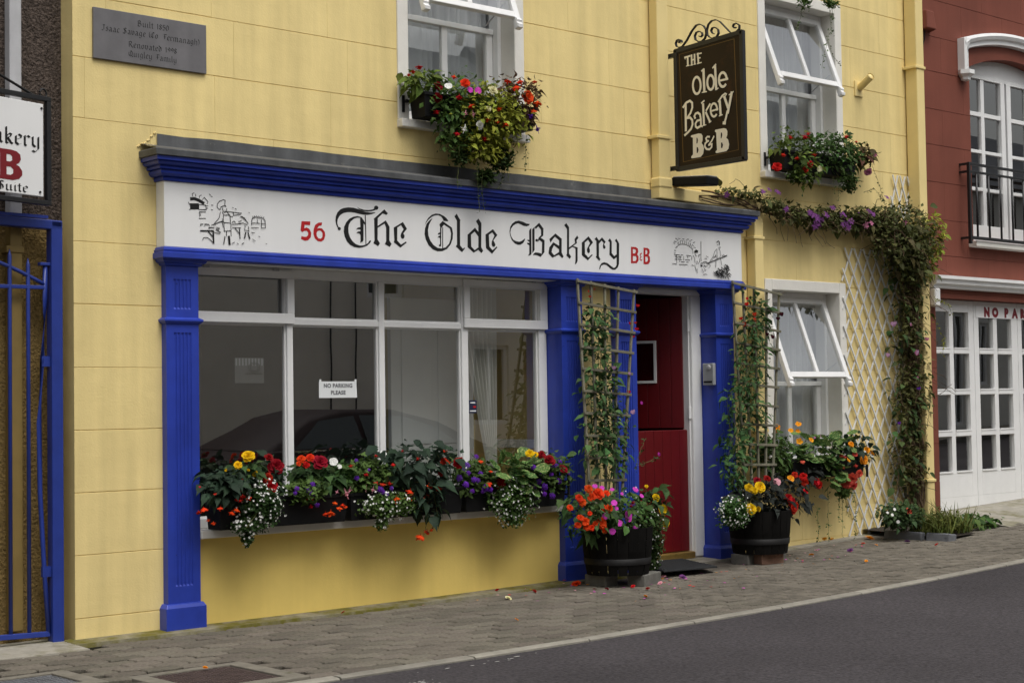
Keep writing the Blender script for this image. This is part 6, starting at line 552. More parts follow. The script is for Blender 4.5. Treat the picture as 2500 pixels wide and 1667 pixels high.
# shop window
FRY = .105
mb = MB()
mb.box(.80, .868, FRY, FRY+.07, .523, 2.165); mb.box(3.775, 3.853, FRY, FRY+.07, .523, 2.165)
mb.box(.868, 3.775, FRY, FRY+.07, 2.112, 2.165); mb.box(.868, 3.775, FRY, FRY+.07, .523, .585)
win = mb.build('shop_window', 'white_paint', house, bevel=.004, label='four-light white shop window with a transom')
for a, b in ((1.551, 1.597), (2.297, 2.345), (3.030, 3.090)):
    mb = MB(); mb.box(a, b, FRY+.001, FRY+.068, .585, 2.112); mb.build('mullion', 'white_paint', win, bevel=.006)
XP = [(.868, 1.551), (1.597, 2.297), (2.345, 3.030), (3.090, 3.775)]
for a, b in XP:
    mb = MB(); mb.box(a, b, FRY+.003, FRY+.066, 1.800, 1.842); mb.build('transom', 'white_paint', win, bevel=.006)
    for z0, z1 in ((.585, 1.80), (1.842, 2.112)):
        tilt = -.006*(z1-z0)
        mb = MB(); mb.add([(a, FRY+.04, z0), (b, FRY+.04, z0), (b, FRY+.04+tilt, z1), (a, FRY+.04+tilt, z1)], [(0,1,2,3)]); mb.build('pane', 'glass', win)
        mb = MB(); g = .010                     # putty beads round the pane
        mb.box(a, a+g, FRY+.02, FRY+.038, z0, z1).box(b-g, b, FRY+.02, FRY+.038, z0, z1).box(a+g, b-g, FRY+.02, FRY+.038, z0, z0+g).box(a+g, b-g, FRY+.02, FRY+.038, z1-g, z1)
        mb.build('glazing_bead', 'white_paint', win)
for a, b, z0, z1, wl, wr in ((.80, 1.597, 1.806, 2.148, .06, .055), (3.040, 3.850, 1.812, 2.160, .055, .075)):
    mb = MB(); y0, y1 = FRY-.022, FRY-.001
    mb.box(a, b, y0, y1, z0, z0+.066).box(a, b, y0, y1, z1-.05, z1).box(a, a+wl, y0, y1, z0+.066, z1-.05).box(b-wr, b, y0, y1, z0+.066, z1-.05)
    v = mb.build('vent_casement', 'white_paint', win, bevel=.004)
    mb = MB()
    for xx in (a+.14, b-.14): mb.box(xx-.02, xx+.02, y0-.006, y0, z1-.004, z1+.012)
    mb.build('hinge', 'pipe_grey', v)
# room behind the shop window
RX = 3.92
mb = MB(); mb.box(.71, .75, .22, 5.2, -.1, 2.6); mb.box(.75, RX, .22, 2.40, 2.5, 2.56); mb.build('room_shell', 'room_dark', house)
mb = MB(); mb.box(.75, RX, 5.16, 5.2, -.1, 2.6); mb.build('room_back', 'room_shade_black', house)
mb = MB(); mb.box(.71, RX+.04, 2.605, 5.2, 2.61, 2.62); mb.build('added_rooflight', 'glass_clear', house)  # unseen glass roof added to let daylight into the room
mb = MB(); mb.add([(.75,.24,-.06),(RX,.24,-.06),(RX,5.2,-.06),(.75,5.2,-.06)], [(0,1,2,3)]); mb.build('room_floor', 'room_shade_black', house)
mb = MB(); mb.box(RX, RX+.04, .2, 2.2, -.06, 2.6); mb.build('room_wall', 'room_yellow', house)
mb = MB(); mb.box(RX, RX+.04, 2.2, 5.2, -.06, 2.6); mb.build('room_wall', 'room_shade_black', house)  # rear of the same wall in black, its shade put into the colour
mb = MB(); mb.box(RX-.025, RX-.001, .24, .899, .93, .995); mb.build('dado_rail', 'room_white', house, bevel=.008)
mb = MB(); mb.box(.80, RX-.01, .19, .36, .50, .522); mb.build('window_board', 'room_white', house)
mb = MB(); mb.box(2.77, 3.55, .60, .64, -.06, 2.05); d = mb.build('inner_door', 'room_white', house, bevel=.004)
mb = MB(); mb.box(3.56, RX, .90, .94, -.06, 2.5).box(3.551, 3.56, .60, .94, -.06, 2.5); mb.build('partition', 'room_yellow', house)
for z0, z1 in ((.15, .82), (.98, 1.82)):
    for a, b in ((2.86, 3.13), (3.20, 3.47)):
        mb = MB(); mb.box(a, b, .588, .5995, z0, z1); mb.build('door_panel', 'room_white', d, bevel=.008)
# rooms behind the other windows
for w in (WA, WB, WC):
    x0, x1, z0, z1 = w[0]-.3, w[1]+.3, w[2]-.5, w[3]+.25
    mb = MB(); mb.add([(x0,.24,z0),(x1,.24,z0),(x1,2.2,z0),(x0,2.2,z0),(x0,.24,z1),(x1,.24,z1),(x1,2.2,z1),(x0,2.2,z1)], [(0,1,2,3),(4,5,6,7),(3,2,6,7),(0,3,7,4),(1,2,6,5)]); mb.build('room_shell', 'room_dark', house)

# top-hung windows with open upper sashes
def top_hung(w, zr, sill_front, ang, cur_label):
    x0, x1, z0, z1 = w; s = .093
    mb = MB(); yo = -.012
    mb.box(x0-s, x0, yo, .2, z0, z1+s).box(x1, x1+s, yo, .2, z0, z1+s).box(x0, x1, yo, .2, z1, z1+s)
    mb.build('window_surround', 'white_masonry', house, bevel=.006)
    mb = MB(); mb.box(x0-s-.006, x1+s+.006, -.06, .2, z0-.058, z0-.001); mb.build('window_sill', 'white_masonry', house, bevel=.008)
    fy = .135; mb = MB()
    mb.box(x0+.001, x0+.036, fy, fy+.1, z0, z1-.001).box(x1-.036, x1-.001, fy, fy+.1, z0, z1-.001).box(x0+.036, x1-.036, fy, fy+.1, z1-.055, z1-.001).box(x0+.036, x1-.036, fy, fy+.1, z0, z0+.05)
    wn = mb.build('window', 'white_paint', house, bevel=.004)
    a, b = x0+.038, x1-.038; ly = .19; xm = (a+b)/2
    mb = MB(); mb.box(a, a+.045, ly, ly+.04, z0+.05, zr-.04).box(b-.058, b, ly, ly+.04, z0+.05, zr-.04).box(a, b, ly-.012, ly+.04, zr-.04, zr).box(a+.045, b-.058, ly, ly+.04, z0+.05, z0+.11)
    ls = mb.build('lower_sash', 'white_paint', wn, bevel=.004)
    mb = MB(); mb.box(xm-.026, xm+.026, ly+.003, ly+.037, z0+.11, zr-.04); mb.build('glazing_bar', 'white_paint', wn, bevel=.004)
    for p, q in ((a+.045, xm-.026), (xm+.026, b-.058)):
        mb = MB(); mb.add([(p, ly+.02, z0+.1), (q, ly+.02, z0+.1), (q, ly+.02, zr-.04), (p, ly+.02, zr-.04)], [(0,1,2,3)]); mb.build('pane', 'glass', wn)
    # upper sash swung out about its top edge; local: x, v down the sash, t thickness
    zh = z1-.056; L = zh-zr+.03; yh = fy+.03
    T = Matrix.Translation((0, yh, zh)) @ Matrix.Rotation(-ang, 4, 'X')
    mb = MB(T); t0, t1 = -.04, 0
    mb.box(a, a+.05, t0, t1, -L-.075, 0).box(b-.05, b, t0, t1, -L-.075, 0).box(a+.05, b-.05, t0, t1, -.05, 0).box(a+.05, b-.05, t0, t1, -L, -L+.05)
    us = mb.build('upper_sash', 'white_paint', wn, bevel=.005, label='top-hung sash propped open')
    mb = MB(T); mb.box(xm-.02, xm+.02, t0+.003, t1-.003, -L+.05, -.05); mb.build('glazing_bar', 'white_paint', wn, bevel=.004)
    for p, q in ((a+.05, xm-.02), (xm+.02, b-.05)):
        mb = MB(T); mb.add([(p, -.02, -L+.05), (q, -.02, -L+.05), (q, -.02, -.05), (p, -.02, -.05)], [(0,1,2,3)]); mb.build('pane', 'glass_sash', wn)
    for p in (a, b-.05):                        # shaped horns below the rail
        mb = MB(T); prof = [(0,0),(-.045,-.0),(-.05,-.02),(-.035,-.035),(-.05,-.055),(-.04,-.075),(0,-.075)]; k = len(prof)
        mb.add([(p+.002, u-.0, -L-.004+v) for u, v in prof]+[(p+.048, u, -L-.004+v) for u, v in prof], [tuple(range(k)), tuple(range(2*k-1, k-1, -1))]+[(i, (i+1)%k, k+(i+1)%k, k+i) for i in range(k)])
        mb.build('horn', 'white_paint', wn)
    mb = MB(); mb.bar((b-.07, ly-.01, zr+.02), (b-.07, yh-math.sin(ang)*L*.8, zh-math.cos(ang)*L*.8), .012, .004); mb.build('stay', 'pipe_grey', wn)
    # net curtain hanging inside
    mb = MB(); n = 90; vs = []; fs = []
    for i in range(n+1):
        x = x0-.05+(x1-x0+.1)*i/n; y = .30+.018*math.sin(i*1.15+math.sin(i*.31)*2)+.008*math.sin(i*2.9)
        vs += [(x, y, z0-.1), (x, y+.004*math.sin(i*.7), z1+.05)]
        if i < n: fs.append((2*i, 2*i+2, 2*i+3, 2*i+1))
    mb.add(vs, fs); c = mb.build('net_curtain', 'net_curtain', smooth=True); tag(c, cur_label, 'curtain', 'net curtains behind the top-hung windows')
top_hung(WA, 4.02, 0, R(20.5), 'pale net curtain behind the left upstairs window')
top_hung(WB, 3.985, 0, R(20.5), 'pale net curtain behind the right upstairs window')
top_hung(WC, 1.424, 0, R(20.5), 'pale net curtain behind the ground floor open window')

# doorway
mb = MB(); mb.box(5.463, 5.580, .104, .20, .01, 2.12).box(4.651, 4.755, .104, .20, .01, 2.12).box(4.651, 5.580, .104, .20, 2.12, 2.164); mb.build('door_frame', 'white_paint', house, bevel=.01)
mb = MB(); mb.box(5.448, 5.4625, .13, .20, .01, 2.12); mb.build('door_stop', 'white_paint', house)
mb = MB(); mb.box(4.75, 5.46, .10, .30, .0, .055); mb.build('threshold', 'brass', house, bevel=.01)
mb = MB(); mb.box(4.45, 5.75, .105, .7, -.2, .006); mb.build('door_step', 'concrete', house)
mb = MB(); x = 4.756; i = 0
leafs = []
def door_leaf(T, name, z0, z1, window):
    mb = MB(T); mb.box(-.70, 0, 0, .035, z0, z1); d = mb.build(name, 'red_door', house, bevel=.003, label=name.replace('_', ' ')+' of the red stable door')
    n = 7
    for i in range(n):
        a, b = -.70+.70*i/n+.0012, -.70+.70*(i+1)/n-.0012
        if window and a < window[1] and b > window[0]:
            spans = [(z0+.003, window[2]), (window[3], z1-.003)]
        else: spans = [(z0+.003, z1-.003)]
        for p, q in spans:
            m2 = MB(T); m2.box(a, b, -.010, -.0005, p, q); m2.build('board', 'red_door', d, bevel=.003)
    if window:
        a, b, p, q = window; m2 = MB(T)
        m2.box(a, b, -.022, -.0005, p, p+.022).box(a, b, -.022, -.0005, q-.022, q).box(a, a+.022, -.022, -.0005, p+.022, q-.022).box(b-.022, b, -.022, -.0005, p+.022, q-.022); m2.build('door_light_frame', 'white_paint', d, bevel=.003)
        m2 = MB(T); m2.add([(a, -.012, p), (b, -.012, p), (b, -.012, q), (a, -.012, q)], [(0,1,2,3)]); m2.build('door_light', 'glass_door', d)
    return d
Tl = Matrix.Translation((5.448, .165, 0)); door_leaf(Tl, 'lower_leaf', .058, 1.035, None)
Tu = Matrix.Translation((5.440, .185, 0)) @ Matrix.Rotation(R(-64), 4, 'Z'); door_leaf(Tu, 'upper_leaf', 1.045, 2.115, (-.48, -.220, 1.415, 1.765))
for z in (1.17, 1.88):
    mb = MB(); mb.box(5.436, 5.462, .120, .131, z-.05, z+.05); mb.build('hinge', 'white_paint', house, bevel=.002)
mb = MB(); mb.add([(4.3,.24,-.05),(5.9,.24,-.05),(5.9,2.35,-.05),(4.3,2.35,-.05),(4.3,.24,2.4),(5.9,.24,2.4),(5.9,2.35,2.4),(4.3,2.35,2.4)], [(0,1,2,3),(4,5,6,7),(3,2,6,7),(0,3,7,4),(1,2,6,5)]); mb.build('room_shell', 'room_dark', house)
# stall wall right of the door (behind the trellis) gets courses from the facade already

# yellow rainwater pipes
def pipe(x0, x1, z0, z1, label, y0=-.085, bands=()):
    t = thing('downpipe', label, 'downpipe', ((x0+x1)/2, 0, z0)); mb = MB(); mb.box(x0, x1, y0, -.012, z0, z1); mb.build('shaft', 'yellow_paint', t, bevel=.008)
    for z in bands:
        mb = MB(); mb.box(x0-.03, x1+.012, y0-.010, -.001, z-.013, z+.013); mb.build('bracket', 'yellow_paint', t, bevel=.004)
    return t
t = pipe(4.905, 5.03, 2.955, 6.0, 'square yellow downpipe left of the brown hanging sign', -.10, (3.34, 4.9))
mb = MB(); mb.box(4.890, 5.04, -.112, -.006, 2.94, 3.02); mb.build('elbow', 'yellow_paint', t, bevel=.012)
mb = MB(); mb.bar((4.895, -.055, 2.905), (6.12, -.055, 2.882), .10, .10); mb.build('cross_run', 'yellow_paint', t, bevel=.008)
mb = MB(); mb.box(6.045, 6.155, -.10, -.006, .03, 2.93); mb.build('lower_shaft', 'yellow_paint', t, bevel=.008)
mb = MB(); mb.box(6.02, 6.165, -.108, -.001, 2.60, 2.625).box(6.02, 6.165, -.108, -.001, 1.0, 1.025); mb.build('bracket', 'yellow_paint', t, bevel=.004)
pipe(8.385, 8.505, .08, 6.0, 'square yellow downpipe at the red house boundary', -.14, (.50, 2.4, 4.335))
mb = MB(); t = thing('flag_holder', 'short yellow tube bracket on the wall right of the upstairs window', 'flag holder', (7.66, 0, 4.08))
mb.tube([(7.665, -.012, 4.07), (7.64, -.16, 4.15)], .034, 14, cap=False); mb.tube([(7.665, -.012, 4.07), (7.641, -.155, 4.147)], .029, 14); mb.build('tube', 'yellow_paint', t, smooth=True)
mb = MB(); mb.box(7.60, 7.72, -.014, -.001, 3.99, 4.13); mb.build('back_plate', 'yellow_paint', t, bevel=.003)

# ================================================================ the red house
red = thing('red_house', 'brick-red rendered house with white garage doors and a small balcony', 'house', (10.5, 0, 0))
GAR = (8.80, 13.6, -.4, 2.21); FRW = (9.486, 11.18, 2.79, 4.50)
RR = [-.2, .13, .48, .83, 1.185, 1.54, 1.90, 2.255, 2.613, 2.957, 3.312, 3.669, 4.011, 4.375, 4.712, 5.07, 5.43, 5.79, 6.15]
AC, AR, ATOP = 10.333, .847, 4.66               # window arch: centre x, half width, crown height
def arch_z(x, spring, crown, half): # segmental arch
    r = (half*half+(crown-spring)**2)/(2*(crown-spring)); return crown-r+math.sqrt(max(0, r*r-(x-AC)**2))
FRH = (9.486, 11.18, 2.79, 4.66)
def rj(r): return [8.65+(.35 if r % 2 else .72)+.74*i for i in range(0, 9)]
courses(red, 8.655, 14.2, RR, rj, [GAR, (9.486, 11.18, 2.79, 4.80)], 'red_render')
cells((8.656, 14.19, -.3, 6.2), [GAR, (9.486, 11.18, 2.79, 4.80)], .0045, .22).build('wall', 'red_render', red)
mb = MB(); n = 20; vs = []                      # wall infill above the arched head
for i in range(n+1):
    x = 9.486+(11.18-9.486)*i/n; vs += [(x, .0, arch_z(x, 4.50, ATOP, AR)), (x, .0, 4.80), (x, .2, arch_z(x, 4.50, ATOP, AR))]
mb.add(vs, [(3*i, 3*i+3, 3*i+4, 3*i+1) for i in range(n)]+[(3*i, 3*i+2, 3*i+5, 3*i+3) for i in range(n)]); mb.build('arch_head', 'red_render', red)
mb = MB(); mb.box(8.66, 14.19, 5.5, 6.0, -.3, 6.2).box(8.66, 8.85, .23, 5.5, 2.6, 6.2).box(13.9, 14.19, .23, 5.5, -.3, 6.2).box(8.80, 13.9, .23, 5.5, 2.45, 2.6); mb.build('side_wall', 'red_render', red)
mb = MB(); mb.add([(8.65,-.25,6.2),(14.3,-.25,6.2),(14.3,3,8.5),(8.65,3,8.5),(8.65,6.2,6.2),(14.3,6.2,6.2)], [(0,1,2,3),(3,2,5,4),(0,3,4),(1,5,2),(0,4,5,1)]); mb.build('roof', 'roof_slate', red)
# hood mould with corbels
mb = MB(); half_o, crown_o = 1.04, 4.905; prof = [(.0, .0), (.075, .0), (.09, .03), (.075, .06), (.05, .075), (.05, .11), (.0, .12)]
pts = [(AC-half_o, 4.42), (AC-half_o, 4.75)]; nA = 22
for i in range(nA+1):
    x = AC-half_o+2*half_o*i/nA; pts.append((x, arch_z(x, 4.75, crown_o, half_o)))
pts += [(AC+half_o, 4.42)]
path = [Vector((a, 0, b)) for a, b in pts]; vs = []; fs = []; k = len(prof)
for i, p in enumerate(path):
    d1 = (path[i]-path[i-1]).normalized() if i else (path[1]-path[0]).normalized(); d2 = (path[i+1]-path[i]).normalized() if i < len(path)-1 else d1
    d = (d1+d2).normalized(); nrm = Vector((d.z, 0, -d.x)); sc_ = 1/max(.5, d.dot(d1))
    vs += [tuple(p+nrm*b*sc_+Vector((0, -a-.001, 0))) for a, b in prof]
for i in range(len(path)-1):
    for q in range(k-1): fs.append((i*k+q, i*k+q+1, (i+1)*k+q+1, (i+1)*k+q))
mb.add(vs, fs); hood = mb.build('hood_mould', 'white_paint', red, label='white arched hood mould over the balcony window')
for s in (-1, 1):
    x = AC+s*(half_o-.06); mb = MB(); mb.lathe([(.085, 4.44), (.085, 4.40), (.05, 4.37), (.045, 4.345), (.0, 4.33)], x, -.045, 6); mb.build('corbel', 'white_paint', hood)
mb = MB(); n = 16; vs = []
for i in range(n+1):
    x = 9.488+(11.178-9.488)*i/n; vs += [(x, .125, 4.49), (x, .125, arch_z(x, 4.50, ATOP, AR)+.01)]
mb.add(vs, [(2*i, 2*i+2, 2*i+3, 2*i+1) for i in range(n)]); mb.build('tympanum', 'white_paint', red)
# balcony window
FY_ = .12; mb = MB()
mb.box(9.487, 9.525, FY_, FY_+.07, 2.80, 4.49).box(11.14, 11.179, FY_, FY_+.07, 2.80, 4.49).box(9.525, 11.14, FY_, FY_+.07, 4.45, 4.489).box(9.525, 11.14, FY_, FY_+.07, 2.80, 2.84)
fw = mb.build('balcony_window', 'white_paint', red, bevel=.004)
ROWZ = [(2.970, 3.314), (3.348, 3.692), (3.726, 4.063), (4.106, 4.440)]
for xa, cols in ((9.527, [(9.575, 9.871), (9.932, 10.234)]), (10.345, [(10.425, 10.727), (10.79, 11.09)])):
    xb = cols[1][1]+.075 if xa < 10 else 11.138
    mb = MB(); y0, y1 = FY_-.01, FY_+.04
    mb.box(xa, cols[0][0], y0, y1, 2.845, 4.448).box(cols[1][1], xb, y0, y1, 2.845, 4.448).box(cols[0][0], cols[1][1], y0, y1, 2.845, 2.970).box(cols[0][0], cols[1][1], y0, y1, 4.440, 4.448)
    mb.build('casement', 'white_paint', fw, bevel=.004)
    mb = MB(); mb.box(cols[0][1], cols[1][0], y0+.006, y1-.006, 2.970, 4.440); mb.build('glazing_bar', 'white_paint', fw, bevel=.004)
    for (a, b), (c, d) in zip(ROWZ[:-1], ROWZ[1:]):
        for p, q in cols:
            mb = MB(); mb.box(p, q, y0+.007, y1-.007, b, c); mb.build('glazing_bar', 'white_paint', fw, bevel=.004)
    for p, q in cols:
        for z0, z1 in ROWZ:
            mb = MB(); mb.add([(p, FY_+.02, z0), (q, FY_+.02, z0), (q, FY_+.02, z1), (p, FY_+.02, z1)], [(0,1,2,3)]); mb.build('pane', 'glass', fw)
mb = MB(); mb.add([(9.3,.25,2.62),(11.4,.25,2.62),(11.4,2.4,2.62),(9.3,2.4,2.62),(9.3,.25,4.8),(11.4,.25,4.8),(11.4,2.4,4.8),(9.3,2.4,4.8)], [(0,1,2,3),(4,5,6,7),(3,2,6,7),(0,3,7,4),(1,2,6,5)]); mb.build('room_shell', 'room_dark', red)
mb = MB(); mb.box(9.40, 11.27, -.09, .11, 2.722, 2.778); mb.build('window_sill', 'white_masonry', red, bevel=.008)
mb = MB(); mb.box(9.0, 13.6, .35, 2.6, -.3, -.29)
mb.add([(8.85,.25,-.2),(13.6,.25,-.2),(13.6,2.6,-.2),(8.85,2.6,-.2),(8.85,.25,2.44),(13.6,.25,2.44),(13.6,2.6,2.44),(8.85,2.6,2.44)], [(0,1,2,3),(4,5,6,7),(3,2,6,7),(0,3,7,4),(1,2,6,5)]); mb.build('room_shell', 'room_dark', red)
# balcony rail
rail = thing('balcony_rail', 'black iron balcony railing before the white upstairs window', 'railing', (10.3, -.1, 2.78))
for z, t_ in ((3.515, .026), (3.44, .022), (2.80, .03)):
    mb = MB(); mb.box(9.27, 11.40, -.112, -.088, z-t_/2, z+t_/2); mb.build('rail', 'black_metal', rail, bevel=.003)
for x in (9.26, 11.39):
    mb = MB(); mb.box(x, x+.03, -.115, -.085, 2.74, 3.53); mb.build('post', 'black_metal', rail, bevel=.003)
    for z in (2.80, 3.44, 3.515):
        mb = MB(); mb.box(x+.002, x+.026, -.085, -.001, z-.011, z+.011); mb.build('bracket', 'black_metal', rail)
for i in range(10):
    x = 9.405+.213*i; mb = MB(); mb.tube([(x, -.1, 2.80), (x, -.1, 3.44)], .011, 8); mb.build('baluster', 'black_metal', rail, smooth=True)
# garage
mb = MB(); prof = [(.004, 2.295), (.05, 2.30), (.055, 2.325), (.085, 2.34), (.09, 2.375), (.11, 2.385), (.11, 2.415), (.0, 2.425)]; k = len(prof)
mb.add([(8.70, -p, z) for p, z in prof]+[(13.7, -p, z) for p, z in prof], [(i, i+1, k+i+1, k+i) for i in range(k-1)]+[tuple(range(k)), tuple(range(2*k-1, k-1, -1))]); mb.build('garage_moulding', 'white_paint', red)
mb = MB(); mb.box(8.70, 8.79, -.07, -.001, 2.12, 2.294); mb.build('corbel', 'white_paint', red, bevel=.015)
GY = .10; GR_ = [(.535, .884), (.933, 1.286), (1.330, 1.685), (1.731, 2.091)]
xs = 8.802
for a0, a1, b0, b1, xe in ((8.905, 9.180, 9.248, 9.514, 9.605), (9.693, 9.961, 10.031, 10.295, 10.41), (10.49, 10.76, 10.83, 11.10, 11.20), (11.29, 11.56, 11.63, 11.9, 12.0), (12.09, 12.36, 12.43, 12.7, 12.8)):
    mb = MB(); X0, X1 = xs+.003, xe-.003
    zb0 = .172+.062*(X0-8.8)*.55; zb1 = .172+.062*(X1-8.8)*.55
    mb.box(X0, a0, GY, GY+.05, .30, 2.205).box(b1, X1, GY, GY+.05, .30, 2.205).box(a0, b1, GY, GY+.05, 2.091, 2.205).box(a0, b1, GY, GY+.05, .30, .535).box(a1, b0, GY+.003, GY+.047, .535, 2.091)
    mb.add([(X0, GY, zb0), (X1, GY, zb1), (X1, GY, .301), (X0, GY, .301), (X0, GY+.05, zb0), (X1, GY+.05, zb1), (X1, GY+.05, .301), (X0, GY+.05, .301)], [(0,1,2,3), (4,7,6,5), (0,4,5,1), (0,3,7,4), (1,5,6,2)])
    g = mb.build('garage_door_leaf', 'white_paint', red, bevel=.003)
    for p, q in ((a0, a1), (b0, b1)):
        for (c, d), (e, f) in zip(GR_[:-1], GR_[1:]):
            m2 = MB(); m2.box(p, q, GY-.004, GY+.046, d, e); m2.build('glazing_bar', 'white_paint', g, bevel=.006)
        for c, d in GR_:
            m2 = MB(); m2.add([(p, GY+.03, c), (q, GY+.03, c), (q, GY+.03, d), (p, GY+.03, d)], [(0,1,2,3)]); m2.build('pane', 'glass', g)
            m2 = MB(); m2.box(p, q, GY-.008, GY+.02, c, c+.014); m2.build('glazing_bead', 'white_paint', g)
    xs = xe
t = thing('alarm_box', 'red plastic alarm box high on the red house wall by the yellow downpipe', 'alarm box', (8.68, 0, 4.75))
mb = MB(); mb.add([(8.60,-.001,4.94),(8.74,-.001,4.94),(8.76,-.001,4.74),(8.58,-.001,4.74),(8.615,-.07,4.93),(8.725,-.07,4.93),(8.745,-.085,4.755),(8.595,-.085,4.755)], [(4,5,6,7),(0,1,5,4),(1,2,6,5),(2,3,7,6),(3,0,4,7)])
m_ = [( x+.07, y, z) for x, y, z in mb.v]; mb.v = m_; mb.build('case', 'red_render', t, bevel=.01)
mb = MB(); mb.tube([(8.70,-.03,4.74),(8.69,-.03,4.66),(8.665,-.01,4.55)], .006, 6); mb.build('cable', 'black_plastic', t)

# ================================================================ left neighbour and gate
lh = thing('pebbledash_house', 'brown pebbledashed wall of the neighbouring house at the left edge', 'house', (-3, .15, 0))
mb = MB(); mb.box(-7, .008, .152, .5, 2.33, 7); mb.build('upper_wall', 'pebbledash', lh)
mb = MB(); mb.box(-7, .008, .149, .5, -.3, 2.331); mb.build('lower_wall', 'pebbledash_ochre', lh)
mb = MB(); vs = []; fs = []; rng = random.Random(5)   # stones thrown on the render
def chip(mb, x, y, z, s):
    a = rng.uniform(0, 6.3); pts = [(x+s*math.cos(a+q*2.1)*rng.uniform(.6, 1.1), y, z+s*math.sin(a+q*2.1)*rng.uniform(.6, 1.1)) for q in range(3)]
    n = len(mb.v); mb.v += pts+[(x, y-s*rng.uniform(.4, .9), z)]; mb.f += [(n, n+1, n+3), (n+1, n+2, n+3), (n+2, n, n+3)]
for i in range(5200): chip(mb, rng.uniform(-.62, -.005), .153, rng.uniform(2.34, 3.9), rng.uniform(.004, .009))
tag(mb.build('dash_chips', 'pebbledash', lh), kind='stuff')
mb = MB()
for i in range(3200): chip(mb, rng.uniform(-.6, -.005), .150, rng.uniform(-.05, 2.33), rng.uniform(.004, .010))
tag(mb.build('dash_chips', 'pebbledash_ochre', lh), kind='stuff')
t = thing('downpipe', 'pale grey square downpipe on the brown pebbledash', 'downpipe', (-.29, .1, -.05))
mb = MB(); mb.box(-.345, -.272, .075, .145, 2.335, 6); mb.build('upper_shaft', 'pipe_grey', t, bevel=.006)
mb = MB(); mb.box(-.345, -.272, .075, .145, .02, 2.334).box(-.37, -.262, .068, .148, 2.17, 2.21); mb.build('lower_shaft', 'ochre_paint', t, bevel=.006)
gate = thing('metal_gate', 'blue steel gate with an arched top and spiked bars at the left edge', 'gate', (-.5, .04, -.04))
gy = .03
def gz(x, z): return z+.03*(-.03-x)*0
mb = MB(); mb.box(-.105, -.035, gy-.035, gy+.035, -.06, 2.36); mb.build('post', 'blue_metal', gate, bevel=.006)
mb = MB(); mb.bar((-1.3, gy, 2.353+.012), (-.035, gy, 2.335), .07, .055); mb.build('lintel_bar', 'blue_metal', gate, bevel=.006)
mb = MB(); mb.bar((-1.3, gy+.03, 2.40), (-.10, gy+.03, 2.385), .03, .018); mb.build('top_strip', 'blue_metal', gate)
mb = MB(); mb.box(-1.35, -1.28, gy-.035, gy+.035, -.06, 2.36); mb.build('post', 'blue_metal', gate, bevel=.006)
mb = MB(); mb.bar((-1.27, gy, .03), (-.11, gy, -.005), .025, .03); mb.build('bottom_rail', 'blue_metal', gate, bevel=.003)
mb = MB(); mb.bar((-1.27, gy, 1.965), (-.125, gy, 1.975), .02, .022); mb.build('middle_rail', 'blue_metal', gate, bevel=.003)
mb = MB(); pts = []
for i in range(17):
    a = i/16; x = -1.27+1.145*a; pts.append((x, gy, 1.99+.17*math.sin(math.pi*a)))
mb.tube(pts, .0115, 8); mb.build('arched_rail', 'blue_metal', gate, smooth=True)
mb = MB(); pts = [(-.127, gy, 2.10), (-.128, gy, 1.9), (-.148, gy, 1.55), (-.168, gy, 1.2), (-.165, gy, .8), (-.14, gy, .35), (-.115, gy, 0)]
mb.tube(pts, .014, 8); mb.build('stile', 'blue_metal', gate, smooth=True)
mb = MB(); mb.box(-.165, -.09, gy-.02, gy+.02, 2.10, 2.118); mb.build('latch', 'blue_metal', gate, bevel=.003)
for i in range(9):
    x = -.232-.110*i
    if x < -1.25: break
    a = (x+1.27)/1.145; zt = 1.99+.17*math.sin(math.pi*a)+.10
    mb = MB(); mb.tube([(x, gy, .01), (x, gy, zt-.04), (x, gy, zt)], [.0115, .0115, .002], 8); mb.build('bar', 'blue_metal', gate, smooth=True)
for z in (.35, 1.55):
    mb = MB(); mb.box(-.155, -.10, gy-.012, gy+.012, z-.03, z+.03); mb.build('hinge', 'blue_metal', gate)

gate.location.x -= .028
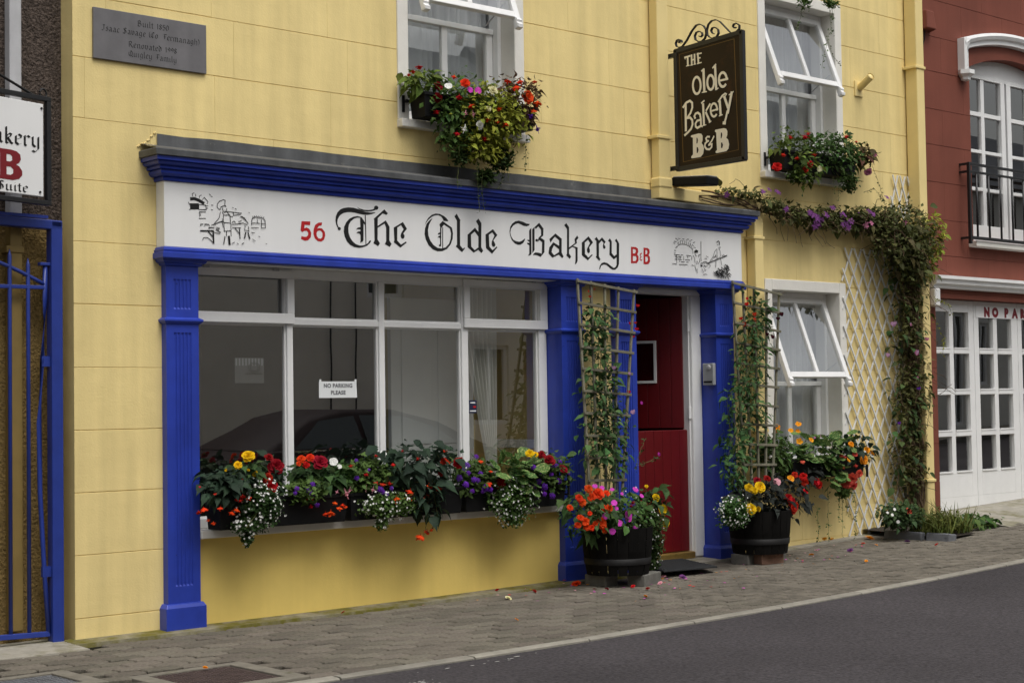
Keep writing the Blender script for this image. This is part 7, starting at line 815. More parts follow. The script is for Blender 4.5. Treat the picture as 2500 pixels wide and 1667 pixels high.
# ================================================================ across the street (seen in the panes)
def far_house(x0, x1, h, m, label, openings, door):
    t = thing('terraced_house', label, 'house', ((x0+x1)/2, -11, 0), 'houses across the street')
    zf = zroad((x0+x1)/2, -9)+.05
    hl = [(a, b, zf+c, zf+d) for a, b, c, d in openings+door]
    c = cells((x0, x1, zf-.6, zf+h), hl, -11.0, -.25); c.build('wall', m, t)
    mb = MB(); mb.box(x0, x1, -16, -15.8, zf-.5, zf+h).box(x0, x0+.2, -15.8, -11.26, zf-.5, zf+h).box(x1-.2, x1, -15.8, -11.26, zf-.5, zf+h); mb.build('side_wall', m, t)
    mb = MB(); mb.add([(x0,-10.8,zf+h),(x1,-10.8,zf+h),(x1,-13.5,zf+h+2),(x0,-13.5,zf+h+2),(x0,-16.2,zf+h),(x1,-16.2,zf+h)], [(0,1,2,3),(3,2,5,4),(0,3,4),(1,5,2)]); mb.build('roof', 'roof_slate', t)
    for a, b, c_, d in openings:
        mb = MB(); a_, b_, z0, z1 = a, b, zf+c_, zf+d; mb.box(a_, a_+.07, -11.12, -11.05, z0, z1).box(b_-.07, b_, -11.12, -11.05, z0, z1).box(a_+.07, b_-.07, -11.12, -11.05, z0, z0+.07).box(a_+.07, b_-.07, -11.12, -11.05, z1-.07, z1).box((a_+b_)/2-.03, (a_+b_)/2+.03, -11.12, -11.05, z0+.07, z1-.07)
        w = mb.build('window', 'white_paint', t); mb = MB(); mb.add([(a_, -11.1, z0), (b_, -11.1, z0), (b_, -11.1, z1), (a_, -11.1, z1)], [(0,1,2,3)]); mb.build('pane', 'car_glass', w)
    for a, b, c_, d in door:
        mb = MB(); mb.box(a, b, -11.18, -11.1, zf+c_-.1, zf+d); dd = mb.build('door', 'red_door', t)
        mb = MB(); mb.box(b-.14, b-.08, -11.1, -11.06, zf+1.0, zf+1.04); mb.build('handle', 'brass', dd)
far_house(-14, 4.6, 5.6, 'opp_wall', 'cream house across the street, mirrored faintly in the shop panes', [(-2.5,-1.4,3.3,4.6), (.2,1.3,3.3,4.6), (-2.5,-1.2,.9,2.2), (2.6,3.5,.9,2.2)], [(.3,1.2,0,2.1)])
far_house(4.6, 14.8, 5.8, 'opp_wall', 'plain grey-buff house across the street behind the parked car', [(10.5,11.2,2.9,4.4), (12.6,13.5,3.3,4.7), (12.6,13.4,.9,2.2), (5.2,5.9,.2,2.3)], [(13.75,14.55,0,2.1)])
for xx in (9.75, 10.2):
    t = thing('downpipe', 'thin black pipe on the house wall across the street'+(' nearer the gate end' if xx < 10 else ' nearer the red house end'), 'downpipe', (xx, -10.9, -.3)); mb = MB(); mb.tube([(xx, -10.95, -.35), (xx+.05, -10.95, 5.3)], .014, 8); mb.build('shaft', 'black_metal', t)
far_house(14.8, 40, 5.4, 'white_masonry', 'white house across the street farther along', [(16,17.1,3.3,4.6), (19,20.1,3.3,4.6), (16,17.3,.9,2.2), (22,23.3,.9,2.2), (26.4,27.0,.1,2.6), (27.5,28.0,1.0,2.4), (29.2,29.9,.2,2.6)], [(18.6,19.5,0,2.1)])
# parked car
def parked_car(x0, yc, label):
    zr = zroad(x0+2.2, yc); t = thing('parked_car', label, 'car', (x0+2.2, yc, zr)); W = .84
    st = [(0,.55,.62,.70),(.12,.32,.74,.80),(.9,.22,.90,.84),(1.35,.20,.94,.85),(2.4,.20,.95,.86),(3.4,.22,.95,.85),(3.95,.26,.93,.80),(4.3,.34,.86,.74),(4.42,.45,.70,.66)]
    mb = MB(); vs = []; fs = []
    for x, zl, zu, w in st:
        ring = [(-w*.9,zl),(-w,zl+.12),(-w,zu-.12),(-w*.93,zu),(w*.93,zu),(w,zu-.12),(w,zl+.12),(w*.9,zl)]
        vs += [(x0+x, yc+a, zr+b) for a, b in ring]
    for i in range(len(st)-1):
        for k in range(8): fs.append((8*i+k, 8*i+(k+1)%8, 8*i+8+(k+1)%8, 8*i+8+k))
    fs += [tuple(range(8)), tuple(range(8*len(st)-1, 8*len(st)-9, -1))]
    mb.add(vs, fs); body = mb.build('body', 'car_paint', t, bevel=.02, smooth=True)
    gh = [(1.15,.93,.70),(1.75,1.26,.60),(2.2,1.345,.57),(2.9,1.335,.57),(3.5,1.20,.60),(4.05,.95,.68)]
    mb = MB(); vs = []; fs = []
    for x, zt, w in gh: vs += [(x0+x, yc-.79, zr+.92), (x0+x, yc-w, zr+zt-.04), (x0+x, yc-w+.06, zr+zt), (x0+x, yc+w-.06, zr+zt), (x0+x, yc+w, zr+zt-.04), (x0+x, yc+.79, zr+.92)]
    for i in range(len(gh)-1):
        for k in range(5): fs.append((6*i+k, 6*i+k+1, 6*i+6+k+1, 6*i+6+k))
    mb.add(vs, fs); mb.build('roof', 'car_paint', t, smooth=True)
    for s in (-1, 1):
        for poly in ([(1.42,.95),(1.82,1.235),(2.28,1.28),(2.32,.95)], [(2.38,.95),(2.36,1.285),(2.95,1.265),(3.32,1.16),(3.62,.97)]):
            mb = MB(); pts = []
            for x, z in poly:
                w = .79-(z-.92)*.52+.012; pts.append((x0+x, yc+s*w, zr+z))
            mb.add(pts, [tuple(range(len(pts)))]); mb.build('side_window', 'car_glass', t)
        mb = MB(); mb.bar((x0+1.3, yc+s*.865, zr+.93), (x0+3.7, yc+s*.86, zr+.945), .012, .014); mb.build('trim_strip', 'chrome', body)
        for x in (.85, 3.45):
            mb = MB(T=Matrix.Translation((x0+x, yc+s*.76, zr+.31)) @ Matrix.Rotation(R(90), 4, 'X')); mb.lathe([(.20,-.09),(.31,-.10),(.315,.0),(.31,.10),(.20,.09)], 0, 0, 24); wh = mb.build('wheel', 'tyre', t, smooth=True)
            mb = MB(T=Matrix.Translation((x0+x, yc+s*.76, zr+.31)) @ Matrix.Rotation(R(90), 4, 'X')); mb.lathe([(.0,-.08),(.19,-.085),(.2,.0),(.19,.085),(.0,.08)], 0, 0, 20); mb.build('rim', 'chrome', wh)
        mb = MB(); mb.box(x0+.05, x0+.2, yc+s*.6-.12, yc+s*.6+.12, zr+.6, zr+.72); mb.build('headlight', 'lamp_white', t, bevel=.02)
        mb = MB(); mb.box(x0+4.3, x0+4.42, yc+s*.58-.1, yc+s*.58+.1, zr+.62, zr+.74); mb.build('tail_light', 'sign_red', t, bevel=.02)
parked_car(3.65, -5.75, 'dark maroon saloon parked across the road, seen mirrored in the shop window')

# ================================================================ signs
def painted(mb_list): pass
sign = thing('shop_sign', 'long white fascia board lettered The Olde Bakery in blackletter', 'shop sign', (3.2, FY, 2.24))
mb = MB(); mb.box(FX0, FX1, FY, -.001, 2.239, 2.6365); mb.build('board', 'white_board', sign, bevel=.004)
def letter(polys, m, parent, fn, name='letter'):
    mb = MB()
    for i, (o, h) in enumerate(polys): mb.flat(o, h, lambda u, v, i=i: fn(u, v, i))
    return mb.build(name, m, parent)
for k, polys in LETTERS: letter(polys, 'ink', sign, lambda u, v, i: (u, FY-.0012-.00012*i, v))
for k, polys in RED_LETTERS: letter(polys, 'sign_red', sign, lambda u, v, i: (u, FY-.0012-.00012*i, v))
for lines, lb in zip(SKETCHES, ('ink drawing of a baker at his table beside an oven', 'ink drawing of a baker with a long peel at an arched oven')):
    mb = MB()
    for i, (pts, w) in enumerate(lines): mb.ribbon(pts, max(w*1.1, .0042), lambda u, v, i=i: (u, FY-.0012-.00006*i, v))
    tag(mb.build('drawing', 'ink', sign, label=lb), kind='stuff')
# brown hanging sign, square to the wall
XS_ = 5.066
hs_ = thing('hanging_sign', 'brown bracket sign reading The Olde Bakery B&B under an iron scroll', 'hanging sign', (XS_, -.48, 3.08))
zA = lambda y: 4.045+.0; top = lambda y: 4.022-.045*(y+.15)
YA, YB, ZB = -.150, -.825, 3.088
mb = MB(); mb.add([(XS_+s*.012, y, z) for s in (-1, 1) for y, z in ((YA,ZB),(YB,ZB),(YB,top(YB)),(YA,top(YA)))], [(0,1,2,3),(7,6,5,4),(0,4,5,1),(1,5,6,2),(2,6,7,3),(3,7,4,0)]); mb.build('panel', 'sign_brown', hs_)
fr = .034
for p, q in (((YA+.01,ZB),(YB-.01,ZB)), ((YA+.01,top(YA)),(YB-.01,top(YB))), ((YA,ZB-.012),(YA,top(YA)+.012)), ((YB,ZB-.012),(YB,top(YB)+.012))):
    mb = MB(); mb.bar((XS_, p[0], p[1]), (XS_, q[0], q[1]), .036, fr, (1, 0, 0) if p[0] != q[0] else (1,0,0)); mb.build('frame_bar', 'black_metal', hs_, bevel=.004)
for sgn in (-1, 1):
    strokes = []
    for pts, w in SIGN_STROKES: strokes.append((pts if sgn < 0 else [(YA+YB-a, b) for a, b in pts], w))
    for i, (pts, w) in enumerate(strokes):
        mb = MB(); mb.ribbon(pts, w, lambda u, v, i=i: (XS_+sgn*(.0135+.00012*i), u, v)); mb.build('letter_stroke', 'sign_cream', hs_)
    for polys in SIGN_POLYS:
        letter([(o if sgn < 0 else [(YA+YB-a, b) for a, b in o], [h if sgn < 0 else [(YA+YB-a, b) for a, b in h] for h in hs]) for o, hs in polys], 'sign_cream', hs_, lambda u, v, i: (XS_+sgn*.0136, u, v))
    for pts, w in SIGN_BORDER:
        mb = MB(); mb.ribbon(pts if sgn < 0 else [(YA+YB-a, b) for a, b in pts], w, lambda u, v: (XS_+sgn*.0128, u, v)); mb.build('border_line', 'sign_gold', hs_)
for z in (3.995, 3.10):
    mb = MB(); mb.box(XS_-.02, XS_+.02, YA-.02, -.02, z-.016, z+.016); mb.build('bracket_arm', 'black_metal', hs_, bevel=.003)
    mb = MB(); mb.box(XS_-.03, XS_+.03, -.02, -.0005, z-.05, z+.05); mb.build('wall_plate', 'black_metal', hs_, bevel=.003)
def spiral(cx, cz, r0, r1, a0, turns, n=22):
    return [(XS_, cx+(r0+(r1-r0)*i/n)*math.cos(a0+turns*2*math.pi*i/n), cz+(r0+(r1-r0)*i/n)*math.sin(a0+turns*2*math.pi*i/n)) for i in range(n+1)]
def flatbar(mb, pts, w=.022, t=.006):
    for p, q in zip(pts[:-1], pts[1:]): mb.bar(p, q, w, t, Vector((0, (q[2]-p[2]), -(q[1]-p[1]))).normalized())
def scroll(pts2):
    mb = MB(); P = [(XS_, a, b) for a, b in pts2]; flatbar(mb, P); mb.build('scroll', 'black_metal', hs_)
def spir(cy, cz, r0, r1, a0, turns, n=20): return [(cy+(r0+(r1-r0)*i/n)*math.cos(a0+turns*2*math.pi*i/n), cz+(r0+(r1-r0)*i/n)*math.sin(a0+turns*2*math.pi*i/n)) for i in range(n+1)]
mir = lambda P, c=-.4875: [(2*c-a, b) for a, b in P]
half = spir(-.205, 4.075, .012, .032, 0, 1.05)[:]
half += [(-.20, 4.045), (-.24, 4.06), (-.29, 4.11), (-.335, 4.17), (-.375, 4.20), (-.42, 4.21), (-.455, 4.19), (-.478, 4.15), (-.484, 4.10)]
half += spir(-.445, 4.10, .038, .012, math.pi, -1.2)[:]
for P_ in SCROLLS: scroll(P_)
# floodlight under the sign
fl_ = thing('floodlight', 'black floodlight box below the brown hanging sign', 'floodlight', (5.1, -.1, 2.98))
mb = MB(); mb.tube([(5.15, -.001, 2.99), (5.125, -.05, 2.985), (5.115, -.10, 2.985)], .03, 12); mb.build('arm', 'yellow_paint', fl_, smooth=True)
mb = MB(T=Matrix.Translation((5.115, -.275, 2.98)) @ Matrix.Rotation(R(5), 4, 'X')); mb.box(-.07, .07, -.19, .19, -.034, .034); mb.build('housing', 'black_plastic', fl_, bevel=.012)
mb = MB(T=Matrix.Translation((5.115, -.275, 2.98)) @ Matrix.Rotation(R(5), 4, 'X')); mb.box(-.06, .06, -.18, .18, .0345, .042); mb.build('lens', 'pipe_grey', fl_, bevel=.004)

# blackletter drawn with a broad nib
def S(x, top=.88, bot=.12): return [(x-.10, top-.05), (x, top+.06), (x, bot), (x+.10, bot-.10)]
GL = dict(
 i=(.42, [S(.15), [(.12, 1.22), (.18, 1.30)]]), l=(.42, [S(.15, 1.45)]), u=(.82, [S(.15), S(.55), [(.15, .12), (.30, .02), (.55, .18)]]), n=(.82, [S(.15), S(.55), [(.15, .78), (.40, .98), (.55, .86)]]),
 m=(1.16, [S(.15), S(.52), S(.90), [(.15, .78), (.36, .98), (.52, .86)], [(.52, .78), (.74, .98), (.90, .86)]]), t=(.46, [[(.17, 1.25), (.17, .12), (.32, .0)], [(.0, .90), (.34, .92)]]),
 a=(.76, [[(.06, .80), (.28, .98), (.50, .84), (.50, .12), (.62, .02)], [(.50, .56), (.22, .48), (.10, .26), (.26, .02), (.50, .20)]]), c=(.60, [[(.50, .84), (.34, .98), (.12, .80), (.12, .20), (.30, .02), (.50, .16)]]),
 e=(.62, [[(.14, .46), (.48, .66), (.50, .84), (.32, .98), (.12, .80), (.12, .20), (.30, .02), (.50, .16)]]), d=(.72, [[(.08, 1.36), (.50, .92), (.52, .22), (.30, .02), (.12, .20), (.12, .74), (.30, .95), (.50, .80)]]),
 g=(.76, [[(.50, .84), (.30, .98), (.12, .80), (.12, .26), (.30, .08), (.50, .22)], [(.52, .92), (.52, -.18), (.30, -.40), (.08, -.30)]]), h=(.80, [[(.15, 1.48), (.15, .02)], [(.15, .78), (.40, .98), (.56, .82), (.56, .12), (.42, -.20)]]),
 o=(.70, [[(.30, .98), (.12, .80), (.12, .20), (.30, .02), (.50, .20), (.50, .80), (.30, .98)]]), r=(.58, [S(.15), [(.15, .74), (.36, .98), (.50, .82)]]), s=(.60, [[(.46, .84), (.28, .98), (.12, .76), (.46, .42), (.46, .18), (.26, .02), (.06, .16)]]),
 v=(.70, [[(.06, 1.0), (.14, .86), (.14, .24), (.30, .02), (.52, .26), (.52, .80), (.38, .98)]]), y=(.82, [S(.15, .88, .22), [(.15, .20), (.34, .04), (.56, .22)], [(.56, .98), (.56, -.12), (.32, -.42), (.12, -.32)]]),
 k=(.72, [[(.15, 1.48), (.15, .10), (.26, .0)], [(.16, .58), (.36, .92), (.52, .86), (.42, .60), (.18, .52)], [(.26, .50), (.48, .12), (.60, .02)]]), f=(.5, [[(.44, 1.36), (.22, 1.40), (.17, 1.1), (.17, -.1)], [(.0, .9), (.4, .92)]]),
 B=(.92, [[(.16, 1.34), (.16, .10)], [(.0, 1.18), (.26, 1.40), (.56, 1.30), (.60, 1.0), (.26, .78)], [(.26, .78), (.68, .64), (.68, .24), (.42, .02), (.04, .14)]]), I=(.66, [[(.06, 1.22), (.28, 1.38), (.56, 1.28)], [(.36, 1.32), (.36, .22), (.16, .02), (.0, .2)]]),
 S=(.86, [[(.70, 1.24), (.44, 1.40), (.14, 1.14), (.60, .72), (.66, .30), (.40, .02), (.04, .20)], [(.40, 1.34), (.40, .12)]]), C=(.86, [[(.72, 1.20), (.46, 1.40), (.10, 1.0), (.10, .40), (.40, .02), (.76, .26)], [(.42, 1.22), (.42, .24)]]),
 F=(.80, [[(.10, 1.18), (.34, 1.36), (.78, 1.30)], [(.36, 1.30), (.36, .22), (.14, .02)], [(.18, .70), (.62, .76)]]), R=(.92, [[(.16, 1.34), (.16, .04)], [(.0, 1.18), (.26, 1.40), (.58, 1.30), (.60, 1.0), (.26, .76)], [(.34, .76), (.66, .14), (.84, .02)]]),
 Q=(.96, [[(.46, 1.40), (.10, 1.0), (.10, .36), (.42, .02), (.76, .36), (.76, 1.0), (.46, 1.40)], [(.44, 1.2), (.44, .3)], [(.52, .34), (.88, -.08)]]), E=(.82, [[(.70, 1.20), (.46, 1.40), (.10, 1.0), (.10, .40), (.40, .02), (.74, .26)], [(.16, .74), (.62, .80)]]),
 p=(.78, [S(.15, .9, -.3), [(.15, .8), (.38, .98), (.56, .82), (.56, .2), (.36, .02), (.15, .14)]]))
GL.update({'1': (.42, [[(.04, 1.0), (.20, 1.28), (.20, .02)]]), '8': (.66, [[(.30, .70), (.10, .96), (.30, 1.28), (.50, 1.0), (.10, .36), (.30, .02), (.54, .30), (.30, .70)]]), '5': (.62, [[(.52, 1.24), (.16, 1.24), (.12, .76), (.40, .78), (.54, .42), (.30, .02), (.06, .12)]]),
 '0': (.66, [[(.30, 1.28), (.10, 1.0), (.10, .26), (.30, .02), (.52, .28), (.52, 1.0), (.30, 1.28)]]), '9': (.62, [[(.52, .86), (.30, .60), (.10, .92), (.30, 1.28), (.52, 1.0), (.46, .40), (.14, .02)]]), '(': (.36, [[(.28, 1.42), (.10, 1.0), (.10, .40), (.28, -.02)]]), ')': (.36, [[(.06, 1.42), (.24, 1.0), (.24, .40), (.06, -.02)]]),
 '.': (.30, [[(.08, .06), (.16, .14)]]), ' ': (.55, [])})
def nib_text(text, h, x, z, fn, m, parent, align='c', track=.0, nib=(.075, .065), wmax=None):
    w = sum(GL[c][0]+track for c in text); k = h
    if wmax: k_x = wmax/w
    else: k_x = h
    u = x-(w*k_x/2 if align == 'c' else (w*k_x if align == 'r' else 0))
    for c in text:
        adv, strokes = GL[c]; mb = MB(); q = 0
        for s in strokes:
            for (a0, b0), (a1, b1) in zip(s[:-1], s[1:]):
                P = [(a0-nib[0], b0-nib[1]), (a0+nib[0], b0+nib[1]), (a1+nib[0], b1+nib[1]), (a1-nib[0], b1-nib[1])]
                ar = abs((P[1][0]-P[0][0])*(P[2][1]-P[0][1])-(P[2][0]-P[0][0])*(P[1][1]-P[0][1]))
                if ar < 1e-5: P = [(a0, b0-.02), (a0, b0+.02), (a1, b1+.02), (a1, b1-.02)]
                mb.add([fn(u+a*k_x, z+b*k, .00008*q) for a, b in P], [(0,1,2,3)]); q += 1
        if q: mb.build('letter', m, parent)
        u += (adv+track)*k_x
# plaque
pl_ = thing('wall_plaque', 'grey metal plaque with blackletter text about when the house was built', 'plaque', (.51, 0, 3.335))
mb = MB(); mb.box(.130, .893, -.018, -.001, 3.337, 3.641); mb.build('plate', 'plaque', pl_, bevel=.003)
pf_ = lambda u, v, d: (u, -.0188-d, v)
for txt, zz, cx, wm in (('Built 1850', 3.566, .525, .215), ('Isaac Savage (Co. Fermanagh)', 3.508, .515, .66), ('Renovated 1998', 3.432, .522, .33), ('Quigley Family', 3.377, .522, .33)): nib_text(txt, .0255, cx, zz, pf_, 'ink', pl_, wmax=wm, nib=(.055,.06))
# white hanging sign at the left edge
T_ = Matrix.Translation((-.185, -.10, 0)) @ Matrix.Rotation(R(14.5), 4, 'Z')
ls_ = thing('hanging_sign', 'white bracket sign with blackletter and a big red B at the left edge', 'hanging sign', (-.5, -.2, 2.43))
mb = MB(T=T_); z0, z1 = 2.445, 3.035
mb.box(-.80, -.052, -.008, .008, z0+.03, z1-.03); mb.build('panel', 'white_board', ls_, bevel=.005)
for a, b, c, d in ((-.86, .0, z0-.015, z0+.012), (-.86, .0, z1-.012, z1+.015), (-.86, -.83, z0+.012, z1-.012), (-.03, .0, z0+.012, z1-.012)):
    mb = MB(T=T_); mb.box(a, b, -.015, .015, c, d); mb.build('frame_bar', 'black_metal', ls_, bevel=.003)
lf = lambda u, v, d: tuple(T_ @ Vector((u, -.0095-d, v)))
nib_text('En Suite', .036, -.160, 2.489, lf, 'ink', ls_, align='r', wmax=.37)
nib_text('Bakery', .062, -.066, 2.750, lf, 'ink', ls_, align='r', wmax=.42)
def Bpoly(x, z, w, h):
    o = [(0,0),(.62,0),(.85,.06),(.98,.2),(.98,.34),(.86,.48),(.74,.53),(.86,.6),(.93,.72),(.9,.88),(.76,.97),(.55,1.0),(0,1.0),(0,.9),(.1,.88),(.1,.12),(0,.1)]
    hs = [[(.36,.16),(.52,.16),(.62,.22),(.62,.36),(.52,.43),(.36,.43)], [(.36,.6),(.5,.6),(.58,.65),(.58,.78),(.5,.84),(.36,.84)]]
    return [([(x+a*w, z+b*h) for a, b in o], [[(x+a*w, z+b*h) for a, b in q] for q in hs])]
letter(Bpoly(-.372, 2.549, .172, .168), 'dark_red_ink', ls_, lambda u, v, i: lf(u, v, 0)); letter(Bpoly(-.74, 2.549, .172, .168), 'dark_red_ink', ls_, lambda u, v, i: lf(u, v, 0))
mb = MB(); amp = [(.9,.12),(.35,.8),(.45,.97),(.62,.9),(.6,.72),(.15,.4),(.12,.15),(.35,.02),(.62,.15),(.85,.5)]
mb.ribbon([(-.535+a*.13, 2.555+b*.13) for a, b in amp], .026, lambda u, v: lf(u, v, 0)); mb.build('letter', 'dark_red_ink', ls_)
for u, v in ((-.068, 2.978), (-.08, 2.50)):
    mb = MB(); c = Vector(lf(u, v, 0)); mb.tube([c, c+Vector((.001, -.004, 0))], .007, 10); mb.build('screw', 'black_metal', ls_)
mb = MB(T=T_); mb.tube([(-.08, 0, 3.035), (-.45, 0, 3.162), (-.86, 0, 3.30)], .008, 8); mb.build('stay_rod', 'black_metal', ls_)
mb = MB(T=T_); mb.tube([(-.047+.024*math.cos(a*.4), 0, 3.065+.028*math.sin(a*.4)) for a in range(17)], .006, 8); mb.build('ring', 'black_metal', ls_)
mb = MB(); mb.bar(tuple(T_ @ Vector((-.85, 0, 3.30))), (-.93, .15, 3.30), .02, .02); mb.bar(tuple(T_ @ Vector((-.85, 0, 3.04))), (-.93, .15, 3.04), .02, .02); mb.bar((-.93,.14,2.9), (-.93,.14,3.4), .03, .02, (0,1,0)); mb.build('wall_bracket', 'black_metal', ls_)
# lettering in plain sans
def sans(text, size, T, m, parent, name='lettering', off=.012, sx=1.0, align='CENTER'):
    cu = bpy.data.curves.new('t', 'FONT'); cu.body = text; cu.size = size; cu.offset = off*size; cu.align_x = align; cu.resolution_u = 3; cu.space_character = 1.06
    tmp = bpy.data.objects.new('t', cu); COL.objects.link(tmp); bpy.context.view_layer.update()
    me = bpy.data.meshes.new_from_object(tmp.evaluated_get(bpy.context.evaluated_depsgraph_get())); bpy.data.objects.remove(tmp); bpy.data.curves.remove(cu)
    me.name = name; me.materials.clear(); me.materials.append(M[m]); me.transform(T @ Matrix.Diagonal((sx, 1, 1, 1))); o = link(name, me, parent); return o
FACE = lambda x, y, z, rz=0: Matrix.Translation((x, y, z)) @ Matrix.Rotation(rz, 4, 'Y') @ Matrix.Rotation(R(90), 4, 'X')
# NO PARKING PLEASE card inside the second pane
np_ = thing('paper_notice', 'white card reading NO PARKING PLEASE inside the shop window', 'notice', (2.0, .14, 1.26))
y_ = FRY+.0325; yb = FRY+.0385
XA, XB, ZA_, ZB_ = NOTICE
mb = MB(); mb.add([(XA, y_, ZA_), (XB, y_, ZA_), (XB-.004, y_, ZB_), (XA+.001, y_, ZB_)], [(0,1,2,3)]); mb.build('card', 'paper', np_)
cxn = (XA+XB)/2
sans('NO PARKING', .037, FACE(cxn, y_-.0008, ZA_+.068), 'ink_grey', np_, off=.035); sans('PLEASE', .037, FACE(cxn, y_-.0008, ZA_+.022), 'ink_grey', np_, off=.035)
for xx in (XA+.012, XB-.012):
    mb = MB(); mb.box(xx-.008, xx+.008, y_-.001, y_-.0004, ZB_-.012, ZB_+.014); mb.build('tape', 'paper', np_)
# small navy sticker by the third mullion
st_ = thing('window_sticker', 'small navy sticker on the glass beside the third mullion', 'sticker', (3.12, .14, 1.2))
mb = MB(); mb.box(3.097, 3.186, y_-.001, y_, STK[0], STK[1]); mb.build('sheet', 'navy', st_)
mb = MB(); mb.box(3.125, 3.172, y_-.0022, y_-.0015, STK[1]-.022, STK[1]-.014).box(3.12, 3.178, y_-.0022, y_-.0015, STK[0]+.012, STK[0]+.02); mb.build('print', 'paper', st_)
mb = MB(); mb.box(3.152, 3.178, y_-.0022, y_-.0015, (STK[0]+STK[1])/2-.008, (STK[0]+STK[1])/2+.006); mb.build('emblem', 'sign_red', st_)
# old notice inside the first pane
on_ = thing('paper_notice', 'faded grey notice inside the first pane of the shop window', 'notice', (1.26, .15, 1.4))
mb = MB(); mb.box(OLDN[0], OLDN[1], yb, yb+.001, OLDN[2], OLDN[3]); mb.build('sheet', 'old_paper', on_)
mb = MB()
for i in range(9): mb.box(OLDN[0]+.006+.024*i, OLDN[0]+.016+.024*i, yb-.0012, yb-.0006, OLDN[3]-.05, OLDN[3]-.004)
mb.build('stripes', 'grey_plastic', on_)
mb = MB(); c_ = ((OLDN[0]+OLDN[1])/2+.035, OLDN[3]-.062)
for k_, rr in enumerate((.042, .030)): mb.ribbon([(c_[0]+rr*math.cos(a*.45), c_[1]+rr*.8*math.sin(a*.45)) for a in range(15)], .005, lambda u, v, k_=k_: (u, yb-.0014-.0002*k_, v))
mb.ribbon([(c_[0]-.07, c_[1]-.04), (c_[0]+.06, c_[1]-.04)], .006, lambda u, v: (u, yb-.0018, v)); mb.build('print', 'ink', on_)
# NO PARKING strip on the garage
gp = thing('garage_notice', 'white strip with red NO PARKING letters on the garage doors', 'notice', (10.4, .09, 2.04))
mb = MB(); mb.box(9.645, 10.408, GY-.0045, GY-.0005, 2.045, 2.163).box(10.412, 11.25, GY-.0045, GY-.0005, 2.045, 2.163); mb.build('strip', 'white_board', gp)
x = 9.79
for c in 'NO PARKING':
    if c != ' ': sans(c, .118, FACE(x, GY-.0062, 2.064), 'dark_red_ink', gp, name='letter', off=.085, sx=1.08, align='LEFT')
    x += .075 if c == ' ' else (.105 if c == 'I' else .150)
# key safe on the door pilaster
ks = thing('key_safe', 'grey entry keypad box on the blue pilaster right of the door', 'keypad', (5.57, .02, 1.4))
mb = MB(); mb.box(5.545, 5.5805, KS[0], KS[1], KS[2], KS[3]); mb.build('case', 'grey_plastic', ks, bevel=.006)
mb = MB(T=Matrix.Translation((5.546, (KS[0]+KS[1])/2-.012, KS[3]-.035)) @ Matrix.Rotation(R(-90), 4, 'Y')); mb.lathe([(.022,0),(.022,.006),(.016,.010),(0,.010)], 0, 0, 16); mb.build('button', 'pipe_grey', ks, smooth=True)
mb = MB(); mb.box(5.5435, 5.5448, KS[0]+.012, KS[1]-.012, KS[2]+.02, KS[2]+.035); mb.build('slot', 'black_plastic', ks)
# interior curtain
mb = MB(); n = 70; vs = []; fs = []; rows = 12
for j in range(rows+1):
    t_ = j/rows; z = 2.12-1.52*t_
    sl = max(0, (t_-.22)/.78); xa = 3.20+.24*sl**1.0; xb = 3.50-.02*t_
    for i in range(n+1):
        s_ = i/n; vs.append((xa+(xb-xa)*s_, .29+.028*math.sin(s_*42+1.2*t_)*(.55+.45*s_)-.03*sl*(1-s_), z))
for j in range(rows):
    for i in range(n): fs.append((j*(n+1)+i, j*(n+1)+i+1, (j+1)*(n+1)+i+1, (j+1)*(n+1)+i))
mb.add(vs, fs); tag(mb.build('window_drape', 'drape', smooth=True), 'cream curtain swept to the right behind the fourth pane', 'curtain')

# ================================================================ boxes, barrels, trellises
def window_box(label, x0, x1, z0, h=.18, y0=-.205, y1=-.035, brackets=True):
    t = thing('window_box', label, 'window box', ((x0+x1)/2, (y0+y1)/2, z0), 'black window boxes'); mb = MB(); i = .018
    mb.add([(x0+i,y0+i,z0),(x1-i,y0+i,z0),(x1-i,y1-i*.2,z0),(x0+i,y1-i*.2,z0),(x0,y0,z0+h),(x1,y0,z0+h),(x1,y1,z0+h),(x0,y1,z0+h)], [(0,3,2,1),(0,1,5,4),(1,2,6,5),(2,3,7,6),(3,0,4,7)]); mb.build('trough', 'black_plastic', t, bevel=.004)
    mb = MB(); mb.box(x0-.006, x1+.006, y0-.008, y0+.008, z0+h-.022, z0+h).box(x0-.006, x1+.006, y1-.008, y1+.006, z0+h-.022, z0+h).box(x0-.006, x0+.008, y0+.008, y1-.008, z0+h-.022, z0+h).box(x1-.008, x1+.006, y0+.008, y1-.008, z0+h-.022, z0+h); mb.build('rim', 'black_plastic', t, bevel=.003)
    mb = MB(); mb.box(x0+.01, x1-.01, y0+.01, y1-.01, z0+h-.04, z0+h-.025); mb.build('soil', 'soil', t)
    return t
for k, (a, b, lb) in enumerate(((.845, 1.80, 'black window box on the shop sill nearest the left pilaster'), (1.815, 2.77, 'black window box in the middle of the shop sill'), (2.785, 3.74, 'black window box at the right end of the shop sill'))):
    t = window_box(lb, a, b, .528)
    if k == 2:
        mb = MB(); mb.box(3.758, 3.772, -.19, -.02, .60, .612).box(3.758, 3.772, -.205, -.19, .55, .75); mb.build('bracket', 'black_metal', t)
t = window_box('black window box below the left upstairs window', 2.472, 3.50, 3.224, .165)
mb = MB(); mb.box(2.425, 2.445, -.022, -.0125, 3.27, 3.385).box(2.44, 2.475, -.045, -.0225, 3.335, 3.355); mb.build('bracket', 'black_metal', t)
t = window_box('black window box below the right upstairs window', 6.325, 7.33, 3.198, .165)
mb = MB(); mb.box(6.288, 6.308, -.022, -.0125, 3.24, 3.355).box(6.303, 6.325, -.045, -.0225, 3.30, 3.32); mb.build('bracket', 'black_metal', t)
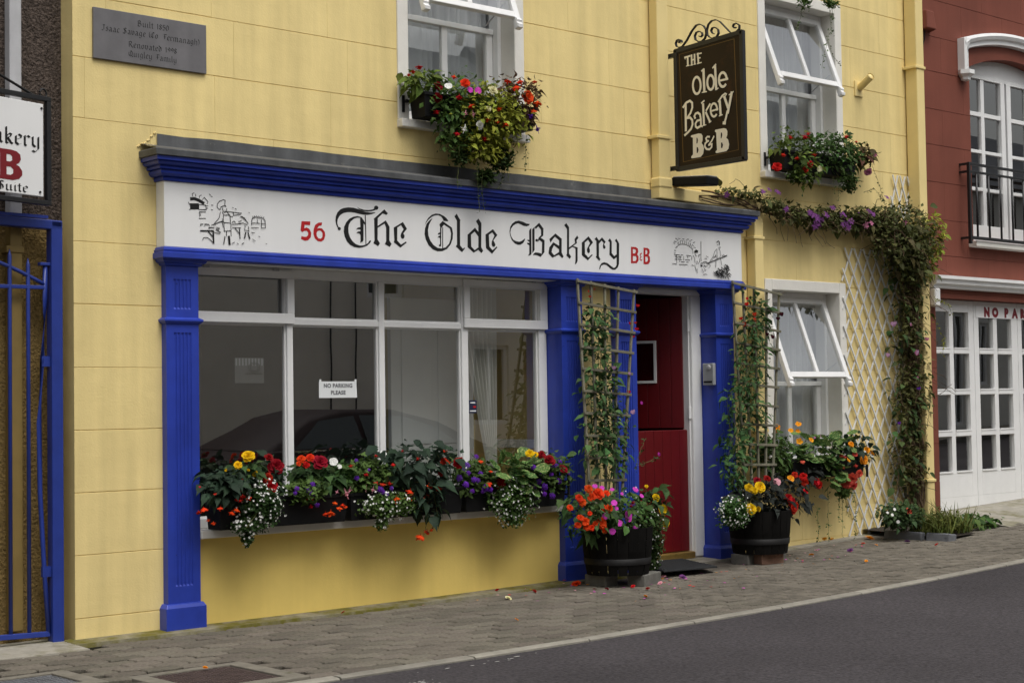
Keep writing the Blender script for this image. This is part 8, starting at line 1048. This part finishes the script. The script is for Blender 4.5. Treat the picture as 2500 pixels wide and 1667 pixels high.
t = window_box('black window box below the ground floor open window', 6.33, 7.35, .60, .165)
mb = MB(); mb.box(7.375, 7.39, -.195, -.013, .665, .675).box(7.375, 7.39, -.205, -.19, .58, .69); mb.build('bracket', 'black_metal', t)

def barrel(label, cx, cy, z0, h, rb, rt):
    t = thing('half_barrel', label, 'planter', (cx, cy, z0), 'black half barrel planters'); n = 20
    me = None
    for k in range(n):
        if me is None:
            mb = MB(); da = 2*math.pi/n*.485; sg = [-da, -da/2, 0, da/2, da]; prof = [(rb, 0), (rb+(rt-rb)*.5+.006, h*.5), (rt, h)]; vs = []
            for r, z in prof:
                for a in sg: vs.append((r*math.cos(a), r*math.sin(a), z))
            for a in sg: vs.append(((rt-.022)*math.cos(a), (rt-.022)*math.sin(a), h))
            for a in sg: vs.append(((rt-.03)*math.cos(a), (rt-.03)*math.sin(a), h-.06))
            for a in sg: vs.append(((rb-.022)*math.cos(a), (rb-.022)*math.sin(a), 0))
            fs = [(5*j+i, 5*j+i+1, 5*j+6+i, 5*j+5+i) for j in range(4) for i in range(4)]+[(i, i+1, 26+i, 25+i) for i in range(4)]
            me = bpy.data.meshes.new('stave'); me.from_pydata(vs, [], fs); me.materials.append(M['barrel_wood'])
        o = bpy.data.objects.new('stave', me); COL.objects.link(o); o.parent = t; o.rotation_euler.z = 2*math.pi*k/n; s_ = 1+random.uniform(-.006, .006); o.scale = (s_, s_, 1)
    for za, zc in ((.075, .12),):
        f = lambda z: rb+(rt-rb)*z/h+.0085
        mb = MB(); mb.lathe([(f(za), za), (f(zc), zc), (f(zc)-.004, zc+.001)], 0, 0, 40); o = mb.build('hoop', 'barrel_hoop', None, smooth=True); o.parent = t
    mb = MB(); mb.lathe([(rt-.03, h-.05), (0, h-.035)], 0, 0, 20); o = mb.build('soil', 'soil', None); o.parent = t
barrel('black half barrel planter between the door and the long window box', 4.03, -.42, .03, .335, .225, .262)
barrel('black half barrel planter right of the door under the fan trellis', 5.66, -.40, .06, .335, .215, .252)
def block(label, x, y, z, lx, ly, lz, rz, m, name='support_block', group='blocks under the half barrels'):
    mb = MB(T=Matrix.Translation((x, y, z)) @ Matrix.Rotation(rz, 4, 'Z')); mb.box(-lx/2, lx/2, -ly/2, ly/2, 0, lz); tag(mb.build(name, m, bevel=.008), label, 'block', group)
block('grey concrete block under the door side of the left barrel', 4.18, -.54, -.06, .30, .14, .088, R(20), 'concrete_block')
block('concrete block at the back of the left barrel', 3.92, -.36, -.055, .14, .2, .083, R(5), 'concrete_block')
block('clay brick under the front of the right barrel', 5.64, -.50, -.025, .22, .11, .083, R(-12), 'brick_clay')
block('worn block under the left of the right barrel', 5.50, -.36, -.025, .12, .16, .083, R(10), 'concrete_block')
block('grey block under the right side of the right barrel', 5.83, -.36, -.02, .16, .2, .085, R(0), 'concrete_block')
t = thing('door_mat', 'black rubber mat in front of the red door', 'mat', (4.85, -.2, .01))
mc = [(4.46, -.47), (4.96, -.56), (5.22, .03), (4.72, .09)]
mb = MB(); mb.add([(x, y, max(zg(x, y), .0)+.004) for x, y in mc]+[(x, y, max(zg(x, y), .0)+.018) for x, y in mc], [(4,5,6,7),(0,1,5,4),(1,2,6,5),(2,3,7,6),(3,0,4,7)]); mb.build('sheet', 'rubber', t, bevel=.005)
mb = MB()
for i in range(11):
    a = (i+.5)/11; p = Vector((*mc[0], 0)).lerp(Vector((*mc[3], 0)), a); q = Vector((*mc[1], 0)).lerp(Vector((*mc[2], 0)), a)
    p.z = max(zg(p.x, p.y), 0)+.0195; q.z = max(zg(q.x, q.y), 0)+.0195; mb.bar(p.lerp(q, .03), p.lerp(q, .97), .02, .006)
tag(mb.build('ribs', 'rubber', t, bevel=.002), kind='stuff')

def fan_trellis(label, tops, zl, zr_, bots, zb_, yt, yb):
    t = thing('fan_trellis', label, 'trellis', (bots[2], yb, zb_), 'wooden fan trellises'); n = len(tops); L = zl
    def P(i, s, dy=0): # i: stile index (float), s: 0 top .. 1 bottom
        k = int(min(i, n-2)); f = i-k; xt = tops[k]*(1-f)+tops[k+1]*f; xb = bots[k]*(1-f)+bots[k+1]*f; zt = zl+(zr_-zl)*i/(n-1)
        return Vector((xt+(xb-xt)*s, yt+(yb-yt)*s+dy, zt+(zb_-zt)*s))
    for i in range(n):
        mb = MB(); a, b = P(i, -.012), P(i, 1); mb.bar(a, b, .018, .016, (0, 1, 0)); mb.build('stile', 'grey_wood', t, bevel=.002)
    for j in range(11):
        s = j*.092
        if s > .95: break
        mb = MB(); a, b = P(0, s, -.016), P(n-1, s, -.016); d = (b-a).normalized()*.02; mb.bar(a-d, b+d, .018, .014, (0, 0, 1)) if False else mb.bar(a-d, b+d, .014, .020, (0, 0, 1)); mb.build('rung', 'grey_wood', t, bevel=.002)
fan_trellis('weathered wooden fan trellis left of the red door', [3.955, 4.095, 4.240, 4.385, 4.555], 2.162, 2.103, [3.83, 3.905, 3.98, 4.055, 4.13], .40, -.13, -.36)
fan_trellis('weathered wooden fan trellis between the door and the open window', [5.700, 5.825, 5.968, 6.130, 6.292], 2.215, 2.143, [5.55, 5.63, 5.71, 5.79, 5.87], .45, -.14, -.36)
# white expanding lattice
def lattice(label, x0, x1, z0, z1, nx, nz, phase=0):
    t = thing('white_lattice', label, 'trellis', ((x0+x1)/2, -.02, z0)); k = nx/nz
    for sgn in (1, -1):
        y = -.012 if sgn > 0 else -.021
        c = x0-(z1-z0)*k-nx; 
        while c < x1+(z1-z0)*k+nx:
            # line x = c + sgn*k*(z-z0)
            pts = []
            za, zb_ = z0, z1
            if sgn > 0: za = max(z0, z0+(x0-c)/k); zb_ = min(z1, z0+(x1-c)/k)
            else: za = max(z0, z0+(c-x1)/k); zb_ = min(z1, z0+(c-x0)/k)
            if zb_-za > .06:
                e = .02; mb = MB(); mb.bar((c+sgn*k*(za-e-z0), y, za-e), (c+sgn*k*(zb_+e-z0), y, zb_+e), .0085, .0155, Vector((1, 0, -sgn*k)).normalized()); mb.build('slat', 'lattice_white', t)
            c += nx
    return t
lattice('white diamond lattice on the yellow wall right of the open window', 7.345, 8.17, .075, 2.585, .1385, .2545)
lattice('top corner of a white lattice poking out above the vine', 8.10, 8.42, 2.60, 3.30, .115, .30)
# wooden ladder trellis behind the climber
t = thing('ladder_trellis', 'brown wooden ladder trellis behind the climber at the wall corner', 'trellis', (8.3, -.03, .1))
for x in (8.20, 8.31, 8.375):
    mb = MB(); mb.box(x-.01, x+.01, -.035, -.015, .1, 2.7); mb.build('stile', 'grey_wood', t, bevel=.002)
for i in range(17):
    z = .37+.148*i; mb = MB(); mb.box(8.185, 8.385, -.05, -.036, z-.012, z+.012); mb.build('rung', 'grey_wood', t, bevel=.002)
# slate edging and bed
def slab(label, pts, z0, z1):
    mb = MB(); n = len(pts); mb.add([(x, y, z0) for x, y in pts]+[(x+random.uniform(-.02, .02), y+random.uniform(-.02, .02), z1+random.uniform(-.022, .012)) for x, y in pts], [tuple(range(n, 2*n))]+[(i, (i+1)%n, n+(i+1)%n, n+i) for i in range(n)])
    tag(mb.build('edging_slab', 'slate', bevel=.008), label, 'stone', 'slate slabs edging the bed')
slab('long dark slate slab edging the flower bed', [(7.50,-.27),(7.54,-.62),(7.62,-.63),(7.66,-.45),(7.62,-.26)], .0, .115)
slab('shorter dark slate slab at the street end of the flower bed', [(7.56,-.65),(7.60,-.86),(7.70,-.87),(7.74,-.72),(7.66,-.64)], .0, .105)
mb = MB(); mb.add([(7.60,-.84,.065),(8.1,-.80,.07),(8.45,-.35,.085),(8.45,.0,.12),(7.56,.0,.10)], [(0,1,2,3,4)]); tag(mb.build('bed_soil', 'soil'), kind='structure')

# ================================================================ plants
def leaf_mesh(name, wl, wr, fold, droop, m, serr=0.0):
    n = len(wl); vs = []; fs = []
    for i in range(n):
        t = i/(n-1); z = -droop*t*t; y = t*(1-.15*droop)
        k = 1+(serr if i % 2 else -serr)
        vs += [(-wl[i]*k, y, z+wl[i]*fold), (0, y, z), (wr[i]*k, y, z+wr[i]*fold)]
    for i in range(n-1): fs += [(3*i, 3*i+1, 3*i+4, 3*i+3), (3*i+1, 3*i+2, 3*i+5, 3*i+4)]
    me = bpy.data.meshes.new(name); me.from_pydata(vs, [], fs); me.materials.append(M[m])
    for p in me.polygons: p.use_smooth = True
    return me
LM = {}
for k in ('beg', 'beg_dark', 'beg_black', 'beg_green', 'beg_rust'):
    LM[k] = [leaf_mesh('leaf', [0,.22,.31,.33,.29,.22,.13,.05,0], [0,.15,.22,.24,.21,.15,.09,.03,0], .35, .35, 'leaf_'+k, .06), leaf_mesh('leaf', [0,.13,.21,.24,.21,.16,.09,.03,0], [0,.2,.3,.33,.3,.22,.12,.04,0], .3, .55, 'leaf_'+k, .06)]
for k in ('ova', 'ova_dark', 'ova_lime', 'ova_vine', 'ova_sparse'):
    LM[k] = [leaf_mesh('leaf', [0,.2,.3,.32,.27,.15,0], [0,.2,.3,.32,.27,.15,0], .3, .3, 'leaf_'+k), leaf_mesh('leaf', [0,.16,.25,.26,.2,.1,0], [0,.16,.25,.26,.2,.1,0], .45, .5, 'leaf_'+k)]
LM['pea'] = [leaf_mesh('leaf', [0,.2,.27,.27,.2,.1,0], [0,.2,.27,.27,.2,.1,0], .4, .2, 'leaf_pea'), leaf_mesh('leaf', [0,.12,.16,.15,.11,.06,0], [0,.12,.16,.15,.11,.06,0], .4, .4, 'leaf_pea')]
LM['grass'] = [leaf_mesh('blade', [.02,.025,.024,.02,.015,.008,0], [.02,.025,.024,.02,.015,.008,0], .5, .5, 'leaf_grass'), leaf_mesh('blade', [.02,.025,.024,.02,.015,.008,0], [.02,.025,.024,.02,.015,.008,0], .5, .9, 'leaf_grass')]
def nas_mesh():
    n = 11; vs = [(0, .5, -.03)]; fs = []
    for r, z in ((.28, .0), (.5, .05)):
        for i in range(n):
            a = 2*math.pi*i/n; w = 1+.05*math.sin(3*a); vs.append((r*w*math.sin(a), .5+r*w*math.cos(a), z+(.03*math.sin(4*a) if r > .4 else 0)))
    for i in range(n): fs += [(0, 1+i, 1+(i+1)%n), (1+i, 1+n+i, 1+n+(i+1)%n, 1+(i+1)%n)]
    me = bpy.data.meshes.new('leaf'); me.from_pydata(vs, [], fs); me.materials.append(M['leaf_nas'])
    for p in me.polygons: p.use_smooth = True
    return me
LM['nas'] = [nas_mesh()]
# flower heads: built facing +Z (bells hang towards -Z), unit width
FLM = {}
def petal(mb, ang, r0, r1, w, tilt, curl=.1, base_z=0, tip=.6):
    ca, sa = math.cos(ang), math.sin(ang); ct, st = math.cos(tilt), math.sin(tilt)
    def P(u, v, h=0):
        x = r0+u*ct*(r1-r0)-h*st; z = base_z+u*st*(r1-r0)+h*ct; return (x*ca-v*sa, x*sa+v*ca, z)
    pts = [P(0, -w*.25), P(0, w*.25), P(.5, -w*.5, curl*.4), P(.5, 0, -curl*.3), P(.5, w*.5, curl*.4), P(.88, -w*.5*tip, -curl*.2), P(1, 0, -curl*.6), P(.88, w*.5*tip, -curl*.2)]
    mb.add(pts, [(0,1,3), (0,3,2), (1,4,3), (2,3,6,5), (3,4,7,6)])
def flower_mesh(kind, col):
    key = kind, col
    if key in FLM: return FLM[key]
    rng = random.Random(hash(kind) % 100 if False else len(FLM)+3); mb = MB(); j = lambda s: rng.uniform(-s, s); mats = ['petal_'+col]
    if kind == 'dbl':
        for n, r, w, tl, z in ((7, .50, .42, .18, 0), (6, .42, .36, .55, .03), (5, .32, .28, .95, .05), (4, .2, .2, 1.25, .08)):
            for i in range(n): petal(mb, 2*math.pi*i/n+j(.25)+n, .02, r*(1+j(.1)), w*(1+j(.15)), tl+j(.15), .10, z, .8)
    elif kind == 'bell':
        for n, r, w, tl in ((6, .40, .30, -.45), (6, .44, .26, -.95), (4, .36, .2, -1.35)):
            for i in range(n): petal(mb, 2*math.pi*i/n+j(.3), .03, r*(1+j(.2)), w, tl+j(.3), -.06, .12, .7)
        mb.tube([(0, 0, .12), (.02, 0, .3)], .02, 5)
    elif kind == 'five':
        for i in range(5): petal(mb, 2*math.pi*i/5+j(.08), .02, .5*(1+j(.06)), .48, .1+j(.1), .04, 0, .95)
    elif kind == 'clem':
        for i in range(6): petal(mb, 2*math.pi*i/6+j(.12), .02, .52*(1+j(.1)), .27, .08+j(.2), .06, 0, .6)
    elif kind == 'nast':
        for i in range(5): petal(mb, 2*math.pi*i/5+j(.1), .06, .5*(1+j(.06)), .42, .45+j(.1), .08, -.1, .9)
        mb.lathe([(.05, -.25), (.12, -.05), (.06, .0)], 0, 0, 6)
    elif kind == 'verb':
        for i in range(15):
            a = i*2.4; f = math.sqrt((i+.5)/15); c = Vector((.40*f*math.cos(a), .40*f*math.sin(a), .26*(1-f*f))); r = .15
            up = Vector((c.x*.9, c.y*.9, .45)).normalized(); q = up.to_track_quat('Z', 'Y').to_matrix()
            ring = []
            for k in range(10): rr = r if k % 2 == 0 else r*.5; ring.append(tuple(c+q @ Vector((rr*math.cos(k*.628+i), rr*math.sin(k*.628+i), 0))))
            mb.add([tuple(c-up*.02)]+ring, [(0, 1+k, 1+(k+1)%10) for k in range(10)])
    elif kind == 'pea':
        for s in (-1, 1):
            mb.add([(0,0,0), (s*.12,.0,.05), (s*.38,-.02,.28), (s*.34,-.06,.5), (s*.12,-.08,.55), (0,-.05,.46)], [(0,1,2,3,4,5)])
            mb.add([(0,-.03,0), (s*.1,-.14,.02), (s*.16,-.24,.14), (s*.06,-.26,.22), (0,-.14,.16)], [(0,1,2,3,4)])
    elif kind == 'fuch':
        mb.lathe([(.035, .5), (.05, .25), (.07, .12)], 0, 0, 7)
        for i in range(4): petal(mb, math.pi/2*i+j(.2), .05, .42, .2, -.25+j(.2), -.06, .12, .3)
        for i in range(5): petal(mb, 2*math.pi*i/5, .03, .3, .22, -1.25, .05, .1, .9)
        for i in range(3): mb.tube([(.02*i-.02, 0, -.1), (.03*i-.03, .01, -.42)], .01, 4)
    me = bpy.data.meshes.new('flower'); me.from_pydata([tuple(p) for p in mb.v], [], mb.f)
    for m_ in mats: me.materials.append(M[m_])
    FLM[key] = me; return me
rng = random.Random(11)
def shell(b, lo=.55):
    while True:
        v = Vector((rng.gauss(0, 1), rng.gauss(0, 1), rng.gauss(0, 1)))
        if v.length > .01: break
    v.normalize(); s = (lo+(1.0-lo)*rng.random()**.6)*rng.choice((1, 1, 1, .95, 1.08, 1.2, 1.38))
    p = Vector((b[0]+v.x*b[3]*s, min(b[1]+v.y*b[4]*s, -.03), b[2]+v.z*b[5]*s)); return p, v
def leaf_matrix(p, out, size, droop=.3):
    d = Vector((out.x, out.y-.25, out.z*.5-droop))+Vector((rng.uniform(-.7, .7), rng.uniform(-.4, .4), rng.uniform(-.45, .45)))
    if d.length < .05: d = Vector((0, -1, -.3))
    d.normalize(); n = Vector((out.x*.3, out.y*.6-.3, .75))+Vector((rng.uniform(-.5, .5), rng.uniform(-.4, .4), rng.uniform(-.3, .3)))
    x = d.cross(n).normalized(); z = x.cross(d).normalized(); s = size*1.1*rng.uniform(.6, 1.3)
    m = Matrix((x, d, z)).transposed().to_4x4(); return Matrix.Translation(p) @ m @ Matrix.Scale(s, 4)
FINE = dict(beg='leaf_beg', beg_dark='leaf_beg_dark', beg_black='leaf_beg_black', beg_green='leaf_beg_green', beg_rust='leaf_beg_rust', ova='leaf_ova', ova_dark='leaf_ova_dark', ova_lime='leaf_ova_lime', ova_vine='leaf_ova_vine', ova_sparse='leaf_ova_vine', pea='leaf_pea', grass='leaf_grass', nas='leaf_ova', none='leaf_ova')
def make_plant(name, label, cat, group, base, blobs, leaf, n, size, tiny, fine, flowers, strings):
    t = thing(name, label, cat, base, group); B = Vector(base)
    vol = [b[3]*b[5] for b in blobs]; tot = sum(vol)
    def pick():
        r = rng.random()*tot
        for b, v in zip(blobs, vol):
            r -= v
            if r <= 0: return b
        return blobs[-1]
    if n:
        for i in range(min(298, int(n*1.35))):
            b = pick(); p, v = shell(b, .45)
            if leaf == 'grass': p = Vector((b[0]+rng.uniform(-1, 1)*b[3], b[1]+rng.uniform(-1, 1)*b[4], .08)); v = Vector((rng.uniform(-.4, .4), rng.uniform(-.4, .4), 2.2))
            me = rng.choice(LM[leaf]); o = bpy.data.objects.new('blade' if leaf == 'grass' else 'leaf', me); COL.objects.link(o); o.parent = t
            o.matrix_local = Matrix.Translation(-B) @ leaf_matrix(p, v, size, -.6 if leaf == 'grass' else (.25 if leaf == 'nas' else .4))
    for f in flowers:
        kind, col, x, y, z, s = f; me = flower_mesh(kind, col); o = bpy.data.objects.new('flower', me); COL.objects.link(o); o.parent = t
        p = Vector((x, y, z)); b = min(blobs, key=lambda b: (Vector(b[:3])-p).length)
        if kind in ('bell', 'fuch'):
            q = Matrix.Rotation(rng.uniform(0, 6.3), 4, 'Z'); q = Matrix.Rotation(rng.uniform(-.4, .4), 4, 'X') @ Matrix.Rotation(rng.uniform(-.4, .4), 4, 'Y') @ q; k = 1.5
        elif kind == 'pea':
            q = Matrix.Rotation(rng.uniform(-.9, .5), 4, 'Z') @ Matrix.Rotation(rng.uniform(-.3, .3), 4, 'Y'); k = 1.1
        else:
            d = (p-Vector(b[:3])); d = Vector((d.x*.8/max(b[3], .02)*.4-.30, -1.0, d.z/max(b[5], .02)*.4+.35))+Vector((rng.uniform(-.25, .25), 0, rng.uniform(-.25, .25)))
            q = d.to_track_quat('Z', 'Y').to_matrix().to_4x4() @ Matrix.Rotation(rng.uniform(0, 6.3), 4, 'Z'); k = 1.1
        o.matrix_local = Matrix.Translation(p-B) @ q @ Matrix.Scale(s*k, 4)
    mb = MB()
    def tinyleaf(mb, p, s):
        d = Vector((rng.uniform(-1, 1), rng.uniform(-1, .6), rng.uniform(-1, .6))).normalized(); e = d.cross(Vector((rng.uniform(-.5, .5), rng.uniform(-.8, 0), 1))).normalized()
        nn = len(mb.v); h = d.cross(e)*s*.12; mb.v += [tuple(p), tuple(p+d*s*.45+e*s*.34+h), tuple(p+d*s), tuple(p+d*s*.45-e*s*.34+h)]; mb.f += [(nn, nn+1, nn+2), (nn, nn+2, nn+3)]
    fs_ = .026 if tiny else (.04 if leaf in ('pea', 'none') else .042)
    if leaf in ('ova_vine', 'ova_sparse'): fs_ = .046
    for i in range(int(fine*1.7)):
        b = pick(); p, v = shell(b, .05 if leaf in ('pea', 'ova_sparse') else .25); tinyleaf(mb, p, fs_*rng.uniform(.6, 1.3))
    sm = MB()
    for st in strings:
        P = [Vector(q) for q in st]; seg = []
        for a, c in zip(P[:-1], P[1:]):
            L = (c-a).length; k = max(2, int(L/.02))
            for i in range(k): seg.append(a.lerp(c, i/k)+Vector((rng.uniform(-.004, .004), rng.uniform(-.004, .004), 0)))
        seg.append(P[-1]); sm.tube(seg, .0016, 4)
        for q in seg:
            for _ in range(rng.choice((0, 1, 1, 2, 3))): tinyleaf(mb, q+Vector((rng.uniform(-.012, .012), rng.uniform(-.012, .012), rng.uniform(-.01, .01))), rng.uniform(.014, .03))
    if mb.f:
        o = mb.build('foliage', FINE[leaf], t); tag(o, kind='stuff')
    for b in blobs:                              # stems from the root into each clump
        if (Vector(b[:3])-B).length > .42: continue
        for k in range(4 if leaf != 'none' else 6):
            p, v = shell(b, .2); q = B.lerp(p, .5)+Vector((rng.uniform(-.03, .03), rng.uniform(-.03, .03), .02)); sm.tube([B+Vector((rng.uniform(-.03, .03), rng.uniform(-.02, .02), -.03)), q, p], [.004, .003, .0015], 5, cap=False)
    if leaf == 'pea':                            # wiry stems climbing the whole trellis
        for k in range(12):
            ph = rng.uniform(0, 6); bl = sorted(blobs, key=lambda b: b[2]); pts = [B+Vector((rng.uniform(-.1, .1), rng.uniform(-.04, .04), 0))]
            for b in bl[:rng.randint(3, len(bl))]: pts.append(Vector((b[0]+rng.uniform(-.8, .8)*b[3], b[1]+rng.uniform(-.6, .6)*b[4], b[2]+rng.uniform(-.3, .6)*b[5])))
            pts.sort(key=lambda p: p.z); sm.tube(pts, .0022, 5)
    if leaf in ('ova_vine', 'ova_sparse'):       # tangled runners
        for k in range(70):
            b = pick(); p, v = shell(b, .5); pts = [p]; d = Vector((rng.uniform(-1, 1), rng.uniform(-.6, .2), rng.uniform(-1, .6)))
            for q in range(6):
                d = (d+Vector((rng.uniform(-.6, .6), rng.uniform(-.5, .4), rng.uniform(-.7, .4)))).normalized(); nx_ = pts[-1]+d*.05; nx_.y = min(nx_.y, -.02); pts.append(nx_)
            sm.tube(pts, .0022, 4)
    tag(sm.build('stems', 'bark' if leaf in ('ova_vine', 'ova_sparse') else 'stem', t), kind='stuff')
    if tiny:
        fm = MB()
        for i in range(int(tiny*1.5)):
            b = pick(); p, v = shell(b, .9); v = (v+Vector((-.2, -.9, .3))).normalized(); q = v.to_track_quat('Z', 'Y').to_matrix(); r = rng.uniform(.007, .0115); p = p+v*.012
            ring = [tuple(p+q @ Vector(((r if k % 2 == 0 else r*.45)*math.cos(k*.628), (r if k % 2 == 0 else r*.45)*math.sin(k*.628), .0))) for k in range(10)]
            fm.add([tuple(p-v*.002)]+ring, [(0, 1+k, 1+(k+1)%10) for k in range(10)])
        tag(fm.build('blossom', 'petal_white', t), kind='stuff')
    return t
roots = [make_plant(*p) for p in PLANTS]
# woody stems of the climber and of the garland
vine_root = [t for t in roots if t.name.startswith('climbing_vine')][0]; mb = MB()
for k in range(16):
    x0 = 8.19+.24*rng.random(); pts = []; ph = rng.uniform(0, 6)
    for i in range(20):
        z = .08+2.35*i/19; pts.append((x0+.03*math.sin(i*.8+ph)+.015*rng.uniform(-1, 1), -.065-.04*rng.random()-.02*math.sin(i*.5+ph), z))
    mb.tube(pts, rng.uniform(.004, .011), 6)
tag(mb.build('woody_stems', 'bark', vine_root, smooth=True), kind='stuff')
gar = [t for t in roots if t.name.startswith('clematis_vine')][0]; mb = MB()
for k in range(7):
    pts = []; ph = rng.uniform(0, 6)
    for i in range(24):
        a = i/23; x = 5.35+3.0*a; z = 2.93-.17*a+.02*math.sin(i*.9+ph)+rng.uniform(-.01, .01); pts.append((x, -.11-.03*math.sin(i*.7+ph*2), z-.03*k*.3))
    mb.tube(pts, rng.uniform(.004, .008), 6)
tag(mb.build('woody_stems', 'bark', gar, smooth=True), kind='stuff')
lit_ = {c: MB() for c in ('magenta', 'red', 'oyellow', 'pink')}
for k in range(95):
    c = rng.choice(list(lit_)); x, y = rng.choice(((4.1, -.75, .5), (4.6, -.7, .4), (5.9, -.6, .5), (6.9, -.45, .6), (3.2, -.4, .6)))[:2]; x += rng.gauss(0, .4); y = min(-.15, y+rng.gauss(0, .16)); z = zg(x, y)+.006; a = rng.uniform(0, 6.3); s = rng.uniform(.006, .014)
    lit_[c].add([(x+s*math.cos(a+q*1.257)*(1.3 if q % 2 else .8), y+s*math.sin(a+q*1.257), z+rng.uniform(0, .004)) for q in range(5)], [(0,1,2,3,4)])
for c, mb in lit_.items(): tag(mb.build('petal_litter', 'petal_'+c), 'tiny loose '+c.replace('oyellow', 'yellow')+' petals littering the pavement', 'petals', kind='stuff')
fallen_by = {}
NAMES = dict(orange='orange', oyellow='golden yellow', cream='pale yellow', purple2='purple', red='red', dred='dark red', pink='pink')
for i, (c, x, y, z, s) in enumerate(FALLEN):
    me = flower_mesh('dbl', c); o = bpy.data.objects.new('fallen_flower', me); COL.objects.link(o); o.location = (x, y, zg(x, y)+.012); o.rotation_euler = (rng.uniform(-.5, .5), rng.uniform(-.5, .5), rng.uniform(0, 6)); o.scale = (s*1.1, s*1.1, s*.75)
    big = i in (0, 1, 2, 3, 4)
    lb = ['largest orange bloom fallen on the pavement before the blue pilaster', 'small orange bloom fallen against the foot of the blue pilaster', 'golden bloom fallen at the foot of the white lattice', 'flat golden petal cluster on the paving right of the second barrel', 'pale yellow petals on the paving below the shop window'][i] if big else NAMES[c]+' petal scrap on the paving '+('near the kerb' if y < -1 else 'below the shop window' if x < 3.6 else 'before the left barrel' if x < 4.5 else 'before the red door' if x < 5.4 else 'near the right barrel' if x < 6.6 else 'near the white lattice')
    tag(o, lb, 'fallen flower', 'fallen flowers on the pavement'); fallen_by.setdefault(lb, []).append(o)
WORDS = {2: ('left-hand', 'right-hand'), 3: ('leftmost', 'middle', 'rightmost'), 4: ('leftmost', 'second', 'third', 'rightmost'), 5: ('leftmost', 'second', 'middle', 'fourth', 'rightmost')}
camv = Vector((-4.2665, -8.5994, 0))
for lb, os_ in fallen_by.items():                # tell the alike scraps apart by their order from the left
    if len(os_) > 1:
        os_.sort(key=lambda o: math.atan2(o.location.x-camv.x, o.location.y-camv.y))
        for w_, o in zip(WORDS[len(os_)], os_): o['label'] = w_+' '+lb
